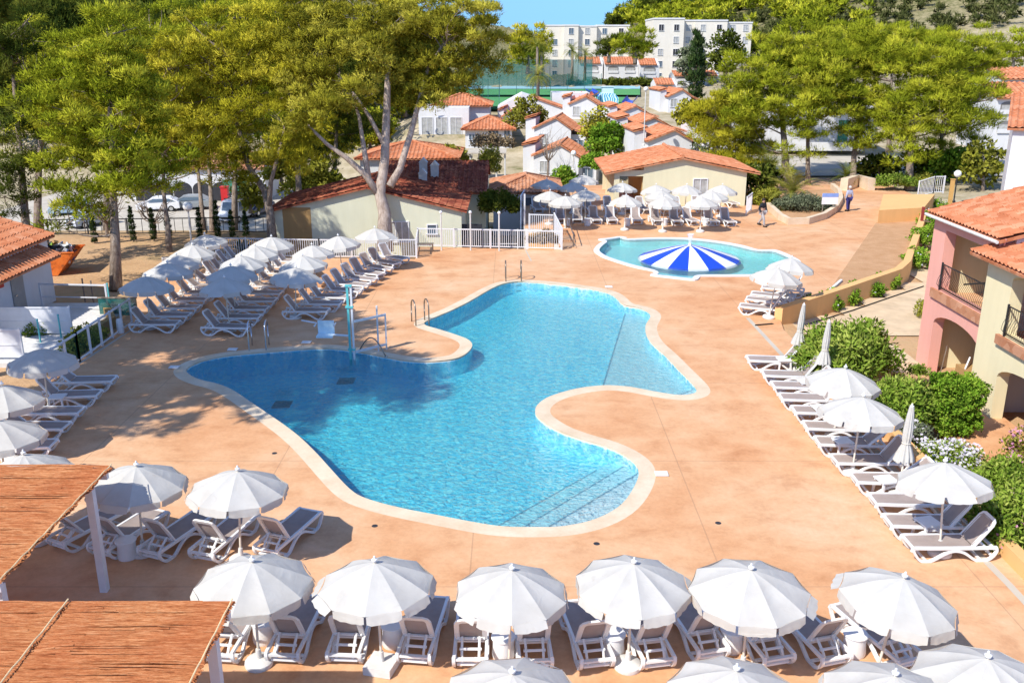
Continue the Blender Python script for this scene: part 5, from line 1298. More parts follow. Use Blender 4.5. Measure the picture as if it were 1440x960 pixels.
# row houses
def rowhouse(label, px0, px1, d, ytop, yeave, ybase, nwin, grp, rz=0.0):
    b = bld('row_house', label, D(px0, ybase, d), rz, 'house', grp); s = d/F; w_ = (px1-px0)*s; h = (ybase-yeave)*s*.98; r_ = (ybase-ytop)*s*.98
    boxwall(b, 0, w_, 0, 8, -1.5, h-.05, M['white_wall'])
    m = MB(); m.add([(0,0,h-.05),(0,8,h-.05),(0,4,r_),(w_,0,h-.05),(w_,8,h-.05),(w_,4,r_)], [(0,2,1),(3,4,5),(0,3,5,2),(1,2,5,4)]); m.build('gable_wall', M['white_wall'], b)
    m = MB(); tile_plane(m, (-.1,-.4,h), (w_-.6,-.4,h), (0,4.4,r_-h+.1), 0,0,.6,.08); m.build('roof', M['tile_orange'], b)
    cols = nwin
    for i in range(cols):
        x = w_*(i+.5)/cols
        for fl in (0, 1):
            z = h*(.25+.5*fl); ww = w_/cols*.62; hh = h*.27
            arch = MB(); n = 10; pr = [(x-ww/2, z-hh/2), (x+ww/2, z-hh/2)]+[(x+ww/2*math.cos(math.pi*k/n), z+hh/2*.55+hh*.35*math.sin(math.pi*k/n)) for k in range(n+1)]
            arch.add([(px_,-.02,pz_) for px_, pz_ in pr], [tuple(range(len(pr)))]); al = arch.build('loggia', M['grey_plastic'], b)
            g = MB(); g.bb(x-ww*.42, x+ww*.42, -.06, -.03, z-hh*.5, z+hh*.25); g.build('window', M['curtain_glass'], b)
            g = MB(); g.bb(x-ww*.5, x+ww*.5, -.16, -.08, z-hh*.5-.1, z-hh*.18); g.build('balcony_front', M['white_wall'], b)
RG = 'white two-storey row houses'
rowhouse('leftmost white row house, half behind the palms', 815, 847, 222, 82, 90, 121, 1, RG)
rowhouse('widest white row house with two arched loggias', 850, 897, 220, 82, 91, 121, 2, RG)
rowhouse('rightmost house of the white row with a shaded side wall', 899, 926, 218, 84, 92, 123, 1, RG)
rowhouse('small white house with one wide window below the row houses', 922, 951, 190, 112, 119, 138, 1, 'white houses before the right hotel wing')
rowhouse('low white house partly hidden by the tall cypress', 948, 1012, 205, 101, 107, 124, 3, 'white houses before the right hotel wing')
rowhouse('red-roofed white house at the right picture edge', 1394, 1462, 100, 120, 139, 192, 2, None)
rowhouse('white house showing only its roof above the right picture edge house', 1402, 1470, 114, 98, 112, 150, 2, None)
# hotel wings
def hotel(label, segs, d, ytop, ybase, floors, seed):
    rg = random.Random(seed); b = bld('hotel', label, D(segs[0][0], ybase, d), 0, 'hotel', 'hotel wings'); x0 = b.location.x; s = d/F; h = (ybase-ytop)*s*.97
    for a, c, dy, dz in segs:
        X0, X1 = (a-segs[0][0])*s, (c-segs[0][0])*s; boxwall(b, X0, X1, dy, 16, -3, h+dz, M['hotel_wall'], 'wing_wall')
        m = MB(); m.bb(X0-.12, X1+.12, dy-.15, 16.1, h+dz, h+dz+.35); m.build('parapet', M['white_wall'], b)
        n = max(1, int((X1-X0)/3.3)); fh = h/floors
        for f in range(floors):
            for i in range(n):
                if rg.random() < .12: continue
                x = X0+(X1-X0)*(i+.5)/n; z = fh*(f+.52)
                window(b, (x, dy, z), 1.2, 1.5, bars=1, mat=rg.choice(['glass','curtain_glass','dark']), dep=.12)
    return b
hotel('left hotel wing behind the tennis nets with several stepped facades', [(768,792,1.5,0),(792,812,0,0),(812,838,1.2,-.2),(838,884,2.4,0)], 255, 38.5, 112, 5, 1)
hotel('right hotel wing with a bright blind end wall, partly behind trees', [(916,958,0,.6),(958,975,2.6,.2),(975,1020,2.0,.2),(1020,1056,3,-.3)], 240, 33, 116, 5, 2)
# tennis courts
m = MB(); a_ = D(652,152,140); c_ = D(840,113,190)
def court(px0, px1, d0, d1, z, mat, name):
    x0 = (px0-720)/F*d0; x1 = (px1-720)/F*d0; X0 = (px0-720)/F*d1; X1 = (px1-720)/F*d1; y0 = (d0-(HC-z)*ST)/CT; y1 = (d1-(HC-z)*ST)/CT
    mm = MB(); mm.add([(x0,y0,z),(x1,y0,z),(X1,y1,z),(X0,y1,z)], [(0,1,2,3)]); return struct(mm.build(name, mat))
gr = simple('green_court', (.09,.30,.09), .8, .12, .3); bl_ = simple('blue_court', (.30,.50,.58), .8, .1, .3)
court(600, 880, 132, 158, 3.0, gr, 'tennis_court_ground'); court(600, 900, 160, 184, 3.25, gr, 'tennis_court_ground'); court(600, 900, 184, 198, 3.3, bl_, 'tennis_court_ground')
M['net'] = None
t = NT('teal_windbreak_net'); tr = t.n('ShaderNodeBsdfTransparent'); df = t.bsdf((.03,.16,.15), .9, None, .05); mx = t.n('ShaderNodeMixShader'); mx.inputs[0].default_value = .72; t.l(tr.outputs[0], mx.inputs[1]); t.l(df, mx.inputs[2]); M['net'] = t.done(mx.outputs[0])
t = NT('open_wire_net'); tr = t.n('ShaderNodeBsdfTransparent'); df = t.bsdf((.03,.16,.12), .9, None, .05); mx = t.n('ShaderNodeMixShader'); mx.inputs[0].default_value = .18; t.l(tr.outputs[0], mx.inputs[1]); t.l(df, mx.inputs[2]); M['wire'] = t.done(mx.outputs[0])
def netfence(label, pts, h, n, mat):
    o = thing('tennis_net_fence', label, 'fence', pts[0], 0, 'tennis court fences'); L0 = Vector(pts[0])
    for a, c in zip(pts[:-1], pts[1:]):
        a = Vector(a)-L0; c = Vector(c)-L0; m = MB(); m.add([a+Vector((0,0,.05)), c+Vector((0,0,.05)), c+Vector((0,0,h)), a+Vector((0,0,h))], [(0,1,2,3)]); m.build('netting', M[mat], o)
        for i in range(n+1):
            q = a.lerp(c, i/n); p = MB(); p.tube([q+Vector((.0,-.05,0)), q+Vector((0,-.05,h+.15))], .04, 6); p.build('post', M['net_post'], o)
gp_ = lambda px, d, z: gpt(px, 0, d, z)
netfence('teal windbreak net behind the far tennis court', [gp_(655,198,3.3), gp_(832,198,3.3)], 5.4, 9, 'net')
netfence('thin green wire fence in front of the near tennis court', [gp_(640,131,2.6), gp_(702,131,2.6)], 4.2, 4, 'wire')
netfence('green wire fence between the two tennis courts', [gp_(655,159,3.1), gp_(845,159,3.1)], 3.6, 8, 'wire')

# pink and yellow apartments at the right
GZ0 = -.5; b = bld('apartment_house', 'two-storey apartment house, pink bay with wrought iron balcony and yellow bay beside it', Vector((15.0, 20, GZ0)))
def facade(root, name, y0, y1, x, z1, ops, mat, th=.38, ret=3.2):
    """wall slab facing -x from y0 to y1 with openings (ya, yb, za, zb, arch rise)"""
    vs, es = [], []
    def loop(pts):
        o = len(vs); vs.extend(Vector(p) for p in pts); es.extend((o+i, o+(i+1)%len(pts)) for i in range(len(pts)))
    loops = [[(y0,0),(y1,0),(y1,z1),(y0,z1)]]
    for ya, yb, za, zb, rise in ops:
        top = [(yb,zb)] if rise == 0 else [((ya+yb)/2+(yb-ya)/2*math.cos(math.pi*k/12), zb+rise*math.sin(math.pi*k/12)) for k in range(13)]
        loops.append([(ya,za),(yb,za)]+top+([(ya,zb)] if rise == 0 else []))
    for l in loops: loop(l)
    v, e, f, *_ = delaunay_2d_cdt(vs, es, [], 0, 1e-5); fs = []
    for t_ in f:
        cy_ = sum(v[i].x for i in t_)/len(t_); cz_ = sum(v[i].y for i in t_)/len(t_)
        if inside(loops[0], cy_, cz_) and not any(inside(l, cy_, cz_) for l in loops[1:]): fs.append(tuple(t_))
    m = MB(); m.add([(x, p.x, p.y) for p in v], fs); m.add([(x+th, p.x, p.y) for p in v], [tuple(reversed(q)) for q in fs])
    for l in loops:
        n = len(l); m.add([(x,p[0],p[1]) for p in l]+[(x+th,p[0],p[1]) for p in l], [(i,(i+1)%n,n+(i+1)%n,n+i) for i in range(n)])
    return m.build(name, mat, root)
# local y: 0 -> world 20 ; pink bay world y 28.9..32.6 ; yellow bay world y 18..28.9
PY0, PY1 = 7.95, 12.55; ze = 5.75
facade(b, 'pink_facade', PY0, PY1, .0, ze, [(PY0+.35,PY1-.95,3.15,5.25,0), (PY0+.35,PY1-.95,.02,1.95,.45)], M['pink_wall'])
facade(b, 'yellow_facade', 2.4, PY0-.0, -.28, 5.3, [(2.95,6.45,3.05,4.75,.25), (2.95,6.45,.02,1.75,.45)], M['yellow_wall'])
m = MB(); m.bb(.40,9,PY1-.02-.36,PY1-.02,0,ze); m.build('side_wall', M['yellow_wall'], b)
m = MB(); m.bb(2.0,2.2,PY0+.02,PY1-.4,2.9,ze); m.build('balcony_back_wall', M['cream_wall'], b)
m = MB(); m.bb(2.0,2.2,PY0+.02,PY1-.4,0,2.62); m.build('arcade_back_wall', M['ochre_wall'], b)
m = MB(); m.bb(.39,2.2,PY0-.16,PY0+.16,0,ze-.02); m.build('partition_wall', M['white_wall'], b); m = MB(); m.bb(.11,2.2,2.45,2.7,0,5.2); m.build('partition_wall', M['white_wall'], b)
m = MB(); m.bb(.385,2.2,PY0+.17,PY1-.4,2.63,2.89); m.bb(.105,2.2,2.7,PY0-.17,2.55,2.8); m.build('balcony_floor', M['deck'], b)
m = MB(); m.bb(2.0,2.15,2.7,PY0-.17,2.85,5.2); m.bb(2.0,2.15,2.7,PY0-.17,0,2.5); m.build('yellow_bay_back_wall', M['white_wall'], b)
m = MB(); m.bb(1.90,1.985,3.3,6.3,1.15,2.45); m.bb(1.90,1.985,3.3,6.3,3.9,5.15); m.build('awning', M['red_awning'], b)
m = MB(); m.bb(-.09,.06,PY0+.02,PY1-.55,2.82,3.14); m.build('balcony_sill', M['tile_dusty'], b)
m = MB(); m.bb(-.40,-.2,2.6,6.7,2.75,3.03); m.build('balcony_sill', M['tile_dusty'], b)
def railing(root, x, y0, y1, z, h=.95, bulge=.12):
    f = MB(); f.bb(x-.02,x+.02,y0,y1,z+h-.03,z+h); f.bb(x-.015,x+.015,y0,y1,z+.08,z+.105)
    n = int((y1-y0)/.11)
    for i in range(n+1):
        y = y0+(y1-y0)*i/n
        f.tube([(x,y,z+.09),(x-bulge,y,z+.22),(x-bulge*.8,y,z+.4),(x,y,z+.62),(x,y,z+h-.02)], .008, 4, False)
    for y in (y0,y1): f.bb(x-.025,x+.025,y-.025,y+.025,z,z+h+.04)
    f.build('iron_railing', M['black_metal'], root)
railing(b, .02, PY0+.4, PY1-1.0, 3.15); railing(b, -.30, 3.0, 6.4, 3.04)
hs = MB(); hs.tube([(1.95,PY0+1.9,5.35),(1.9,PY0+2.0,5.0),(1.85,PY0+2.5,4.75),(1.8,PY0+2.3,4.45),(1.7,PY0+1.5,4.2),(1.4,PY0+1.5,3.95),(.9,PY0+2.2,3.75),(.3,PY0+2.5,3.62)], .03, 6); hs.build('hanging_hose', M['rubber'], b)
r = MB(); tile_plane(r, (-.22,PY1+.25,ze-.05), (-.22,PY0-.3,ze-.05), (4.6,0,1.2), 0,0,.23,.05); r.build('roof', M['tile_orange'], b)
r = MB(); tile_plane(r, (-.72,PY0+.42,5.22), (-.72,1.5,5.22), (4.9,0,1.3), 0,0,.23,.05); r.build('lower_roof', M['tile_orange'], b)
m = MB(); m.tube([(-.28,PY1+.25,ze-.12),(-.28,PY0-.3,ze-.12)], .055, 8); m.build('gutter', M['concrete_white'], b)
m = MB(); 
for i in range(int((PY1-PY0)/.23)+2): y = PY1+.1-i*.23; m.add([(-.03,y,ze-.02),(-.03,y-.2,ze-.02),(-.03,y-.1,ze-.24),(.0,y,ze-.02),(.0,y-.2,ze-.02),(.0,y-.1,ze-.24)], [(0,1,2),(5,4,3),(0,3,4,1),(1,4,5,2),(2,5,3,0)])
m.build('eave_frieze', M['pink_wall'], b)
m = MB(); 
for i in range(29): y = PY0+.1-i*.23; m.add([(-.31,y,5.24),(-.31,y-.2,5.24),(-.31,y-.1,5.02),(-.28,y,5.24),(-.28,y-.2,5.24),(-.28,y-.1,5.02)], [(0,1,2),(5,4,3),(0,3,4,1),(1,4,5,2),(2,5,3,0)])
m.build('eave_frieze', M['yellow_wall'], b)
# balcony contents and arcade clutter
o = thing('plant_trough', 'dark plant trough with greenery on the pink balcony', 'planter', Vector((16.2, 20+PY0+1.4, GZ0+2.9))); m = MB(); m.box((0,0,.16),(.35,1.3,.32)); m.build('box', M['grey_plastic'], o)
rg = np.random.default_rng(4); cot, ti, nn = leaves(rg, np.array([[0,y,.42] for y in np.linspace(-.55,.55,6)]), np.full(6,.2), 60, .12, .03); link('foliage', raw_mesh('foliage', cot, 4, [M['broadleaf']], ti, None, nn), o)
o = thing('garden_furniture_heap', 'jumble of folded white and dark garden furniture under the pink arch', 'furniture heap', Vector((16.0, 20+PY0+1.5, GZ0))); o['kind'] = 'stuff'
m = MB(); 
for i in range(14): m.box((rnd.uniform(-.4,.4), rnd.uniform(-.9,.9), .25+rnd.random()*1.0), (.05,rnd.uniform(.4,.9),rnd.uniform(.3,.6)), rnd.uniform(0,3), rnd.uniform(-.6,.6))
m.build('frames', M['plastic'], o); m = MB(); m.bb(-.5,.5,-1.1,1.1,.01,.75); m.build('bench', M['ochre_wall'], o)
m = MB(); m.bb(12.95, 15.2, 21.6, 27.6, -.6, -.12); o = m.build('terrace_slab', M['deck']); tag(o, 'reddish paved terrace slab before the yellow arch', 'terrace')
m = MB(); m.bb(12.4, 15.0, 31.2, 34.6, -.6, -.3); o = struct(m.build('path', M['beige_path']))
# tall white houses behind
b = bld('white_house', 'tall white house corner at the right picture edge behind the apartments', Vector((26.0, 49, -.4)), R(-27)); boxwall(b, 0, 12, 0, 12, 0, 7.3, M['white_wall'])
m = MB(); tile_plane(m, (-.3,-.3,7.25), (12.3,-.3,7.25), (0,5,1.5), 0,0,.3,.05); m.build('roof', M['tile_orange'], b); window(b, (1.6, 0, 5.0), .9, 1.1)
b = bld('long_white_wall', 'long low white building with a green door seen between the grove trunks', D0(1080, 104, .2)); s = 104/F
boxwall(b, 0, 150*s, 0, 6, 0, 4.4, M['white_wall']); m = MB(); m.bb(96*s,110*s,-.06,0,0,3.0); m.build('green_door', simple('green_paint', (.05,.22,.14), .5), b); m = MB(); m.bb(0,118*s,-3.4,-3.2,0,.9); m.build('garden_wall', M['white_wall'], b)
# tiled hut on the left
hx = -20.6; b = bld('tiled_hut', 'white service hut with two stepped terracotta roofs and a grey door', Vector((hx, 33, -.1)))
boxwall(b, -7, 0, 0, 7.4, 0, 2.95, M['white_wall'])
r = MB(); tile_plane(r, (.25,7.7,2.95), (.25,-.3,2.95), (-3.6,0,1.15), 0,0,.26,.055); tile_plane(r, (-7.2,-.3,2.95), (-7.2,7.7,2.95), (3.75,0,1.15), 0,0,.26,.055); r.build('roof', M['tile_orange'], b)
m = MB(); m.add([(-.02,7.38,2.93),(-6.98,7.38,2.93),(-3.4,7.38,4.0)], [(0,1,2)]); m.add([(-.02,.02,2.93),(-6.98,.02,2.93),(-3.4,.02,4.0)], [(0,2,1)]); m.build('gable_wall', M['white_wall'], b)
r = MB(); tile_plane(r, (.95,6.6,2.28), (.95,-.3,2.28), (-.98,0,.42), 0,0,.26,.055); r.build('porch_roof', M['tile_orange'], b)
m = MB(); m.bb(0,.05,3.9,4.85,.1,2.1); dr = m.build('door', simple('grey_door', (.33,.31,.28), .6), b); h_ = MB(); h_.box((.08,4.05,1.1),(.06,.12,.04)); h_.build('handle', M['steel'], dr)
m = MB(); m.bb(0,.25,2.6,3.0,1.75,2.15); m.build('red_alarm_box', simple('red_paint', (.55,.02,.02), .4), b)
# long white building beyond the car park
b = bld('arcaded_building', 'low white building with arches, green shutters and tiled roof beyond the car park', D0(185, 100, -5.0)); s = 100/F
boxwall(b, 0, 190*s, 0, 6, 0, 3.6, M['white_wall']); m = MB(); tile_plane(m, (-.3,-.4,3.6), (190*s,-.4,3.6), (0,3.5,1.4), 0,0,.4,.06); m.build('roof', M['tile_dusty'], b)
for i in range(5):
    x = (20+i*27)*s; n = 10; pr = [(x-1,.1),(x+1,.1)]+[(x+math.cos(math.pi*k/n), 1.4+.75*math.sin(math.pi*k/n)) for k in range(n+1)]
    m = MB(); m.add([(a,-.02,c) for a, c in pr], [tuple(range(len(pr)))]); m.build('arch', M['dark'], b)
for x in (140,156): m = MB(); m.bb(x*s-.7,x*s+.7,-.06,0,1.0,2.4); m.build('shutter', simple('green_shutter', (.05,.20,.13), .6), b)
# ------------------------------------------------------------------ walls, ramps and fences by the deck
def wall_run(name, label, pts, th, z0, z1, mat, cat='wall', rise=None):
    pts = [Vector(p[:2]) for p in pts]; n = len(pts); L, Rr = [], []
    for i in range(n):
        t_ = (pts[min(i+1,n-1)]-pts[max(i-1,0)]).normalized(); nr = Vector((-t_.y, t_.x))*th/2; L.append(pts[i]+nr); Rr.append(pts[i]-nr)
    zs = [z1]*n if rise is None else rise; m = MB()
    vs = []
    for i in range(n): vs += [(L[i].x,L[i].y,z0),(L[i].x,L[i].y,zs[i]),(Rr[i].x,Rr[i].y,zs[i]),(Rr[i].x,Rr[i].y,z0)]
    fs = [(i*4+k, i*4+(k+1)%4, (i+1)*4+(k+1)%4, (i+1)*4+k) for i in range(n-1) for k in range(4)]+[(3,2,1,0),((n-1)*4,(n-1)*4+1,(n-1)*4+2,(n-1)*4+3)]
    m.add(vs, fs); o = m.build(name, mat); return tag(o, label, cat)
wall_run('low_wall', 'long low orange wall around the sandy ground, rising to the ramp', [P(1094,449),P(1180,420),P(1262,391),P(1274,380),P(1288,340),P(1302,298)], .36, -.6, .5, M['orange_wall'])
wall_run('low_wall', 'low orange wall behind the column of loungers', [(10.95,4),(10.98,17),(10.9,27),(10.75,33)], .28, -.6, .35, M['orange_wall'])
wall_run('white_kerb', 'short white kerb at the edge of the sandy ground', [P(1148,422),P(1166,411),P(1183,396)], .12, 0, .12, M['white_wall'], 'kerb')
# orange ramp block
a_, b_, c_, d_ = P(1236,312), P(1297,309), P(1311,283), P(1237,277)
m = MB(); q0 = [P(1234,314),P(1297,310),P(1312,292),P(1240,292)]; zt = [.85,.85,.95,.95]
m.add([(p.x,p.y,0) for p in q0]+[(p.x,p.y,z) for p, z in zip(q0, zt)], [(0,1,5,4),(1,2,6,5),(2,3,7,6),(3,0,4,7),(4,5,6,7)]); o = m.build('ramp_wall', M['orange_wall']); tag(o, 'big plain orange wall block at the top of the ramp', 'wall')
o = thing('globe_lamp', 'small white globe light low on the orange ramp wall', 'lamp', P(1276,309,0)); m = MB(); m.ball((0,-.12,.62), .17); m.build('globe', M['globe'], o, 'all'); m = MB(); m.tube([(0,-.0,.62),(0,-.12,.62)], .03, 6); m.build('bracket', M['steel'], o)
# curved planter
wall_run('curved_planter_wall', 'curved pale stone planter wall below the palm', [P(1080,293),P(1097,309),P(1110,316),P(1135,315),P(1158,308),P(1175,297),P(1182,285),P(1180,274),P(1170,265)], .3, 0, .42, M['coping'])
struct(flat('sandy_ground', [P(1082,292),P(1097,307),P(1110,314),P(1135,313),P(1158,306),P(1174,296),P(1180,285),P(1178,274),P(1168,266),P(1100,270)], [], .02, M['sand']) if area([P(1082,292),P(1097,307),P(1110,314),P(1168,266)]) > 0 else flat('sandy_ground', [P(1082,292),P(1097,307),P(1110,314),P(1135,313),P(1158,306),P(1174,296),P(1180,285),P(1178,274),P(1168,266),P(1100,270)][::-1], [], .02, M['sand']))
o = thing('notice_board', 'small pale blue notice board standing in the curved planter', 'sign', P(1165,300,.0)); m = MB(); m.tube([(-.45,0,0),(-.45,0,1.3)], .03, 6); m.tube([(.45,0,0),(.45,0,1.3)], .03, 6); m.build('posts', M['steel'], o); m = MB(); m.box((0,-.03,1.0),(1.1,.04,.75)); m.build('board', M['white_metal'], o); m = MB(); m.box((0,-.055,1.25),(1.1,.012,.25)); m.build('blue_band', simple('blue_print', (.20,.30,.62), .5), o)
wall_run('garden_wall', 'rounded stone wall end beside the person at the top of the ramp', [P(1186,268),P(1205,262),P(1225,268)], .6, 0, .95, M['coping'])
# railings with upright bars
GF = 'white metal fences'
def fence(label, pts, h=1.0, step=.12, post=2.0, bars=True, mat='white_metal', grp=GF, name='metal_fence', panel=None, mids=()):
    o = thing(name, label, 'fence', pts[0], 0, grp); L0 = Vector(pts[0]); bm_ = MB(); rl = MB(); lo = MB(); pn = MB()
    for a, c in zip(pts[:-1], pts[1:]):
        a = Vector(a)-L0; c = Vector(c)-L0; Ln = (c-a).length; U = Vector((0,0,1))
        rl.tube([a+U*h, c+U*h], 0, 4, True, sq=(.03,.03)); lo.tube([a+U*.1, c+U*.1], 0, 4, True, sq=(.025,.025))
        for mz in mids: mr = MB(); mr.tube([a+U*h*mz, c+U*h*mz], 0, 4, True, sq=(.02,.02)); mr.build('middle_rail', M[mat], o)
        if bars:
            n = max(1, int(Ln/step))
            for i in range(n): bm_.tube([a.lerp(c,(i+.5)/n)+U*.1, a.lerp(c,(i+.5)/n)+U*h], 0, 4, False, sq=(.014,.014))
        if panel: pn.add([a+U*.12, c+U*.12, c+U*(h-.04), a+U*(h-.04)], [(0,1,2,3)])
        n = max(1, round(Ln/post))
        for i in range(n+1): p = MB(); p.tube([a.lerp(c,i/n), a.lerp(c,i/n)+U*(h+.06)], 0, 4, True, sq=(.035,.035)); p.build('post', M[mat], o)
    rl.build('top_rail', M[mat], o); lo.build('bottom_rail', M[mat], o)
    if bars: bm_.build('bars', M[mat], o)
    if panel: pn.build('panel', M[panel], o)
    return o
fence('white barred fence at the back of the lounger lines under the pines', [P(296,360),P(450,363),P(586,363)])
fence('short white fence return beside the poolside building', [P(586,361),P(588,347)])
fence('white barred fence along the sunken yard before the kiosk', [P(588,347),P(741,350)], 1.05)
fence('white barred fence in front of the terrace stair bed', [P(741,350.5),P(790,351.5)], 1.05)
fence('white balustrade on top of the terrace stairs', [P(744,326,.25),P(779,327,.25)], 1.05)
fence('white balustrade descending beside the stairs to the deck', [P(779,327,.25),P(790,350,0)], 1.15)
fence('white railing with dusty glass panels along the left deck edge', [P(60,545),P(112,509),P(186,456)], 1.05, bars=False, post=.95, panel='rail_glass') if M.setdefault('rail_glass', M['wire']) else None
fence('white fence panel at the right end of the cream building terrace', [P(1049,302),P(1056,296)], 1.2)
fence('white garden balustrade above the orange ramp wall', [P(1290,279,.6),P(1312,272,.9),P(1326,272,.9)], 1.2, post=1.4)
fence('white railing in the sunken yard behind the barred fence', [gpt(672,0,57.5,-1.6),gpt(728,0,57.5,-1.6)], 1.7, bars=False, post=3, mids=(.5,))
o = thing('glass_screen', 'tall bluish glass screen beside the terrace stairs', 'screen', P(735,318,-.3)); m = MB(); m.box((0,0,1.1),(.06,2.6,2.2), R(-6)); m.build('panel', simple('blue_glass', (.25,.33,.48), .2, .1), o); m = MB(); m.tube([(.1,-1.35,0),(.1,-1.35,2.3)], 0, 4, True, sq=(.05,.05)); m.build('frame_post', M['white_metal'], o)
m = MB(); q_ = [P(742,350.2),P(789,351.2),P(779,328),P(744,327)]; m.prism([(p.x,p.y+.35) for p in q_], -.4, .22) if False else None
wall_run('stair_bed_wall', 'orange wall face of the stair bed behind the white fence', [P(744,335),P(779,336)], .3, -1.6, .3, M['orange_wall'])
o = thing('handrail', 'dark steel handrail sloping beside the terrace stairs', 'handrail', P(806,348)); m = MB(); e = P(796,326)-P(806,348); m.tube([(0,0,.0),(0,0,.75),(e.x,e.y,1.0),(e.x,e.y,0)], .03, 6); m.build('rail', M['bronze'], o)
# steps of the terrace stairs
o = thing('terrace_stairs', 'shallow terracotta steps between the balustrade and the dark handrail', 'stairs', P(797,345))
for i in range(3): m = MB(); m.box((0,i*1.6,.03+.05*i),(1.0,1.6,.05+.1*i)); m.build('step', M['deck'], o)
# slim posts in the fence
for i, (px, py) in enumerate(((621,352),(662,352),(702,353))):
    o = thing('slim_lamp_post', '%s slim post with a pale round top counted from the poolside building' % ORD[i], 'lamp post', P(px, py), 0, 'slim posts along the sunken yard'); m = MB(); m.tube([(0,0,0),(0,0,2.1)], .04, 8); m.build('pole', M['concrete_white'], o); m = MB(); m.ball((0,0,2.14), .09, 8, 6); m.build('cap', M['globe'], o, 'all')
o = thing('bench', 'dark metal bench frame beside the fence return', 'bench', P(596,354)); m = MB(); m.box((0,0,.45),(1.1,.4,.05)); m.build('seat', M['bronze'], o)
for sx in (-1,1):
    for sy in (-1,1): m = MB(); m.tube([(sx*.5,sy*.17,0),(sx*.5,sy*.17,.43)], .025, 6); m.build('leg', M['bronze'], o)
# access ramp beside the hut
m = MB(); r0 = P(128,452,-.2); m.bb(-20.3, -16.6, 31.2, 39.4, -.35, .06); o = m.build('ramp_floor', M['concrete_white']); o['kind'] = 'structure'
for i, (pa, pb) in enumerate(((( -20.2,38.4),(-17.3,38.2)), ((-20.2,34.6),(-17.2,34.6)), ((-20.2,31.6),(-17.6,31.6)))):
    fence(('pale ramp balustrade farthest from the deck, by the hut door','white panelled ramp balustrade in the middle, shaded by the pine','white panelled ramp balustrade nearest the dappled parasol')[i], [Vector((*pa,.06)), Vector((*pb,.06))], 1.1, bars=False, post=3.0, mids=(.5,), grp='ramp balustrades by the hut', name='ramp_balustrade', panel='white_metal' if i else None)
wall_run('brick_edging', 'stepped brown edging wall of the planted bed beside the ramp', [(-16.5,33.6),(-16.3,36.2),(-17.4,38.2)], .3, -.3, .35, M['ochre_wall'])
wall_run('stone_edging', 'pale stone edging at the foot of the ramp garden', [(-17.6,30.6),(-16.5,31.2),(-16.4,33.2)], .3, -.3, .25, M['coping'])
for i, (px, py) in enumerate(((58,487),(87,480),(155,432),(120,425),(132,428))):
    p = P(px, py, -.1); o = thing('garden_stake', ('dark green stake beside the hedge patch near the railing','green stake above the stone edging','green stake at the corner of the mesh screen','thin dark stake on the earth, nearer the hut','thin dark stake on the earth, nearer the pine trunk')[i], 'stake', p, 0, 'garden stakes'); m = MB(); m.tube([(0,0,0),(0,0,1.05)], .035, 6); m.build('shaft', M['teal_paint'] if i < 3 else M['bark'], o); m = MB(); m.lathe([(.045,1.05),(.04,1.09),(.001,1.1)], 8); m.build('cap', M['teal_paint'] if i < 3 else M['bark'], o)
o = thing('mesh_screen', 'dark green mesh screen at the corner of the railing', 'screen', Vector((-16.6,37.6,-.1))); m = MB(); m.box((0,0,.45),(1.6,.04,.8)); m.build('mesh', M['net'], o); m = MB(); m.box((0,0,.87),(1.66,.07,.05)); m.build('top_bar', M['bark'], o)
o = thing('small_sign_frame', 'small grey framed board on legs behind the shaded parasol', 'sign', Vector((-16.6,44.0,-.05))); m = MB(); m.box((0,0,.8),(.8,.05,.7)); m.build('board', M['concrete_white'], o); m = MB(); m.tube([(-.36,.03,0),(-.36,.03,1.2)], .03, 6); m.tube([(.36,.03,0),(.36,.03,1.2)], .03, 6); m.tube([(-.4,.03,1.17),(.4,.03,1.17)], .03, 6); m.build('frame', M['bark'], o)
m = MB(); m.lathe([(.13,0),(.14,.02),(.12,.55),(.10,.58),(.001,.59)], 12); o = m.build('white_bollard', M['plastic'], None, True); o.location = P(170,468); tag(o, 'short white bollard at the end of the left railing', 'bollard')
# car park railing behind the cypresses
o = fence('dark low railing between the cypresses and the car park', [Vector((-29,57.2,-.4)),Vector((-14.5,58.2,-.4))], 1.0, .5, 2.5, True, 'black_metal', None, 'dark_railing')
# ------------------------------------------------------------------ pool fittings
def ladder(label, p, face, h=.85, w_=.5, mat='steel', steps=3, into=.55):
    """two curved handrails at the pool edge; face = angle the swimmer looks when leaving"""
    o = thing('pool_ladder', label, 'pool ladder', p, face, 'pool ladders')
    for s in (-1,1):
        m = MB(); pts = [(.45,s*w_/2,0),(.45,s*w_/2,h*.75)]
        for k in range(7): a = math.pi*k/6; pts.append((.10+.35*math.cos(a)*1, s*w_/2, h*.75+.28*math.sin(a)))
        pts += [(-.25,s*w_/2,.1),(-.25,s*w_/2,-1.0)]
        m.tube(pts, .028, 8); m.build('handrail', M[mat], o, 'all')
    for k in range(steps): m = MB(); m.box((-.25,0,-.18-.28*k),(.12,w_,.04)); m.build('tread', M[mat], o)
    return o
ladder('steel pool ladder at the shaded end of the deep basin', P(364,490), R(96), 1.05, .62)
ladder('bronze-toned pool ladder in the corner behind the rounded peninsula', P(592,455), R(110), .95, .55, 'bronze')
ladder('steel pool ladder at the far end of the pool', P(722,394), R(92), .9, .75, 'bronze')
o = thing('pool_hoist', 'teal pool hoist mast with a pale blue seat for disabled swimmers at the pool edge', 'pool hoist', P(496,502))
m = MB(); m.tube([(-.07,0,-.3),(-.07,0,2.7)], 0, 4, True, sq=(.04,.04)); m.build('mast', M['teal_paint'], o); m = MB(); m.tube([(.06,0,-.3),(.06,0,2.7)], 0, 4, True, sq=(.035,.035)); m.build('mast_tube', M['white_metal'], o)
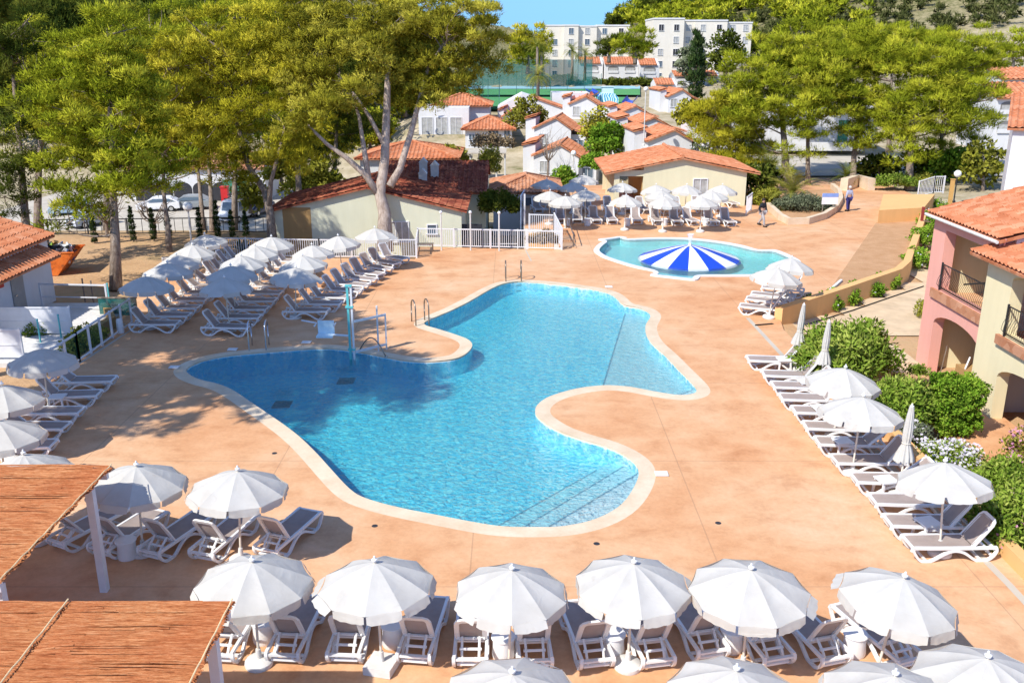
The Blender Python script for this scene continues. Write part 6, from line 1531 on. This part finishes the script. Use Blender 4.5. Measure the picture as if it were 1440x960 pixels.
m = MB(); m.box((-.02,0,2.68),(.24,.13,.06)); m.box((-.02,0,1.9),(.28,.14,.06)); m.box((-.02,0,.3),(.28,.14,.06)); m.build('clamp', M['teal_paint'], o)
for z_ in (1.35,.2): m = MB(); m.tube([(.1,0,z_),(1.1,.9,z_)], 0, 4, True, sq=(.04,.03)); m.build('arm', M['white_metal'], o)
m = MB(); m.tube([(.85,.7,0),(.85,.7,1.75)], .032, 8); m.build('rear_post', M['white_metal'], o); m = MB(); m.tube([(1.12,.92,0),(1.12,.92,1.4)], .03, 8); m.build('rear_post', M['white_metal'], o)
m = MB(); m.box((-1.0,.25,.75),(.6,.45,.06)); m.box((-1.0,.47,1.0),(.6,.05,.5)); m.build('seat', M['lift_seat'], o)
m = MB(); m.tube([(-.1,.05,.8),(-.7,.25,.78)], .04, 8); m.tube([(-1.35,.1,1.15),(-1.35,.5,1.15),(-1.9,.5,1.25)], .03, 6); m.tube([(-.65,.1,1.15),(-.65,.5,1.15)], .03, 6); m.build('armrest', M['white_metal'], o)
o = thing('grab_rail', 'curved dark hose-like grab rail on the deck beside the pool hoist', 'rail', P(526,497)); m = MB(); m.tube([(-.6,.35,.0)]+[(-.6+.11*k, .35-.075*k, .62*math.sin(math.pi*k/10)) for k in range(1,10)]+[(.5,-.4,0)], .025, 6); m.build('bent_tube', M['bronze'], o, 'all'); m = MB(); m.lathe([(.06,0),(.06,.03),(.001,.035)], 8, (-.6,.35,0)); m.lathe([(.06,0),(.06,.03),(.001,.035)], 8, (.5,-.4,0)); m.build('flange', M['steel'], o)
for px, py, lab in ((327,492,'white skimmer lid on the deck left of the shaded ladder'),(431,482,'white skimmer lid between the shaded ladder and the pool hoist'),(245,517,'white skimmer lid at the left tip of the pool'),(856,404,'white skimmer lid at the far right corner of the pool'),(930,667,'white skimmer lid beside the pool steps')):
    m = MB(); m.box((0,0,.018),(.34,.26,.03)); m.box((0,0,.036),(.06,.06,.008)); m_ = m.build('skimmer_lid', M['plastic']); m_.location = P(px, py); m_.location.z = .012; tag(m_, lab, 'skimmer lid', 'skimmer lids on the pool surround')
# mushroom of the wading pool
c0 = P(969,363.5,-.05); o = thing('striped_dome', 'blue and white striped dome slide in the wading pool', 'dome slide', c0)
Rd, Hd = 2.75, .72
t = NT('blue_white_stripes'); a = t.attr('tint'); g_ = t.math('GREATER_THAN', a, .5)
M['stripes'] = t.done(t.bsdf(t.mix(g_, (.78,.80,.84), (.012,.06,.50)), .25, None, .5))
N = 160; prof = [(.02,1.0),(.06,.995),(.12,.965),(.22,.90),(.34,.79),(.48,.63),(.62,.465),(.76,.29),(.88,.135),(.96,.03),(1.0,-.10)]
vs, fs, tt = [], [], []
for k in range(N):
    a0, a1 = 2*math.pi*k/N, 2*math.pi*(k+1)/N; blue = 1.0 if int((k+5)/10) % 2 else 0.0
    for (r0, z0), (r1, z1) in zip(prof[:-1], prof[1:]):
        o_ = len(vs); vs += [(Rd*r1*math.cos(a0),Rd*r1*math.sin(a0),Hd*z1),(Rd*r1*math.cos(a1),Rd*r1*math.sin(a1),Hd*z1),(Rd*r0*math.cos(a1),Rd*r0*math.sin(a1),Hd*z0),(Rd*r0*math.cos(a0),Rd*r0*math.sin(a0),Hd*z0)]; tt += [blue]*4
me = raw_mesh('dome_shell', np.array(vs), 4, [M['stripes']], tt); bm = bmesh.new(); bm.from_mesh(me); 
for f in bm.faces: f.smooth = True
bm.to_mesh(me); bm.free(); link('dome_shell', me, o)
m = MB(); m.lathe([(.001,Hd*.98),(.10,Hd*.98),(.08,Hd+.10),(.06,Hd+.13),(.001,Hd+.13)], 12); m.build('nozzle', M['white_metal'], o, True)
t = NT('spraying_water'); tr = t.n('ShaderNodeBsdfTransparent'); df = t.n('ShaderNodeBsdfDiffuse'); df.inputs[0].default_value = (.85,.88,.92,1); mx = t.n('ShaderNodeMixShader')
t.l(t.ramp(t.noise(t.scaled(t.obj(), (8,8,2)), 2, 4, .8), [(.35,(.08,.08,.08)),(.65,(.50,.50,.50))]), mx.inputs[0]); t.l(tr.outputs[0], mx.inputs[1]); t.l(df.outputs[0], mx.inputs[2]); M['spray'] = t.done(mx.outputs[0])
m = MB(); m.lathe([(.07,Hd+.1),(.10,Hd+.35),(.15,Hd+.55),(.19,Hd+.62),(.17,Hd+.55)], 16, (0,0,0), False); s_ = m.build('fountain_jet', M['spray'], None, True); s_.location = c0; tag(s_, 'short white jet of water rising from the top of the striped dome', 'water jet')
# ------------------------------------------------------------------ reed-roofed pergolas
def pergola(label, x0, x1, y0, y1, z, posts, seams):
    o = thing('reed_pergola', label, 'pergola', Vector((x1, y1, 0)), 0, 'reed-roofed pergolas'); rg = random.Random(int(x1*10))
    X0, X1, Y0 = x0-x1, 0, y0-y1
    edges = sorted([X0]+[s-x1 for s in seams]+[X1])
    for a, c in zip(edges[:-1], edges[1:]):
        m = MB(); n = max(8, int((-Y0)/.05)); vs = []
        sk = rg.uniform(-.04,.04)
        for i in range(n+1):
            y = Y0*(1-i/n); j = rg.uniform(-.02,.02); k = 6
            for q in range(k+1): vs.append((a+(c-a)*q/k+(j if q in (0,k) else 0)+(.04 if q == k else 0)+sk, y, z+.05+.03*math.sin(i*.35)*math.sin(q*1.3)+rg.uniform(-.006,.006)+(.02 if q == k else 0)))
        yy = Y0
        while yy < .02:
            r_ = rg.uniform(.007,.012); cuts = sorted([a+rg.uniform(-.035,.03), c+rg.uniform(-.03,.05)]+[rg.uniform(a+.2,c-.2) for _ in range(rg.choice((0,1,1,2)))])
            i_ = min(n, max(0, int((yy-Y0)/(-Y0)*n)))
            for u0, u1 in zip(cuts[:-1], cuts[1:]):
                z0 = z+.055+rg.uniform(-.006,.009)+.03*math.sin(i_*.35)*math.sin((u0-a)*3)+sk*.3; z1 = z+.055+rg.uniform(-.006,.009)+.03*math.sin(i_*.35)*math.sin((u1-a)*3)+sk*.3; dy = rg.uniform(-.012,.012)
                m.add([(u0,yy-r_,z0-r_),(u0,yy+r_,z0-r_),(u0,yy,z0+r_),(u1,yy+dy-r_,z1-r_),(u1,yy+dy+r_,z1-r_),(u1,yy+dy,z1+r_)], [(0,2,1),(3,4,5),(0,1,4,3),(1,2,5,4),(2,0,3,5)])
            yy += r_*1.5
        m.add([(v[0], v[1], v[2]-.045) for v in vs], [(i*(k+1)+q, (i+1)*(k+1)+q, (i+1)*(k+1)+q+1, i*(k+1)+q+1) for i in range(n) for q in range(k)])
        m.build('reed_mat', M['reed'], o)
        e = MB(); e.tube([(c+.02+sk, Y0*(1-i/24), z+.10+.01*math.sin(i*2.1)) for i in range(25)], .012, 5); e.build('seam_cord', simple('reed_cord', (.90,.66,.36), .9, .2, 6), o)
    for yy in (-.12, Y0+.12): m = MB(); m.bb(X0, X1-.03, yy-.05, yy+.05, z-.18, z-.02); m.build('beam', M['white_metal'], o)
    for xx in np.arange(X0+.3, X1, 1.4): m = MB(); m.bb(xx-.03, xx+.03, Y0+.05, -.05, z-.019, z-.001); m.build('rafter', M['white_metal'], o)
    for px_, py_ in posts:
        m = MB(); m.bb(px_-x1-.075, px_-x1+.075, py_-y1-.075, py_-y1+.075, 0, z-.18); m.build('post', M['white_metal'], o)
pergola('upper reed-roofed pergola at the left edge with its white post showing', -15.5, -8.25, 13.0, 17.35, 2.5, [(-8.45,16.75),(-8.45,13.3),(-14.8,16.75)], [-10.6])
pergola('lower reed-roofed pergola in the bottom left corner with visible seam cords', -13, -4.32, 7.4, 12.45, 2.5, [(-4.5,11.9),(-4.5,8),(-12.5,11.9)], [-6.85,-9.2])
# ------------------------------------------------------------------ skip, vehicles, lamps
o = thing('rubbish_skip', 'rusty orange rubbish skip on the earth beside the tiled hut', 'skip', Vector((-23.9,46.0,-.1)), R(8))
m = MB(); w_, h_ = .95, 1.15; pr = [(-1.3,0),(1.0,0),(1.9,h_),(-1.9,h_)]
for y in (-w_, w_): m.add([(x,y,z) for x, z in pr]+[(x,y*.96,z) for x, z in pr], [(0,1,2,3),(7,6,5,4),(2,6,7,3)])
m.add([(-1.3,-w_,.02),(1.0,-w_,.02),(1.0,w_,.02),(-1.3,w_,.02)], [(0,1,2,3)])
m.add([(1.0,-w_,0),(1.0,w_,0),(1.9,w_,h_),(1.9,-w_,h_)], [(0,1,2,3)]); m.add([(-1.3,-w_,0),(-1.3,w_,0),(-1.9,w_,h_),(-1.9,-w_,h_)], [(3,2,1,0)])
t = NT('rusty_orange_paint'); v = t.obj(); n_ = t.noise(v, 2.5, 6, .75); M['skip'] = t.done(t.bsdf(t.ramp(n_, [(.35,(.24,.07,.02)),(.5,(.68,.15,.02)),(.75,(.72,.24,.05))]), .7))
m.build('body', M['skip'], o); m = MB()
for y in (-w_, w_): m.tube([(-1.92,y,h_),(1.92,y,h_)], .04, 6); m.box((-.6,y*1.02,.55),(.08,.06,1.0)); m.box((.5,y*1.02,.55),(.08,.06,1.0))
m.build('rim_and_ribs', M['skip'], o)
rub = MB(); cols = [M['curtain_glass'], M['dark'], M['ochre_wall'], simple('blue_scrap', (.08,.14,.30), .7), simple('lime_scrap', (.25,.42,.04), .7), M['white_wall'], M['tile_red']]
for i in range(200): rub.cur = rnd.choice([0,0,1,1,2,2,3,3,4,5,5,6]); rx_ = rnd.uniform(-1.5,1.5); rub.box((rx_, rnd.uniform(-.7,.7), rnd.uniform(.6,1.15)+rnd.random()*.75*(1-abs(rx_)/1.7)), (rnd.uniform(.08,.7),rnd.uniform(.06,.3),rnd.uniform(.04,.22)), rnd.uniform(0,3), rnd.uniform(-1,1), rnd.uniform(-1,1))
ro = rub.build('rubbish_heap', cols); ro.location = Vector((-23.9,46.0,-.05)); ro.rotation_euler = (0,0,R(8)); tag(ro, 'mixed coloured rubbish heaped in the orange skip', 'rubbish', None, 'stuff')
def car(label, loc, rz, col, van=False, name='parked_car'):
    o = thing(name, label, 'van' if van else 'car', loc, rz, 'vehicles in the car park'); paint = simple('paint_'+str(abs(hash(label))%999), col, .25, .05, 2, 0, .5)
    L, W, H = (4.6,1.85,2.0) if van else (4.2,1.75,1.45); pr = [(-L/2,.3),(-L/2+.05,.75),(-L/2+.75,.95),(-L/2+(1.1 if van else 1.45),H-.08),(-L/2+(1.6 if van else 1.9),H),(L/2-(.15 if van else .9),H),(L/2-.05,.95 if not van else 1.2),(L/2,.35)]
    m = MB(); n = len(pr)
    vs = []
    for y, f in ((-W/2,1),(W/2,1)):
        for x, z in pr: vs.append((x, y*(1-.16*max(0,(z-.95)/(H-.95)) ), z))
    m.add(vs, [tuple(range(n-1,-1,-1)), tuple(range(n,2*n))]+[(i,(i+1)%n,n+(i+1)%n,n+i) for i in range(n)]); m.build('body', paint, o)
    g = MB(); (x0,z0),(x1,z1) = pr[2], pr[3]
    fx = lambda t: (x0+(x1-x0)*t-.02, z0+(z1-z0)*t+.012); a, b = fx(.12), fx(.92); g.add([(a[0],-W*.40,a[1]),(a[0],W*.40,a[1]),(b[0],W*.36,b[1]),(b[0],-W*.36,b[1])], [(0,1,2,3)]); g.build('windscreen', M['glass'], o)
    for s in (-1,1):
        g = MB(); yy = lambda z: s*(W/2*(1-.16*max(0,(z-.95)/(H-.95)))+.006); za, zb = 1.0, H-.14; g.add([(x0+.35,yy(za),za),(L/2-.3,yy(za),za),(L/2-(.35 if van else 1.0),yy(zb),zb),(x1+.25,yy(zb),zb)], [(0,1,2,3)]); g.build('side_window', M['glass'], o)
        h = MB(); h.box((-L/2-.005,s*W*.36,.68),(.06,.3,.14)); h.build('headlight', M['globe'], o)
        for x in (-L*.3, L*.3): w2 = MB(); w2.tube([(x,s*(W/2-.2),.31),(x,s*(W/2+.01),.31)], .31, 16); wh = w2.build('wheel', M['rubber'], o); w3 = MB(); w3.tube([(x,s*(W/2+.0),.31),(x,s*(W/2+.018),.31)], .19, 12); w3.build('rim', M['steel'], wh)
    g = MB(); g.box((-L/2-.012,0,.5),(.05,W*.5,.16)); g.build('grille', M['dark'], o)
    return o
van = car('white van with a roof rack parked facing the pool', gpt(334,0,89,-4.88), R(78), (.78,.78,.78), True, 'parked_van')
m = MB()
for x in (-.8,0,.8,1.6): m.box((x,0,2.12),(.05,1.5,.05)); m.tube([(x,-.7,2.12),(x+.2,-.3,2.65)], .03, 5)
for y in (-.72,.72): m.box((.4,y,2.06),(2.6,.05,.05))
m.box((.4,0,2.45),(2.2,.9,.05)); m.build('roof_rack', M['black_metal'], van)
car('silver car parked below the pine beside the skip', gpt(128,0,86,-4.9), R(60), (.42,.44,.48))
car('dark blue car in the shade beside the white van', gpt(362,0,92,-4.9), R(75), (.03,.05,.12))
car('white car parked before the arches of the low building', gpt(225,0,94,-4.9), R(10), (.75,.75,.76))
car('grey car parked before the arches of the low building', gpt(268,0,95,-4.9), R(8), (.25,.27,.28))
car('pale blue car parked at the left end of the car park', gpt(102,0,92,-4.9), R(20), (.35,.48,.60))
m = MB(); m.bb(-.35,.35,-.3,.3,0,1.9); m.bb(-.4,.4,-.35,.35,1.9,2.05); o = m.build('red_kiosk', simple('red_kiosk_paint', (.55,.03,.03), .4)); o.location = gpt(318,0,97,-4.9); tag(o, 'small red booth against the white building beyond the van', 'booth')
def globe(label, p, h, r=.2, pole='black_metal', grp='globe lamp posts'):
    o = thing('globe_lamp', label, 'street lamp', p, 0, grp); m = MB(); m.tube([(0,0,0),(0,0,h-r)], .05, 8); m.lathe([(.12,0),(.12,.12),(.06,.2)], 10); m.build('pole', M[pole], o); m = MB(); m.ball((0,0,h), r, 14, 10); m.build('globe', M['globe'], o, 'all')
globe('white globe lamp between the pines behind the railing line of parasols', Vector((gpt(286,0,55,0).x, 52.2, -.15)), 2.4, .28, 'concrete_white')
globe('white globe lamp on a black post above the ramp', P(1341,285,0), 2.1, .26)
globe('tall pale lamp pole among the right pair of cottages', D(905,205,88), 5.2, .22, 'concrete_white', None)
globe('small globe lamp in the yard before the near left cottage', D(806,240,86), 1.6, .25, 'concrete_white', None)
m = MB(); m.tube([(0,0,0),(0,0,1.9)], 0, 4, True, sq=(.12,.1)); m.box((0,0,1.92),(.3,.26,.05)); o = m.build('timber_post', simple('yellow_timber', (.62,.36,.12), .8)); o.location = P(1335,290,0); tag(o, 'yellow timber post beside the black globe lamp', 'post')
o = thing('wall_flag', 'small red object fixed at the corner of the pink roof', 'fixture', Vector((14.62,32.75,4.95))); m = MB(); m.box((0,0,.18),(.08,.08,.5)); m.build('red_box', M['red_awning'], o); m = MB(); m.tube([(0,0,-.05),(.3,-.1,-.1)], .02, 5); m.build('bracket', M['steel'], o)
o = thing('garden_hose', 'black hose lying along the path edge below the orange wall', 'hose', P(1060,460)); m = MB(); pts_ = [P(1062,458),P(1085,456),P(1110,452),P(1150,440),P(1200,425),P(1260,405),P(1300,392)]; m.tube([p-P(1060,460)+Vector((0,0,.03 if p.x < 11 else -.37)) for p in pts_], .03, 6); m.build('hose_tube', M['rubber'], o)
o = thing('broom', 'broom leaning on the pink column with a blue dustpan-like head', 'broom', Vector((14.8,30.2,-.35))); m = MB(); m.tube([(0,0,.05),(.18,.1,1.35)], .018, 6); m.build('handle', M['bark'], o); m = MB(); m.box((0,0,.06),(.12,.36,.12)); m.build('head', simple('blue_bristle', (.06,.20,.55), .7), o)
# ------------------------------------------------------------------ people
def person(label, p, rz, H, shirt, trousers, hair, stride, arms):
    o = thing('person', label, 'person', p, rz)
    s = H/1.75
    J = {'hip':(0,0,.93),'wst':(0,.0,1.08),'chest':(0,.01,1.30),'neck':(0,.0,1.47),'head0':(0,-.01,1.55),'head1':(0,-.02,1.66),'head2':(0,-.015,1.74),
         'hl':(-.09,0,.90),'kl':(-.10,-.06-stride*.16,.50),'al':(-.10,-.0-stride*.30+.02,.09),'tl':(-.11,-.16-stride*.30,.04),
         'hr':(.09,0,.90),'kr':(.10,-.02+stride*.10,.50),'ar':(.10,.03+stride*.34,.09+.05*stride),'tr':(.11,-.11+stride*.34,.04),
         'sl':(-.18,.0,1.42),'el':(-.23,.02+arms*.10,1.14),'wl':(-.22,-.05-arms*.02,.90),'fl':(-.22,-.08,.80),
         'sr':(.18,.0,1.42),'er':(.23,.04-arms*.08,1.14),'wr':(.22,-.02-arms*.16,.90),'fr':(.22,-.05-arms*.2,.81)}
    E = [('hip','wst'),('wst','chest'),('chest','neck'),('neck','head0'),('head0','head1'),('head1','head2'),('hip','hl'),('hl','kl'),('kl','al'),('al','tl'),('hip','hr'),('hr','kr'),('kr','ar'),('ar','tr'),('chest','sl'),('sl','el'),('el','wl'),('wl','fl'),('chest','sr'),('sr','er'),('er','wr'),('wr','fr')]
    RD = {'hip':.13,'wst':.125,'chest':.145,'neck':.06,'head0':.075,'head1':.10,'head2':.075,'hl':.10,'kl':.062,'al':.045,'tl':.04,'hr':.10,'kr':.062,'ar':.045,'tr':.04,'sl':.07,'el':.048,'wl':.034,'fl':.035,'sr':.07,'er':.048,'wr':.034,'fr':.035}
    def skin(name, names, grow, mat):
        ks = [k for k in J if k in names]; ix = {k: i for i, k in enumerate(ks)}
        me = bpy.data.meshes.new(name); me.from_pydata([tuple(c*s for c in J[k]) for k in ks], [(ix[a], ix[b]) for a, b in E if a in ix and b in ix], [])
        ob = link(name, me, o); md = ob.modifiers.new('skin', 'SKIN'); md.use_smooth_shade = True
        for k in ks:
            sv = me.skin_vertices[0].data[ix[k]]; r_ = (RD[k]+grow)*s; sv.radius = (r_*(1.25 if k in ('chest','hip','wst') else 1), r_*(.85 if k in ('chest','wst') else 1)); sv.use_root = (k == ks[0])
        sb = ob.modifiers.new('sub', 'SUBSURF'); sb.levels = 1; sb.render_levels = 2; me.materials.append(mat)
    skin('body', set(J), 0, simple('skin_tone', (.50,.30,.21), .6))
    skin('jacket', {'wst','chest','sl','el','sr','er','wl','wr'}, .022, shirt); skin('trousers', {'hip','hl','kl','al','hr','kr','ar'}, .022, trousers)
    m = MB(); m.ball((0,.012*s,1.685*s), .112*s, 12, 8, (1,1.1,1)); m.build('hair', hair, o, 'all')
    for a in ('l','r'): m = MB(); t_ = J['t'+a]; b_ = J['a'+a]; m.box((t_[0]*s,(t_[1]+b_[1])/2*s,(.045+ (b_[2]-.09))*s),(.1*s,.28*s,.09*s)); m.build('shoe', M['rubber'], o)
person('person in a dark jacket and pale grey trousers walking past the curved planter', P(1071,318), R(35), 1.74, simple('dark_jacket', (.02,.022,.03), .8), simple('grey_trousers', (.38,.36,.36), .8), simple('dark_hair', (.03,.02,.015), .6), 1.0, 1.0)
person('person in a pale blue top and dark blue trousers standing at the ramp top', P(1192,297), R(200), 1.72, simple('pale_blue_top', (.42,.45,.58), .8), simple('navy_trousers', (.035,.035,.16), .8), simple('white_hair', (.55,.52,.48), .6), .15, .3)

for i, (px, py, lab) in enumerate(((527,739,'small dark round drain in the deck near the curved pool edge at the bottom'),(839,764,'small dark round drain in the deck below the pool steps'),(386,637,'small dark round drain in the deck beside the lower left pool edge'),(1010,735,'small dark round drain in the deck between pool steps and right loungers'))):
    m = MB(); m.lathe([(.001,.004),(.07,.004),(.075,.0)], 12); o = m.build('deck_drain', M['dark']); o.location = P(px, py); o.location.z = .001; tag(o, lab, 'drain', 'small round deck drains')
